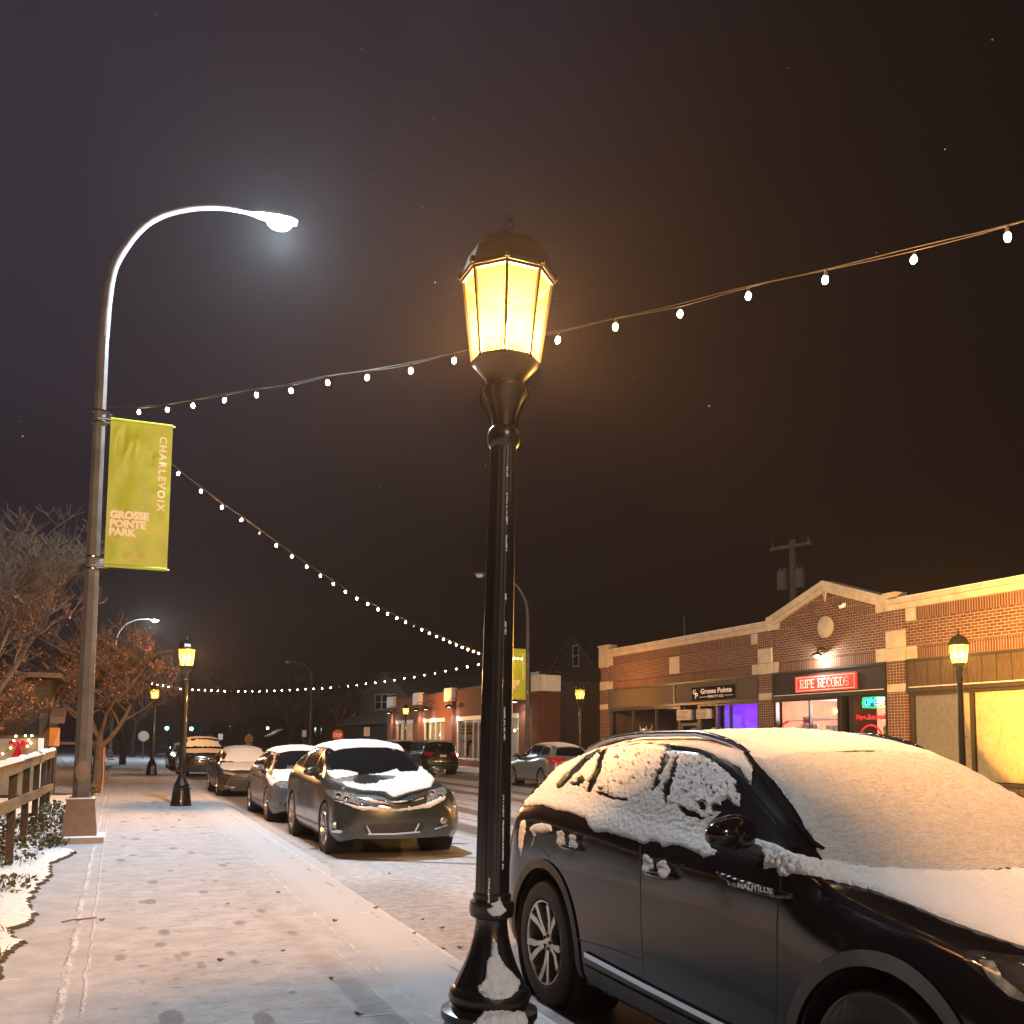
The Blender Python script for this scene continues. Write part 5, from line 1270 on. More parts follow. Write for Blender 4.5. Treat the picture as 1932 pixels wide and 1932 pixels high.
# body behind the front: roof, sides, back
def shell(m):
    m.box(FX + .25, FX + 14, YL - .25, YL, -.1, 4.9); m.box(FX + .25, FX + 14, YR, YR + .25, -.1, 4.9); m.box(FX + 13.8, FX + 14, YR + .25, YL - .25, -.1, 4.9)
rb_.part('side_wall', MAT['brick_x'], shell)
rb_.part('roof', MAT['blackf'], lambda m: m.box(FX + .26, FX + 13.8, YR + .26, YL - .26, 4.5, 4.62))
# fascias
for k, ((a, b), mt) in enumerate(zip(bay, ('fascia_wood', 'fascia_dark', 'fascia_brown'))):
    fa = rb_.part('fascia', MAT[mt], lambda m: fb(m, a, b, 2.96, 3.66, .05, .2))
    fr = MAT['bronze'] if k != 1 else MAT['blackf']
    def frame(m):
        fb(m, a, b, 3.665, 3.735, .09, .2); fb(m, a, b, 2.87, 2.955, .09, .2); fb(m, a, a - .06, 2.96, 3.66, .08, .2); fb(m, b + .06, b, 2.96, 3.66, .08, .2)
        if k == 0: fb(m, 30.82, 30.74, 2.96, 3.66, .08, .2)
    rb_.part('fascia_frame', fr, frame)
    if k: rb_.part('fascia_trim', MAT['cream_trim'], lambda m: fb(m, a - .07, b + .07, 2.985, 3.01, .065, 0))
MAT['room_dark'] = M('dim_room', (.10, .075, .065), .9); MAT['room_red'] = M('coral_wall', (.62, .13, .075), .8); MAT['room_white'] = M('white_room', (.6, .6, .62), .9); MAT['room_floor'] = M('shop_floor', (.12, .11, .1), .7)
def shopfront(y0, y1, mulls, fr, sill, name='shopfront'):
    def f(m):
        fb(m, y0, y0 - .08, .12, 2.87, .02, .12); fb(m, y1 + .08, y1, .12, 2.87, .02, .12); fb(m, y0 - .08, y1 + .08, 2.80, 2.868, .02, .12); fb(m, y0, y1, sill - .08, sill, .03, .14)
        for y, w_ in mulls: fb(m, y + w_ / 2, y - w_ / 2, sill, 2.80, .015, .10)
    o = rb_.part('window', fr, f)
    rb_.part('pane', MAT['shopglass'], lambda m: m.add([(FX + .05, y0 - .08, sill), (FX + .05, y1 + .08, sill), (FX + .05, y1 + .08, 2.80), (FX + .05, y0 - .08, 2.80)], [(0, 1, 2, 3)]), parent=o)
    rb_.part('stall_riser', MAT['fascia_brown'], lambda m: fb(m, y0, y1, -.1, sill - .085, .0, .2))
    return o
def room(y0, y1, depth, mats):
    a, b = max(y0, y1), min(y0, y1); x0, x1 = FX + .26, FX + depth
    return rb_.part('interior', mats, lambda m: (m.add([(x1, a, 0), (x1, b, 0), (x1, b, 2.86), (x1, a, 2.86)], [(0, 1, 2, 3)], 0), m.add([(x0, a, 0), (x1, a, 0), (x1, a, 2.86), (x0, a, 2.86)], [(0, 1, 2, 3)], 0), m.add([(x0, b, 0), (x1, b, 0), (x1, b, 2.86), (x0, b, 2.86)], [(3, 2, 1, 0)], 0), m.add([(x0, a, 0), (x0, b, 0), (x1, b, 0), (x1, a, 0)], [(0, 1, 2, 3)], 1), m.add([(x0, a, 2.86), (x0, b, 2.86), (x1, b, 2.86), (x1, a, 2.86)], [(3, 2, 1, 0)], 2)))
# bay C: estate agent, dark room at left, violet room at right
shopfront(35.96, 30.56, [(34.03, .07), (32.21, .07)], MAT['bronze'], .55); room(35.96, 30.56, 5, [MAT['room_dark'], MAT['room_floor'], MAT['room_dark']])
def door(m):
    fb(m, 30.54, 30.44, -.1, 2.86, .02, .15); fb(m, 29.30, 29.20, -.1, 2.86, .02, .15); fb(m, 30.44, 29.30, 2.12, 2.22, .0, .12); fb(m, 30.44, 29.30, -.1, .25, .0, .1); fb(m, 30.44, 30.30, .25, 2.12, .0, .1); fb(m, 29.44, 29.30, .25, 2.12, .0, .1)
d = rb_.part('door', MAT['bronze'], door); rb_.part('pane', MAT['shopglass'], lambda m: m.add([(FX + .05, 30.3, .25), (FX + .05, 29.44, .25), (FX + .05, 29.44, 2.8), (FX + .05, 30.3, 2.8)], [(0, 1, 2, 3)]), parent=d)
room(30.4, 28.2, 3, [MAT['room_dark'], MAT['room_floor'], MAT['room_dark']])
shopfront(29.18, 25.74, [(28.12, .12), (27.35, .05)], MAT['bronze'], .55)
room(28.05, 25.8, 4, [MAT['room_white'], MAT['room_floor'], MAT['room_white']])
for y0, y1, z0, z1 in ((30.5, 29.75, 2.33, 2.70), (29.2, 28.55, 2.36, 2.70)):
    ac = rb_.part('air_conditioner', MAT['cream_trim'], lambda m: fb(m, y0, y1, z0, z1, .14, .1))
    rb_.part('grille', MAT['bronze'], lambda m: [m.box(FX - .147, FX - .139, y1 + .03, y0 - .03, z0 + .035 + .045 * i, z0 + .06 + .045 * i) for i in range(7)], parent=ac)
MAT['bulb_warm'] = EM('warm_fairy_bulb', (1., .62, .25), 25.)
m = MB()
for y, z in ((31.35, 2.02), (31.2, 2.16), (31.02, 2.06), (30.9, 2.18), (30.78, 2.08), (31.28, 1.94), (30.95, 1.95), (34.0, 2.0)): m.ball((FX + .5, y, z), .035, 8)
rb_.part('fairy_lights', MAT['bulb_warm'], lambda q: q.add(m.v, m.f))
rb_.part('hanging_poster', MAT['white'], lambda m: (m.box(FX + .4, FX + .41, 30.95, 30.62, 2.42, 2.68), m.box(FX + .3, FX + .31, 30.25, 29.5, 1.55, 2.05), m.box(FX + .3, FX + .31, 28.9, 28.2, 1.55, 2.05)))
m = MB()                                                           # pale winged mark on the glass
for s_ in (-1, 1):
    m.tube([(FX + .04, 33.05 + s_ * .05, 2.02), (FX + .04, 33.05 + s_ * .22, 1.93), (FX + .04, 33.05 + s_ * .42, 2.02), (FX + .04, 33.05 + s_ * .48, 2.22)], [.02, .05, .04, .008], 6)
m.ball((FX + .04, 33.05, 2.06), .06, 8, 0, (.2, 1, 1.3)); m.build('window_emblem', M('faint_white_decal', (.22, .21, .20), .7), rb_.r)
# bay B: record shop
wo = shopfront(24.93, 21.98, [(23.28, .06)], MAT['blackf'], .5); wo2 = shopfront(21.44, 20.10, [], MAT['blackf'], .5)
room(24.9, 20.1, 3.2, [MAT['room_red'], MAT['room_floor'], MAT['room_white']])
def door2(m): fb(m, 21.96, 21.86, -.1, 2.86, .02, .9); fb(m, 21.56, 21.46, -.1, 2.86, .02, .9); m.box(FX + .8, FX + .86, 21.56, 21.86, -.1, 2.86)
rb_.part('door', MAT['blackf'], door2)
MAT['letter_red'] = M('red_letters', (.6, .03, .025), .5, var=.05); MAT['poster'] = M('printed_poster', (.55, .54, .52), .6, var=.5, vs=9); MAT['letter_white'] = M('white_letters', (.78, .76, .72), .5, var=.05)
rb_.part('ceiling_beam', MAT['room_white'], lambda m: (m.box(FX + 1.2, FX + 1.3, 20.2, 24.8, 2.25, 2.31), m.box(FX + .5, FX + .56, 20.2, 24.8, 2.2, 2.24)))
rb_.part('poster', MAT['poster'], lambda m: (m.box(FX + .5, FX + .51, 24.2, 23.75, 2.12, 2.34), m.box(FX + .48, FX + .49, 24.25, 23.5, 1.55, 2.10), m.box(FX + .4, FX + .41, 23.05, 22.75, 1.62, 2.05), m.box(FX + .35, FX + .36, 22.72, 22.4, 1.6, 2.05), m.box(FX + .4, FX + .41, 22.36, 22.0, 1.6, 2.0)))
rb_.part('poster', M('yellow_black_poster', (.5, .42, .12), .6, var=.9, vs=14), lambda m: m.box(FX + .12, FX + .14, 20.42, 20.13, 1.62, 2.02))
m = MB(); put_text(m, 'Used!', (FX + .49, 24.18, 2.15), (0, -1, 0), (0, 0, 1), .40, .16, .01); rb_.part('poster_letters', MAT['letter_red'], lambda q: q.add(m.v, m.f))
m = MB(); put_text(m, 'Ripe Records', (FX + .035, 21.36, 2.20), (0, -1, 0), (0, 0, 1), 1.2, .13, .008, depth=.001); rb_.part('window_letters', MAT['letter_red'], lambda q: q.add(m.v, m.f))
for yc, zc in ((23.95, 1.62), (20.8, 1.66)):
    m = MB(); m.tube([(FX + .04, yc + .42 * math.cos(R(a)), zc + .36 * math.sin(R(a))) for a in range(-10, 191, 10)], .028, 6); m.build('window_decal', MAT['letter_red'], rb_.r)
# bay A: papered windows
shopfront(19.30, 9.10, [(17.36, .06), (15.2, .06), (13.0, .06), (11.0, .06)], MAT['bronze'], .60)
def papers(m):
    for a, b in ((19.2, 17.42), (17.30, 15.26), (15.14, 13.06), (12.94, 11.06), (10.94, 9.2)):
        n = 14
        for z0, z1, o in ((1.98, 2.795, .0), (1.14, 2.0, .006), (.62, 1.16, .012)):
            ys_ = [a + (b - a) * i / n for i in range(n + 1)]; zs_ = [z0 + (z1 - z0) * j / 6 for j in range(7)]
            m.add([(FX + .09 - o + .012 * noise.noise(Vector((y * 2.2, z * 1.5, o * 90))), y, z) for z in zs_ for y in ys_], [(j * (n + 1) + i, j * (n + 1) + i + 1, (j + 1) * (n + 1) + i + 1, (j + 1) * (n + 1) + i) for j in range(6) for i in range(n)])
rb_.part('window_paper', MAT['paper'], papers, smooth=True)

# signs
def sign(name, label, y0, y1, z0, z1, mat, out, t=.04):
    r = thing(name, label, 'sign', (FX - out, (y0 + y1) / 2, (z0 + z1) / 2)); m = MB(); m.box(FX - out - t, FX - out, y1, y0, z0, z1); m.build('board', mat, r, smooth=False); return r
MAT['sign_red'] = M('red_sign_board', (.62, .035, .025), .45, var=.05); MAT['sign_black'] = M('black_sign_board', (.010, .010, .012), .9, spec=.08)
s1 = sign('shop_sign', 'red shop sign with white slab letters reading RIPE RECORDS', 23.81, 21.17, 3.05, 3.54, MAT['sign_red'], .055)
xs = FX - .096
m = MB()
for a, b, c_, d_ in ((23.74, 21.24, 3.485, 3.50), (23.74, 21.24, 3.09, 3.105), (23.74, 23.725, 3.105, 3.485), (21.255, 21.24, 3.105, 3.485)): m.box(xs - .004, xs, b, a, c_, d_)
SL = {'R': [[(0, 0), (0, 1), (.62, 1), (.78, .86), (.78, .64), (.62, .5), (0, .5)], [(.42, .5), (.78, 0)]], 'I': [[(.2, 0), (.2, 1)]], 'P': [[(0, 0), (0, 1), (.62, 1), (.78, .86), (.78, .60), (.62, .46), (0, .46)]], 'E': [[(.75, 0), (0, 0), (0, 1), (.75, 1)], [(0, .52), (.5, .52)]], 'C': [[(.78, .25), (.78, .14), (.62, 0), (.16, 0), (0, .14), (0, .86), (.16, 1), (.62, 1), (.78, .86), (.78, .75)]], 'O': [[(.62, 0), (.16, 0), (0, .14), (0, .86), (.16, 1), (.62, 1), (.78, .86), (.78, .14), (.62, 0)]], 'D': [[(0, 0), (0, 1), (.58, 1), (.78, .84), (.78, .16), (.58, 0), (0, 0)]], 'S': [[(0, .25), (0, .14), (.16, 0), (.62, 0), (.78, .14), (.78, .40), (.64, .52), (.14, .52), (0, .64), (0, .86), (.16, 1), (.62, 1), (.78, .86), (.78, .75)]]}
ser = {'R': [(0, 0), (0, 1), (.78, 0)], 'I': [(.2, 0), (.2, 1)], 'P': [(0, 0), (0, 1)], 'E': [(0, 0), (0, 1)], 'D': [(0, 0), (0, 1)]}
adv = {'I': .68, ' ': .75}; tot = sum(adv.get(ch, 1.12) for ch in 'RIPE RECORDS'); k = 2.12 / tot; H_l = .235; y = 23.55; z0 = 3.18
for ch in 'RIPE RECORDS':
    for pl in SL.get(ch, []):
        for a, b in zip(pl[:-1], pl[1:]): m.bar((xs, y - a[0] * k, z0 + a[1] * H_l), (xs, y - b[0] * k, z0 + b[1] * H_l), .036, .008, up=(1, 0, 0)); m.box(xs - .004, xs, y - b[0] * k - .018, y - b[0] * k + .018, z0 + b[1] * H_l - .018, z0 + b[1] * H_l + .018)
    for a in ser.get(ch, []): m.box(xs - .0045, xs, y - a[0] * k - .048, y - a[0] * k + .048, z0 + a[1] * H_l - .014, z0 + a[1] * H_l + .014)
    y -= adv.get(ch, 1.12) * k
m.build('lettering', MAT['letter_white'], s1, smooth=False)
s2 = sign('shop_sign', 'black shop sign with white letters reading Grosse Pointe REALTY CO.', 29.55, 26.95, 3.015, 3.485, MAT['sign_black'], .055)
m = MB(); put_text(m, 'Grosse Pointe', (xs, 28.97, 3.245), (0, -1, 0), (0, 0, 1), 1.87, .175, .006); put_text(m, 'REALTY CO.', (xs, 28.52, 3.09), (0, -1, 0), (0, 0, 1), .95, .085, .001)
m.box(xs - .004, xs, 28.56, 29.05, 3.118, 3.132); m.box(xs - .004, xs, 27.02, 27.52, 3.128, 3.142)
put_text(m, 'G', (xs, 29.47, 3.24), (0, -1, 0), (0, 0, 1), .19, .17, .004); put_text(m, 'P', (xs, 29.33, 3.08), (0, -1, -.05), (0, -.08, 1), .17, .22, .004)
m.build('lettering', MAT['letter_white'], s2, smooth=False)
MAT['neon_cyan'] = EM('cyan_neon', (.03, .85, 1.), 5.); MAT['neon_green'] = EM('green_neon', (.0, 1., .22), 3.)
s3 = thing('neon_sign', 'glowing cyan neon OPEN sign with a green border in the record shop window', 'neon sign', (FX + .03, 20.6, 2.66))
xn = FX - .0; STK = {'O': [[(.5, 0), (.15, .15), (0, .5), (.15, .85), (.5, 1), (.85, .85), (1, .5), (.85, .15), (.5, 0)]], 'P': [[(0, 0), (0, 1), (.65, 1), (.9, .78), (.65, .5), (0, .5)]], 'E': [[(.85, 0), (0, 0), (0, 1), (.85, 1)], [(0, .5), (.7, .5)]], 'N': [[(0, 0), (0, 1), (.85, 0), (.85, 1)]]}
m = MB(); y = 20.97
for ch in 'OPEN':
    for pl in STK[ch]: m.tube([(xn, y - a * .135, 2.575 + b * .165) for a, b in pl], .0135, 6)
    y -= .19
m.build('letter_tube', MAT['neon_cyan'], s3)
m = MB(); m.tube([(xn + .01, yy, zz) for yy, zz in ((21.04, 2.53), (21.06, 2.66), (21.02, 2.78), (20.6, 2.80), (20.2, 2.78), (20.17, 2.66), (20.2, 2.53), (20.6, 2.51), (21.04, 2.53))], .016, 6); m.build('border_tube', MAT['neon_green'], s3)
# wall lamps
MAT['lit_white'] = EM('lit_lamp_glass', (1., .94, .82), 60.)
wl = thing('wall_lamp', 'bright wall lamp shining over the red shop sign', 'wall lamp', (FX, 22.53, 4.2))
m = MB(); m.tube([(FX, 22.53, 4.28), (FX - .12, 22.53, 4.34), (FX - .26, 22.53, 4.30), (FX - .30, 22.53, 4.2)], .018, 8); m.lathe([(.03, .10), (.06, .09), (.17, .0), (.175, -.01)], 20, c=(FX - .30, 22.53, 4.10), cap=False); m.build('shade', MAT['iron'], wl)
m = MB(); m.ball((FX - .30, 22.53, 4.07), .06, 10); m.build('bulb', MAT['lit_white'], wl)
fl = thing('flood_light', 'small unlit twin flood light on the brick gable', 'flood light', (FX, 21.65, 5.5))
m = MB(); m.box(FX - .06, FX, 21.60, 21.70, 5.46, 5.56); m.tube([(FX - .05, 21.65, 5.50), (FX - .14, 21.57, 5.46)], [.03, .06], 8); m.tube([(FX - .05, 21.65, 5.50), (FX - .14, 21.74, 5.44)], [.03, .06], 8); m.build('lamp_head', MAT['white'], fl)

# --- brick block farther along ------------------------------------------
lb_ = Bld('brick_shop_building', 'low red brick building with white-capped pilasters and gooseneck lamps beyond the gap', 'building', (FX, 57, 0))
lb_.part('wall', MAT['brick2'], lambda m: (fb(m, 71.6, 42.85, 2.98, 4.62), fb(m, 71.6, 69.5, 0, 2.98), fb(m, 64.6, 62.6, 0, 2.98), fb(m, 57.8, 55.75, 0, 2.98), fb(m, 46.0, 42.85, 0, 2.98), fb(m, 55.75, 46.0, -.1, .34), fb(m, 69.5, 64.6, -.1, .5), fb(m, 62.6, 57.8, -.1, .5)))
for a, b in ((71.6, 70.0), (64.58, 63.1), (57.6, 56.2), (43.75, 42.85)):
    lb_.part('pilaster', MAT['brick2'], lambda m: fb(m, a, b, -.1, 3.98, .22, .0))
    lb_.part('pilaster_cap', MAT['white'], lambda m: fb(m, a + .04, b - .04, 3.99, 4.80, .27, .1))
lb_.part('return_wall', MAT['brick2x'], lambda m: (m.box(FX + .001, FX + .9, 42.80, 42.845, -.1, 3.98),))
lb_.part('return_cap', MAT['white'], lambda m: m.box(FX + .101, FX + .9, 42.78, 43.6, 3.99, 4.78))
lb_.part('coping', MAT['blackf'], lambda m: (fb(m, 71.6, 42.9, 4.625, 4.70, .05, .3), m.box(FX - .30, FX + .93, 42.74, 43.8, 4.805, 4.95)))
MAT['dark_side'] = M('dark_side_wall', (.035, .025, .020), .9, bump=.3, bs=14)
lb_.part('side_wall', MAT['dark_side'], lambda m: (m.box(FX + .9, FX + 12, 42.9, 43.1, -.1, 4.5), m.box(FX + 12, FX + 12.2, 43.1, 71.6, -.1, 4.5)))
lb_.part('roof', MAT['blackf'], lambda m: m.box(FX + .26, FX + 12, 43.1, 71.5, 4.3, 4.4))
MAT['warm_pane'] = None
for a, b, kind in ((69.46, 64.7, 0), (62.55, 57.85, 0), (55.7, 46.05, 1)):
    lb_.part('lintel', MAT['white'], lambda m: fb(m, a + .05, b - .05, 2.74, 2.975, .06, .2))
    def fr(m):
        n = 4 if kind == 0 else 7
        for i in range(n + 1):
            y = a + (b - a) * i / n; fb(m, y + .05, y - .05, .5 if kind == 0 else .34, 2.735, .0, .12)
        fb(m, a, b, .42, .5, .02, .14)
    o = lb_.part('window', MAT['cream_trim'], fr)
    lb_.part('pane', MAT['shopglass'], lambda m: m.add([(FX + .06, a, .34), (FX + .06, b, .34), (FX + .06, b, 2.735), (FX + .06, a, 2.735)], [(0, 1, 2, 3)]), parent=o)
    x0, x1 = FX + .26, FX + 3
    lb_.part('interior', [MAT['room_white'], MAT['room_floor']], lambda m: (m.add([(x1, a, 0), (x1, b, 0), (x1, b, 2.95), (x1, a, 2.95)], [(0, 1, 2, 3)]), m.add([(x0, a, 0), (x1, a, 0), (x1, a, 2.95), (x0, a, 2.95)], [(0, 1, 2, 3)]), m.add([(x0, b, 0), (x1, b, 0), (x1, b, 2.95), (x0, b, 2.95)], [(3, 2, 1, 0)]), m.add([(x0, a, .02), (x0, b, .02), (x1, b, .02), (x1, a, .02)], [(0, 1, 2, 3)], 1)))
    lb_.part('hanging_bulbs', MAT['bulb_warm'], lambda m: [m.ball((FX + .6, a + (b - a) * u, z), .07, 8) for u, z in (((.35, 1.9), (.62, 2.1), (.7, 1.2), (.8, 1.3), (.86, 1.1)) if kind == 0 else ((.18, 2.0), (.8, 2.1), (.86, 2.2)))])
lb_.part('window_poster', MAT['white'], lambda m: (m.box(FX + .1, FX + .11, 55.5, 52.4, .5, 2.6), m.box(FX + .1, FX + .11, 52.2, 50.2, .5, 2.5)))
m = MB()
for a, b, c_, d_ in ((55.2, 53.3, 2.32, 2.42), (55.2, 53.5, 2.12, 2.22), (55.2, 53.3, 1.92, 2.02)): m.box(FX + .085, FX + .098, b, a, c_, d_)
m.prism([(55.0, 1.55), (54.4, 1.25), (54.3, .7), (53.9, .6), (53.8, 1.2), (53.2, 1.5), (53.7, 1.6), (54.2, 1.45), (54.5, 1.6)], lambda y, z, d: (d, y, z), FX + .085, FX + .098)
lb_.part('poster_print', MAT['blackf'], lambda q: q.add(m.v, m.f))
gn = None
MAT['goose_lit'] = EM('gooseneck_lens', (1., .95, .88), 30.)
for k, (y, z, lab) in enumerate(((69.95, 3.52, 'gooseneck lamp at the far end of the low red brick building'), (62.85, 3.55, 'gooseneck lamp beside the middle pilaster, left of its neighbour'), (60.55, 3.55, 'gooseneck lamp over the middle of the lit shop window'), (55.8, 3.55, 'gooseneck lamp over the white window posters'), (45.3, 3.50, 'gooseneck lamp glowing just below the far green banner'))):
    if gn is None:
        gn = thing('gooseneck_lamp', lab, 'wall lamp', (FX, y, z), group='gooseneck lamps on the low brick building'); m = MB()
        m.tube([(0, 0, .45), (-.15, 0, .58), (-.38, 0, .58), (-.52, 0, .42), (-.55, 0, .2)], .02, 8); m.lathe([(.05, .2), (.09, .18), (.26, .04), (.28, .0)], 20, c=(-.55, 0, 0), cap=False); m.build('shade', MAT['iron'], gn, local=True)
        m = MB(); m.lathe([(.0, .0), (.24, .02)], 20, c=(-.55, 0, 0), cap=False); m.build('lens', MAT['goose_lit'], gn, local=True)
    else: dup(gn, (FX, y, z), 0, lab)
# ------------------------------------------------------------------ houses and things in the background
def gable_house(name, label, apex, eaveL, eaveR, X, depth, mats, wins=(), z0=-.1, overhang=.3, extra=None):
    """gable end in the plane x = X, ridge running away in +x"""
    A, L, Rr = (onx(u, v, X) for u, v in (apex, eaveL, eaveR)); r = thing(name, label, 'house', (X, A.y, 0))
    m = MB(); m.prism([(L.y, z0), (L.y, L.z), (A.y, A.z), (Rr.y, Rr.z), (Rr.y, z0)], lambda y, z, d: (d, y, z), X, X + depth); m.build('wall', mats[0], r, smooth=False)
    m = MB()
    for E in (L, Rr):
        d = Vector((0, E.y - A.y, E.z - A.z)); n = Vector((0, -d.z, d.y)).normalized() * (.10 if d.y > 0 else -.10); E2 = E + d.normalized() * .35
        q = [A + Vector((0, 0, .02)), E2 + Vector((0, 0, .02)), E2 + n, A + n + Vector((0, 0, .06))]
        m.add([p + Vector((x, 0, 0)) for x in (-overhang, depth + overhang) for p in q], [(0, 1, 2, 3), (7, 6, 5, 4), (0, 4, 5, 1), (1, 5, 6, 2), (2, 6, 7, 3), (3, 7, 4, 0)])
    rf = m.build('roof', mats[1], r, smooth=False)
    for (u0, v0), (u1, v1) in wins:
        a, b = onx(u0, v0, X), onx(u1, v1, X); y0, y1 = max(a.y, b.y), min(a.y, b.y); z1, zz = a.z, b.z
        m = MB(); t = .09
        for q in ((y1 - t, y0 + t, z1, z1 + t), (y1 - t, y0 + t, zz - t, zz), (y0, y0 + t, zz, z1), (y1 - t, y1, zz, z1), (y1, y0, (z1 + zz) / 2 - .03, (z1 + zz) / 2 + .03)): m.box(X - .05, X + .05, *q)
        f = m.build('window', MAT['house_trim'], r, smooth=False); m = MB(); m.box(X - .012, X + .01, y1, y0, zz, z1); m.build('pane', MAT['glass'], f, smooth=False)
    return r
MAT['house_trim'] = M('pale_trim', (.34, .31, .27), .7); MAT['siding'] = M('grey_siding', (.075, .063, .05), .85, bump=.2, spec=.2); MAT['siding2'] = M('brown_siding', (.045, .035, .028), .9, bump=.2, spec=.15)
MAT['shingle'] = M('snowy_shingle', (.07, .064, .058), .9, var=.4, vs=3)
gable_house('house', 'two-storey gabled house rising behind the dark gap between the brick buildings', (1084, 1199), (1045, 1266), (1134, 1268), 31., 14, (MAT['siding2'], MAT['shingle']), [((1082, 1220), (1092, 1255))])
h2 = gable_house('house', 'pale gabled house with paired upper windows at the end of the brick row', (730, 1271), (681, 1306), (776, 1314), 21.5, 12, (MAT['siding'], MAT['shingle']), [((709, 1312), (719, 1337)), ((722, 1312), (732, 1337)), ((735, 1312), (745, 1337))])
m = MB(); a, b = onx(640, 1362, 20.2), onx(740, 1362, 20.2); m.prism([(20.0, 3.05), (21.45, 3.9), (21.45, 3.7), (20.0, 2.9)], lambda x, z, d: (x, d, z), b.y, a.y); m.build('porch_roof', MAT['shingle'], h2, smooth=False)
m = MB(); m.box(20.6, 21.48, b.y, a.y, -.1, 2.85); m.build('porch', MAT['siding2'], h2, smooth=False)
# far row of dim houses and the lit porch
for k, (u, v, X, w_, h_, lab) in enumerate(((470, 1352, 24, 9, 6.0, 'dark far house with a snowy porch roof lit by a bare white bulb'), (600, 1345, 26, 9, 6.8, 'dark house behind the slim unlit street light'), (400, 1360, 23, 9, 6.2, 'dark far house behind the yellow sign over the boxy SUV'))):
    p = onx(u, 1400, X); r = thing('house', lab, 'house', (X, p.y, 0)); m = MB(); m.prism([(p.y + w_ / 2, -.1), (p.y + w_ / 2, h_ - 2.6), (p.y, h_), (p.y - w_ / 2, h_ - 2.6), (p.y - w_ / 2, -.1)], lambda y, z, d: (d, y, z), X, X + 10); m.build('wall', MAT['siding2'], r, smooth=False)
    m = MB()
    for s_ in (-1, 1): m.prism([(p.y, h_ + .12), (p.y + s_ * (w_ / 2 + .4), h_ - 2.75), (p.y + s_ * (w_ / 2 + .4), h_ - 2.87), (p.y, h_)], lambda y, z, d: (d, y, z), X - .3, X + 10.3)
    m.build('roof', MAT['shingle'], r, smooth=False)
    for dy in (-2.2, 2.0):
        m = MB(); m.box(X - .04, X, p.y + dy - .6, p.y + dy + .6, 2.2, 3.4); f = m.build('window', MAT['house_trim'], r, smooth=False); m = MB(); m.box(X - .05, X - .041, p.y + dy - .5, p.y + dy + .5, 2.3, 3.3); m.build('pane', MAT['glass'], f, smooth=False)
    if k == 0:
        q = onx(505, 1374, X - 2.); PORCH = q
        m = MB(); m.prism([(X - 2.2, q.z - 1.25), (X - .02, q.z - .1), (X - .02, q.z - .25), (X - 2.2, q.z - 1.4)], lambda x, z, d: (x, d, z), q.y - 3, q.y + 3.2); m.build('porch_roof', MAT['snow_thin'], r, smooth=False)
        m = MB(); m.ball(q, .16, 10); m.build('porch_bulb', MAT['lit_white'], r)
# utility pole with its transformers
p = onx(1497, 1125, 26.5); r = thing('utility_pole', 'wooden utility pole with crossarm and two transformer cans above the brick roof', 'utility pole', (26.5, p.y, 0)); top = onx(1500, 1030, 26.5).z
MAT['wood_pole'] = M('dark_wood_pole', (.10, .075, .055), .9, bump=.3); MAT['can'] = M('grey_can', (.09, .088, .085), .7)
m = MB(); m.tube([(26.5, p.y, -.2), (26.5, p.y, top + .3)], [.2, .14], 12); m.build('pole', MAT['wood_pole'], r)
m = MB(); d = Vector((.35, -1.0, 0)).normalized(); c0 = Vector((26.4, p.y, top)); m.bar(c0 - d * 1.0, c0 + d * 1.0, .12, .14); 
for u in (-.9, .2, .85): m.lathe([(.03, .07), (.05, .12), (.05, .2), (.02, .3)], 8, c=tuple(c0 + d * u))
m.build('crossarm', MAT['wood_pole'], r, smooth=False)
for s_ in (-1, 1):
    q = Vector((26.4, p.y, top - 1.45)) + d * (s_ * .42); m = MB(); m.lathe([(.2, -.42), (.235, -.40), (.235, .38), (.2, .42), (.05, .46)], 18, c=tuple(q))
    for w_ in (-.1, .1): m.lathe([(.03, .4), (.045, .5), (.03, .6)], 8, c=tuple(q + d * w_))
    m.bar(q, q - d * (s_ * .3), .06, .06); m.build('transformer', MAT['can'], r)
r = thing('antenna', 'thin bare mast with a stay on the roof edge over the black shop sign', 'antenna', (22, 0, 5)); q0, q1, q2 = onx(1291, 1202, 22), onx(1291, 1164, 22), onx(1304, 1200, 22); r.location = q0; m = MB(); m.tube([(q0.x, q0.y, 4.62), q1], .03, 6); m.tube([q1 - Vector((0, 0, .6)), (q2.x, q2.y, 4.62)], .02, 6); m.build('mast', MAT['can'], r)

# signs on posts
def post_sign(name, label, u, v, Y, hw, poly, mat, back=False, cat='road sign', extra=None):
    c0 = ony(u, v, Y); r = thing(name, label, cat, (c0.x, Y, 0)); m = MB(); m.tube([(c0.x, Y + .04, -.1), (c0.x, Y + .04, c0.z + hw * .9)], .03, 8); m.build('post', MAT['can'], r)
    m = MB(); m.prism([(a * hw, b * hw) for a, b in poly], lambda a, b, d: (c0.x + a, d, c0.z + b), Y - .01, Y + .008); o = m.build('sign_face', mat, r, smooth=False)
    return r, c0, o
OCT = [(math.cos(pi / 8 + k * pi / 4) / math.cos(pi / 8), math.sin(pi / 8 + k * pi / 4) / math.cos(pi / 8)) for k in range(8)]
PENT = [(-1, -1), (1, -1), (1, .15), (0, 1.1), (-1, .15)]
MAT['sign_back'] = M('pale_sign_back', (.40, .34, .25), .6, var=.05); MAT['sign_yellow'] = M('yellow_sign', (.72, .42, .015), .5, var=.05); MAT['stop_red'] = M('red_stop_sign', (.5, .03, .025), .5); MAT['sign_white'] = M('white_sign', (.62, .55, .50), .5)
r, c0, o = post_sign('road_sign', 'pale blank back of a stop sign on a thin post beside the far lamp post', 271, 1389, 76, .37, OCT, MAT['sign_back'])
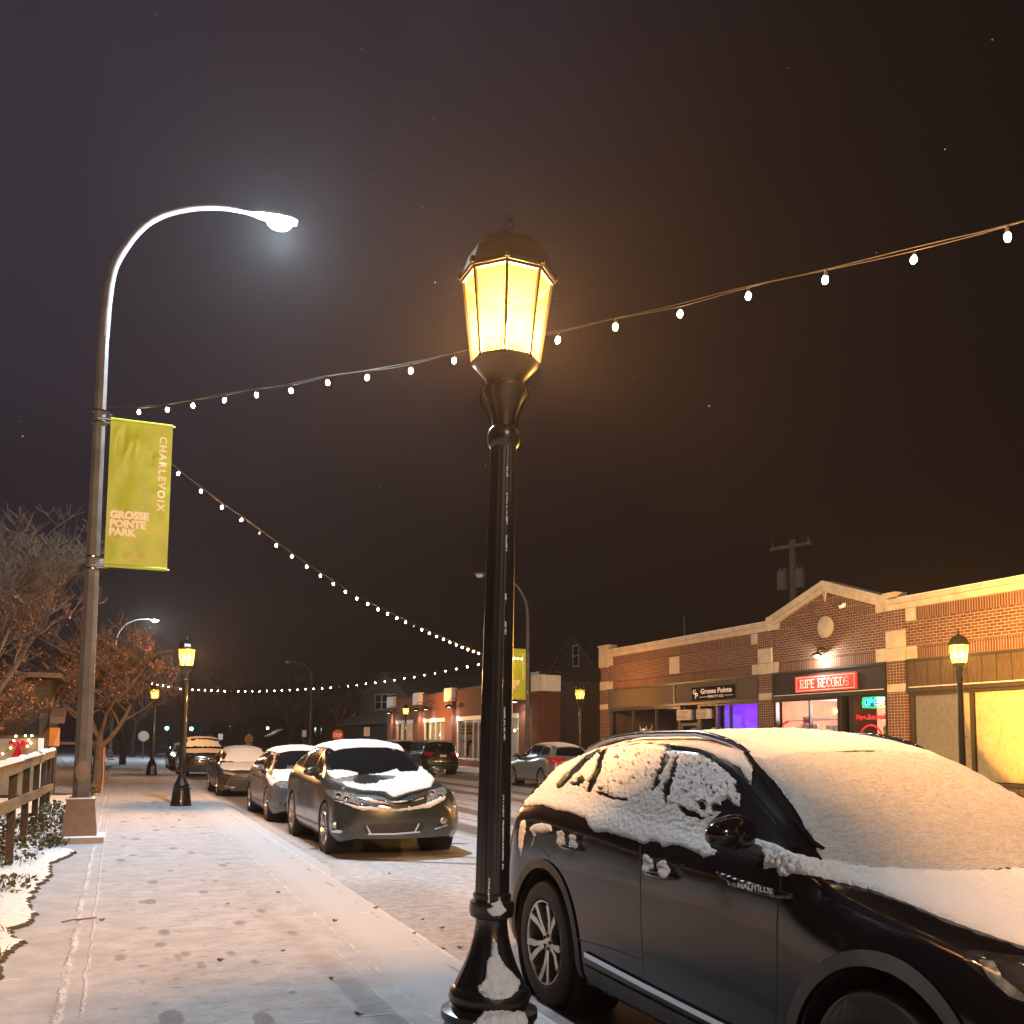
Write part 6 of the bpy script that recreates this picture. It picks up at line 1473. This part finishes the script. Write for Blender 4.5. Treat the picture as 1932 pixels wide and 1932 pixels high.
for k, (u, v, Y, lab) in enumerate(((470, 1392, 105, 'yellow pentagon school crossing sign above the snow-covered saloon'), (397, 1392, 150, 'yellow school sign whose tip shows above the roof of the boxy SUV'))):
    hw = .42 if k == 0 else .46
    r, c0, o = post_sign('road_sign', lab, u, v, Y, hw, PENT, MAT['sign_yellow'])
    m = MB()
    for dx in (-.13, .12):
        m.lathe([(.05, 0), (.05, .012)], 10, T=Matrix.Translation((c0.x + dx, Y - .012, c0.z + .12)) @ Matrix.Rotation(pi / 2, 4, 'X'))
        for a, b in (((0, .06), (0, -.12)), ((0, -.12), (-.07, -.28)), ((0, -.12), (.07, -.28)), ((-.09, -.06), (.09, .0))): m.bar((c0.x + dx + a[0], Y - .016, c0.z + a[1]), (c0.x + dx + b[0], Y - .016, c0.z + b[1]), .05, .01, up=(0, 1, 0))
    m.build('symbol', MAT['blackf'], o)
    if k == 0:
        m = MB(); m.prism([(-.30, -.52), (.30, -.52), (.30, -.78), (-.30, -.78)], lambda a, b, d: (c0.x + a, d, c0.z + b), Y - .01, Y + .008); m.build('sub_plate', MAT['sign_yellow'], r, smooth=False)
r, c0, o = post_sign('road_sign', 'red octagonal stop sign rising over the roof of the grey green crossover', 637, 1387, 66, .38, OCT, MAT['stop_red'])
m = MB(); put_text(m, 'STOP', (c0.x - .27, 66 - .012, c0.z - .13), (1, 0, 0), (0, 0, 1), .54, .26, .012, depth=.003); m.build('lettering', MAT['letter_white'], o, smooth=False)
r, c0, o = post_sign('road_sign', 'small white parking sign directly below the far amber lamp', 692, 1381, 70, .22, [(-1, -1.4), (1, -1.4), (1, 1.6), (-1, 1.6)], MAT['sign_white'])
m = MB(); [m.box(c0.x - .15, c0.x + .15, 70 - .016, 70 - .0105, c0.z + z, c0.z + z + .05) for z in (-.18, .02, .18)]; m.build('lettering', MAT['letter_red'], o, smooth=False)
post_sign('road_sign', 'tiny white sign plate left of the slim unlit street light', 574, 1384, 75, .16, [(-1, -1.6), (1, -1.6), (1, 1.6), (-1, 1.6)], MAT['sign_white'])
post_sign('road_sign', 'tiny pale sign plate right of the boxy SUV roof', 416, 1390, 80, .18, [(-1, -1.3), (1, -1.3), (1, 1.3), (-1, 1.3)], MAT['sign_white'])
# traffic lights at the far crossing
MAT['green_lit'] = EM('green_signal', (.12, 1., .75), 60.)
YT = 230.
for k, (u, v, lab) in enumerate(((315, 1374, 'green traffic light over the street left of the second lamp post'), (361, 1375, 'green traffic light seen just right of the second lamp post'))):
    c0 = ony(u, v, YT); r = thing('traffic_light', lab, 'traffic light', (c0.x, YT, 0), group='green traffic lights at the far crossing'); m = MB(); m.box(c0.x - .3, c0.x + .3, YT, YT + .3, c0.z - .4, c0.z + 1.5); m.build('housing', MAT['blackf'], r, smooth=False)
    m = MB(); m.ball((c0.x, YT - .02, c0.z), .36, 14, 0, (1, .3, 1)); m.build('green_lens', MAT['green_lit'], r)
    x1 = 4.6 if k == 0 else 12.5
    m = MB(); m.tube([(-1.5 if k == 0 else 17.5, YT + .4, -.1), (-1.5 if k == 0 else 17.5, YT + .4, c0.z + 1.8)], .12, 8); m.tube([(-1.5 if k == 0 else 17.5, YT + .4, c0.z + 1.5), (c0.x, YT + .4, c0.z + 1.6)], .07, 8); m.build('mast_arm', MAT['can'], r)

# ------------------------------------------------------------------ left verge: fence, shed, board with a bow, plants
def wood(name, a, b):
    t = NT(name); c = t.coord(); x, y, z = t.sep(c); n = t.noise(t.comb(t.math('MULTIPLY', x, 3), t.math('MULTIPLY', y, .8), t.math('MULTIPLY', z, 9)), 4, 6, .7); n2 = t.noise(c, 1.6, 4)
    k = t.mix(t.step(n, .3, .7), (*a, 1), (*b, 1)); k = t.mix(t.math('MULTIPLY', t.step(n2, .5, .7), .4), k, (.06, .05, .03, 1)); return t.pbr(k, .8, 0, t.bump(n, .01, .5), 0, .3)
MAT['fence_wood'] = wood('weathered_fence_wood', (.155, .12, .065), (.09, .068, .038)); MAT['dark_wood'] = wood('dark_wood', (.06, .045, .032), (.035, .026, .02))
fr = thing('rail_fence', 'low weathered wooden rail fence topped with snow at the left edge', 'fence', (-1.05, 14, 0))
FP = [(-1.0, 8.6), (-1.02, 12.4), (-1.05, 16.3), (-1.12, 20.3)]
for i, (a, b) in enumerate(zip(FP[:-1], FP[1:])):
    for z, hh, nm in ((1.175, .135, 'top_rail'), (.86 - .105 * i, .11, 'lower_rail')):
        A, B = Vector((a[0], a[1], z + .02 * i)), Vector((b[0], b[1] - .02, z + .012 * (i + 1) - (.105 if nm == 'lower_rail' else 0))); m = MB(); m.bar(A, B, .05, hh); q = m.build(nm, MAT['fence_wood'], fr, smooth=False)
        if nm == 'top_rail':
            n = 40; vs = []
            for j in range(n + 1):
                P = A + (B - A) * j / n; t_ = .035 + .022 * noise.noise(P * 2.3); e = min(1, j * .5, (n - j) * .5)
                for s_, hz in ((-.045, -.012), (-.032, t_ * .8 * e), (0, t_ * e), (.032, t_ * .8 * e), (.045, -.012)): vs.append(P + Vector((s_, 0, hh / 2 + hz + .002)))
            m = MB(); m.add(vs, [(j * 5 + k, j * 5 + k + 1, j * 5 + 6 + k, j * 5 + 5 + k) for j in range(n) for k in range(4)]); m.build('snow_cap', MAT['snow'], q)
for x, y in FP + [(-1.01, 10.5), (-1.04, 14.4), (-1.08, 18.3)]:
    m = MB(); m.box(x - .11, x - .028, y - .05, y + .05, -.05, 1.18); m.build('post', MAT['dark_wood'], fr, smooth=False)
# low brown shed
YS = 26.; a, b, c_ = ony(-60, 1328, YS), ony(93, 1330, YS), ony(76, 1362, YS)
MAT['shed'] = boards('brown_shed_boards', (.022, .014, .010), (.015, .010, .008), .2)
sh = thing('shed', 'dark brown shed with a plain door behind the rail fence', 'shed', (a.x, YS, 0)); m = MB(); m.box(a.x - 4, b.x, YS, YS + 4, -.1, 2.95); m.build('wall', MAT['shed'], sh, smooth=False)
m = MB(); m.box(a.x - 4.3, b.x + .25, YS - .3, YS + 4.3, 2.96, 3.08); m.build('roof', MAT['dark_wood'], sh, smooth=False)
m = MB(); x0, x1 = ony(72, 1400, YS).x, ony(92, 1400, YS).x; m.box(x0, x1, YS - .03, YS - .002, -.05, 2.1); m.build('door', MAT['dark_wood'], sh, smooth=False)
m = MB(); x0, x1 = ony(94, 1400, YS).x, ony(122, 1400, YS).x; m.prism([(YS + .2, 2.25), (YS - .5, 2.0), (YS - .55, 1.85), (YS - .5, 1.88), (YS + .2, 2.15)], lambda y, z, d: (d, y, z), x0, x1); m.build('awning', MAT['dark_wood'], sh, smooth=False)
m = MB(); x0, x1 = ony(91, 1400, YS + .6).x, ony(112, 1400, YS + .6).x; z1, z0 = ony(100, 1373, YS + .6).z, ony(100, 1408, YS + .6).z; m.box(x0, x1, YS + .6, YS + .66, z0, z1); m.build('lit_board', M('tan_board', (.30, .16, .07), .8), sh, smooth=False)
lt = thing('lattice_screen', 'dark diamond lattice screen between the shed and the tall grey pole', 'lattice', (0, 27.2, 0)); a, b = ony(106, 1402, 27.2), ony(148, 1456, 27.2); lt.location = ((a.x + b.x) / 2, 27.2, 0); m = MB(); w_, h_ = b.x - a.x, a.z
n = 9
for i in range(-n, n + 1):
    for sg in (1, -1):
        x0 = a.x + w_ * i / n; pts = []
        t0, t1 = max(0, (a.x - x0) / h_ if sg > 0 else 0), 1
        P = Vector((x0, 27.2, 0)); Q = Vector((x0 + h_, 27.2, h_))
        lo = max(0., a.x - P.x); hi = min(h_, b.x - P.x)
        if hi - lo < .05: continue
        p1, p2 = P + Vector((lo, 0, lo)), P + Vector((hi, 0, hi))
        if sg < 0: p1.x, p2.x = a.x + b.x - p1.x, a.x + b.x - p2.x
        p1.y += .012 * sg; p2.y += .012 * sg; m.bar(p1, p2, .008, .035, up=(0, 1, 0))
m.build('slats', MAT['dark_wood'], lt, smooth=False); m = MB(); m.bar((a.x, 27.2, h_), (b.x, 27.2, h_), .05, .07); m.bar((a.x, 27.2, .05), (b.x, 27.2, .05), .05, .07); m.bar((a.x, 27.2, 0), (a.x, 27.2, h_), .05, .07); m.bar((b.x, 27.2, 0), (b.x, 27.2, h_), .05, .07); m.build('frame', MAT['dark_wood'], lt, smooth=False)
pf = thing('board_fence', 'tall tan board fence panel with an arched top just right of the tall pole', 'fence', (0, 30, 0)); a, b = ony(166, 1402, 30), ony(188, 1453, 30); pf.location = (a.x, 30, 0)
m = MB(); n = 7
for i in range(n):
    x0 = a.x + (b.x - a.x) * i / n; u = (i + .5) / n; m.box(x0 + .006, x0 + (b.x - a.x) / n - .006, 30, 30.03, 0, a.z + .12 - .28 * u * u)
m.build('boards', MAT['fence_wood'], pf, smooth=False)
m = MB(); m.box(b.x + .02, b.x + .12, 29.6, 31.6, 0, a.z - .10); m.build('end_board', M('tan_end_board', (.36, .2, .10), .8), pf, smooth=False)
m = MB(); m.box(a.x, b.x, 30.04, 30.1, .3, .4); m.box(a.x, b.x, 30.04, 30.1, 1.0, 1.1); m.build('rails', MAT['dark_wood'], pf, smooth=False)
# tan board with a red bow and a string of fairy lights
YB = 21.8; a, b = ony(-14, 1392, YB), ony(80, 1445, YB); bd = thing('notice_board', 'tan wooden board behind the rail fence at the left edge', 'notice board', ((a.x + b.x) / 2, YB, 0)); m = MB(); m.box(a.x, b.x - .1, YB, YB + .05, .35, a.z); m.build('panel', M('tan_panel', (.22, .17, .10), .8), bd, smooth=False)
m = MB(); m.box(a.x, b.x, YB - .02, YB + .07, a.z + .002, a.z + .05); m.build('cap', MAT['dark_wood'], bd, smooth=False); m = MB(); m.box(b.x - .1, b.x, YB - .02, YB + .07, -.05, a.z); m.build('post', MAT['white'], bd, smooth=False)
MAT['ribbon'] = M('red_foil_ribbon', (.55, .012, .03), .25, .3, coat=.6)
bw = thing('red_bow', 'shiny red ribbon bow hanging on the tan board', 'bow', (0, YB - .08, 0)); c0 = ony(36, 1402, YB - .08); bw.location = c0; m = MB()
for s_ in (-1, 1):
    m.ball((c0.x + s_ * .095, c0.y, c0.z), .095, 12, 0, (1, .6, .62)); m.tube([(c0.x, c0.y, c0.z - .03), (c0.x + s_ * .05, c0.y - .02, c0.z - .25), (c0.x + s_ * .09, c0.y, c0.z - .46)], [.02, .06, .075], 8)
m.ball((c0.x, c0.y - .03, c0.z), .05, 10); m.build('ribbon', MAT['ribbon'], bw)
ga = thing('fairy_lights', 'short garland of warm fairy lights on the tan board round the red bow', 'fairy lights', c0); P = [ony(u, v, YB - .1) for u, v in ((-10, 1432), (5, 1422), (20, 1411), (26, 1398), (30, 1389), (48, 1388), (54, 1396), (58, 1402), (52, 1408), (60, 1388))]
m = MB(); m.tube(P, .006, 5); m.build('wire', MAT['wire'], ga)
m = MB(); [m.ball(p, .022, 8) for p in P]; m.build('bulbs', MAT['bulb_warm'], ga)
for q in (bd, bw, ga): pass

# ------------------------------------------------------------------ trees
def bark(name, a, b, sn=.8):
    t = NT(name); c = t.coord(); n = t.noise(c, 9, 5, .7); g = t.n('ShaderNodeNewGeometry'); nz = t.sep(g.outputs['Normal'])[2]
    k = t.mix(t.step(n, .3, .7), (*a, 1), (*b, 1)); k = t.mix(t.math('MULTIPLY', t.step(t.math('ADD', nz, t.math('MULTIPLY', n, .5)), 1.0, 1.3), sn), k, (.6, .6, .6, 1)); return t.pbr(k, .85, 0, t.bump(n, .02, .5), 0, .2)
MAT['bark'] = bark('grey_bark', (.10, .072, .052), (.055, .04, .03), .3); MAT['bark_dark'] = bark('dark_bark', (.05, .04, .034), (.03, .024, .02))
MAT['leaf_orange'] = M('clinging_orange_leaf', (.16, .062, .03), .6, var=.6, vs=5); MAT['leaf_green'] = M('dull_green_leaf', (.10, .105, .03), .7, var=.5, vs=4)
def tree(name, label, base, height, spread, seed, levels=5, trunk_r=.14, leafmat=None, nleaf=0, leafz=(0, 9), barkm='bark', lean=(0, 0), first=.28, cat='tree', twig_r=.005, up=.25, leaf_size=.05, kids=(3, 4)):
    rng = random.Random(seed); r = thing(name, label, cat, base); trunk = MB(); tw = MB(); tips = []
    def grow(p, d, L, rad, lev):
        n = 4 if lev < 3 else 3; pts = [p]; rs = [rad]; q = p.copy(); dd = d.copy()
        for i in range(n):
            dd = (dd + Vector((rng.uniform(-1, 1), rng.uniform(-1, 1), rng.uniform(-.6, .9) * (1 if lev else .2) + up * .25)) * (.16 if lev == 0 else .26)).normalized(); q = q + dd * (L / n); pts.append(q.copy()); rs.append(rad * (1 - .42 * (i + 1) / n))
        (trunk if lev < 2 else tw).tube(pts, [max(twig_r, a) for a in rs], 8 if lev == 0 else 6 if lev < 2 else 4 if lev < 3 else 3, cap=False)
        if lev >= levels - 2: tips.extend(pts[1:])
        if lev >= levels: return
        nk = rng.randint(*kids) + (2 if lev == 0 else 0)
        for k in range(nk):
            u = rng.uniform(.45, 1.) if lev else rng.uniform(.7, 1.); j = min(n - 1, int(u * n)); o = pts[j] + (pts[j + 1] - pts[j]) * (u * n - j if u < 1 else 1)
            a = rng.uniform(0, 6.28) if lev else 6.28 * k / nk + rng.uniform(-.4, .4); side = Vector((math.cos(a), math.sin(a), rng.uniform(-.1, .35)))
            nd = (dd * rng.uniform(.45, .9) + side * rng.uniform(.6, 1.0) * spread + Vector((0, 0, up))).normalized()
            grow(o, nd, L * rng.uniform(.58, .82) * (1.25 if lev == 0 else 1), max(twig_r, rs[j] * rng.uniform(.5, .68)), lev + 1)
    b = Vector(base); grow(b, Vector((lean[0], lean[1], 1)).normalized(), height * first, trunk_r, 0)
    trunk.build('trunk', MAT[barkm], r); tw.build('crown', MAT[barkm], r)
    if nleaf:
        lf = MB()
        sel = [p for p in tips if leafz[0] < p.z < leafz[1]]
        for _ in range(nleaf if sel else 0):
            p = rng.choice(sel) + Vector((rng.uniform(-.06, .06), rng.uniform(-.06, .06), rng.uniform(-.08, .02))); a = Vector((rng.uniform(-1, 1), rng.uniform(-1, 1), rng.uniform(-1, .3))).normalized(); c = a.cross(Vector((rng.uniform(-1, 1), rng.uniform(-1, 1), .3))).normalized(); s_ = leaf_size * rng.uniform(.6, 1.3); n_ = a.cross(c) * s_ * .2
            lf.add([p, p + a * s_ * .5 + c * s_ * .35 + n_, p + a * s_ * 1.1, p + a * s_ * .5 - c * s_ * .35 + n_], [(0, 1, 2, 3)])
        lf.build('leaves', MAT[leafmat], r, smooth=False)
    return r
b0 = ony(8, 1480, 21.5); tree('bare_tree', 'big bare crab apple tree at the left edge behind the rail fence', (b0.x - .3, 21.5, 0), 8.4, 1.2, 12, 7, .17, 'leaf_orange', 2200, (2.0, 4.4), up=.28, first=.25, twig_r=.0045, kids=(3, 4))
b0 = ony(196, 1440, 29.0); tree('crab_apple_tree', 'smaller tree still holding small orange leaves right of the tall pole', (b0.x - .2, 29, 0), 5.9, 1.3, 23, 6, .15, 'leaf_orange', 2400, (1.9, 4.6), up=.18, first=.29, twig_r=.0075, leaf_size=.075, kids=(3, 4))
tree('crab_apple_tree', 'low brown-leaved tree filling in behind the bow and the rail fence', (-3.1, 24.6, 0), 4.9, 1.35, 31, 6, .12, 'leaf_orange', 3000, (1.7, 4.3), up=.14, first=.27, twig_r=.006, leaf_size=.075, kids=(3, 4))
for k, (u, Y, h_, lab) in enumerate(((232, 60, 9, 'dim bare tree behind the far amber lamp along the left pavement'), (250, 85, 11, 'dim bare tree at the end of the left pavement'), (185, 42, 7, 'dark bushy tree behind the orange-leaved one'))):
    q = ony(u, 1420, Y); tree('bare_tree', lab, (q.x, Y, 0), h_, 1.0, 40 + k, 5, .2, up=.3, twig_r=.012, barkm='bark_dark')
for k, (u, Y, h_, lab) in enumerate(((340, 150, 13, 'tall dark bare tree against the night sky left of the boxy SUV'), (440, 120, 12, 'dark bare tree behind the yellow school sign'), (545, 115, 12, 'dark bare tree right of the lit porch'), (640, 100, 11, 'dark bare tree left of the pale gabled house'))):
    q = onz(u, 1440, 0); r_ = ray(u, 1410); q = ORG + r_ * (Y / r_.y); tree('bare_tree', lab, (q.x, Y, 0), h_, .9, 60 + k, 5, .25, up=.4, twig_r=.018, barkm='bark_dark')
# low plants by the fence: many small leaves and stems dusted with snow
MAT['plant_leaf'] = bark('snow_dusted_leaf', (.075, .07, .02), (.045, .04, .015))
def bush(name, label, x, y, w_, d_, h_, n, seed, size=.06, cat='plant'):
    rng = random.Random(seed); r = thing(name, label, cat, (x, y, .04)); m = MB(); st = MB()
    for _ in range(n):
        a = rng.uniform(0, 6.28); q = math.sqrt(rng.random()); px, py = x + w_ * q * math.cos(a), y + d_ * q * math.sin(a); pz = .05 + h_ * (1 - q * q * .6) * rng.uniform(.15, 1); p = Vector((px, py, pz))
        t_ = Vector((rng.uniform(-1, 1), rng.uniform(-1, 1), rng.uniform(-.2, .8))).normalized(); c = t_.cross(Vector((rng.uniform(-1, 1), rng.uniform(-1, 1), 1))).normalized(); s_ = size * rng.uniform(.6, 1.4)
        m.add([p, p + t_ * s_ * .5 + c * s_ * .4, p + t_ * s_, p + t_ * s_ * .5 - c * s_ * .4], [(0, 1, 2, 3)])
        if rng.random() < .12: st.tube([(px, py, .03), (px + rng.uniform(-.05, .05), py, pz)], .004, 4, cap=False)
    m.add(st.v, st.f, 1); m.build('leaves', [MAT['plant_leaf'], MAT['dark_wood']], r, smooth=False); return r
for k, (x, y, w_, d_, h_, n, lab) in enumerate(((-.95, 17.2, .34, 2.4, .42, 850, 'ragged snow-dusted ground plants under the rail fence behind the tall pole'), (-1.1, 13.6, .35, 1.6, .22, 300, 'dark low plants at the foot of the rail fence near the left edge'), (-.72, 14.4, .14, .5, .18, 160, 'sparse weeds beside the footing of the tall pole'), (-.9, 10.6, .25, .6, .10, 80, 'few stalks poking from the snowy lawn at the left edge'), (-2.1, 15.5, .8, 4.2, .45, 1700, 'tangle of dim low plants beyond the rail fence'), (-.72, 27.5, .25, 1.4, .35, 500, 'small snowy shrub at the foot of the tan board fence'))): bush('ground_plant', lab, x, y, w_, d_, h_, n, 70 + k)
rng = random.Random(5)
m = MB()
for _ in range(420):
    y = rng.uniform(6.2, 13.5); x = fe(y) - rng.uniform(.0, .9) ** 1.6 - .02; 
    if noise.noise(Vector((x * 2.5, y * 1.3, 2))) < .12: continue
    a = rng.uniform(0, 6.28); h_ = rng.uniform(.02, .07); e = Vector((math.cos(a), math.sin(a), 0)) * rng.uniform(.01, .05); m.tube([(x, y, .03), (x + e.x * .4, y + e.y * .4, .03 + h_ * .7), (x + e.x, y + e.y, .03 + h_)], [.004, .003, .001], 3, cap=False)
tag(m.build('grass', M('straw_grass', (.09, .075, .035), .8)), kind='stuff')
# ------------------------------------------------------------------ light and air
w = bpy.data.worlds.new('World'); sc.world = w; w.use_nodes = True
nt = w.node_tree; bg = nt.nodes['Background']
tc = nt.nodes.new('ShaderNodeTexCoord')
def wn(t, **k):
    x = nt.nodes.new(t)
    for q, v in k.items(): setattr(x, q, v)
    return x
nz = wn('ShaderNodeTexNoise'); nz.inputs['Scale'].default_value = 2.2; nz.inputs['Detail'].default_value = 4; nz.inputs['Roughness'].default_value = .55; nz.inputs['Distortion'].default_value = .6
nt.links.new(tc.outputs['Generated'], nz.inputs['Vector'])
# low town-lit cloud, brown; violet grey lens flare painted into the upper left sky
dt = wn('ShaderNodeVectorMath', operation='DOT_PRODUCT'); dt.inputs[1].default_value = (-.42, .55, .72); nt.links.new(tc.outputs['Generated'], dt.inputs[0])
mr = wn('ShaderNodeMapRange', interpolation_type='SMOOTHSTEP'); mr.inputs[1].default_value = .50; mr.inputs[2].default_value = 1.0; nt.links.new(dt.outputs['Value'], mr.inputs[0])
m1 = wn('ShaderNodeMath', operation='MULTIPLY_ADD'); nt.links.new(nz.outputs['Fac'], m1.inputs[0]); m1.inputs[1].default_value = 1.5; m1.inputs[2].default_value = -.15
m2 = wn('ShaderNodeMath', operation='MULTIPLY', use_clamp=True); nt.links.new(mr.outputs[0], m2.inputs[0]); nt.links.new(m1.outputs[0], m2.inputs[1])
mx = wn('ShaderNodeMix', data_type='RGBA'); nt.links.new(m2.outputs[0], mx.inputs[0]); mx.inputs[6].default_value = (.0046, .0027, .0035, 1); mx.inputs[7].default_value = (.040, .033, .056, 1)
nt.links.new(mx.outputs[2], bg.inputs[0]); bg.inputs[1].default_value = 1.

def point(loc, watts, col, rad=.05, parent=None, name='lamp_light'):
    l = bpy.data.lights.new(name, 'POINT'); l.energy = watts; l.color = col; l.shadow_soft_size = rad
    o = bpy.data.objects.new(name, l); COL.objects.link(o); o.location = loc
    if parent: o.parent = parent; o.location = Vector(loc) - parent.location
    return o
sc.render.engine = 'CYCLES'
sc.cycles.use_denoising = True
sc.cycles.max_bounces = 6; sc.cycles.diffuse_bounces = 3; sc.cycles.glossy_bounces = 3; sc.cycles.transparent_max_bounces = 12; sc.cycles.volume_bounces = 0
sc.cycles.sample_clamp_indirect = 4.; sc.cycles.caustics_reflective = False; sc.cycles.caustics_refractive = False
sc.view_settings.view_transform = 'Standard'; sc.view_settings.look = 'None'; sc.view_settings.gamma = 1; sc.view_settings.use_curve_mapping = False; sc.view_settings.exposure = 0
LP = 2400.
for k, (p, lab) in enumerate(LAMPS):
    dx = .057 if k == 0 else 0; point((p[0] + dx, p[1], 3.29 if k == 0 else 3.35), LP * (1.75, 1, .35, 2.0, .3, .5, .3, .7)[k], (1., .51, .20) if k != 3 else (1., .54, .15), .06 if k == 0 else .09)
def arm_light(P, s_, W, col=(.80, .93, 1.)):
    l = bpy.data.lights.new('led_light', 'POINT'); l.energy = W; l.color = col; l.shadow_soft_size = .13
    o = bpy.data.objects.new('led_light', l); COL.objects.link(o); o.location = (P.x + s_ * 2.57, P.y, 9.80)
arm_light(PA, 1, 5200, (.74, .88, 1.)); arm_light(PC, 1, 4000); arm_light(PG, 1, 4300, (1., .93, .88))  # last one is the fill from the added light behind the viewpoint
point((FX - .30, 22.53, 4.0), 200, (1., .92, .78), .06, name='wall_lamp_light')
for y in (69.95, 62.85, 60.55, 55.8, 45.3):
    l = bpy.data.lights.new('goose_light', 'SPOT'); l.energy = 300; l.color = (1., .80, .55) if y != 55.8 else (.85, .85, 1.); l.spot_size = R(120); l.spot_blend = .5; l.shadow_soft_size = .1
    o = bpy.data.objects.new('goose_light', l); COL.objects.link(o); o.location = (FX - .55, y, 3.5)
for y0, y1, W, c_ in ((24.5, 20.6, 900, (1., .9, .8)), (28., 25.8, 160, (.16, .02, 1.)), (35., 31., 25, (1., .75, .6)), (67., 0, 160, (1., .72, .38)), (60.2, 0, 160, (1., .72, .38)), (50.5, 0, 300, (1., .86, .68))):
    y = (y0 + y1) / 2 if y1 else y0
    point((FX + (2.0 if y > 40 else 1.5), y, 2.65), W, c_, .15, name='shop_light')
point(PORCH, 120, (1., .95, .85), .15, name='porch_light')
# snowy air that carries the glow of the lamps
m = MB(); m.box(-160, 160, -60, 430, -1.2, 60); hz = tag(m.build("haze", MAT["snow"], smooth=False), kind='stuff')
t = bpy.data.materials.new('snowy_air'); t.use_nodes = True; t.node_tree.nodes.clear(); n1 = t.node_tree.nodes.new('ShaderNodeOutputMaterial'); n2 = t.node_tree.nodes.new('ShaderNodeVolumePrincipled')
n2.inputs['Color'].default_value = (.9, .9, .92, 1); n2.inputs['Density'].default_value = .0004; n2.inputs['Anisotropy'].default_value = .55; t.node_tree.links.new(n2.outputs[0], n1.inputs[1]); hz.data.materials[0] = t
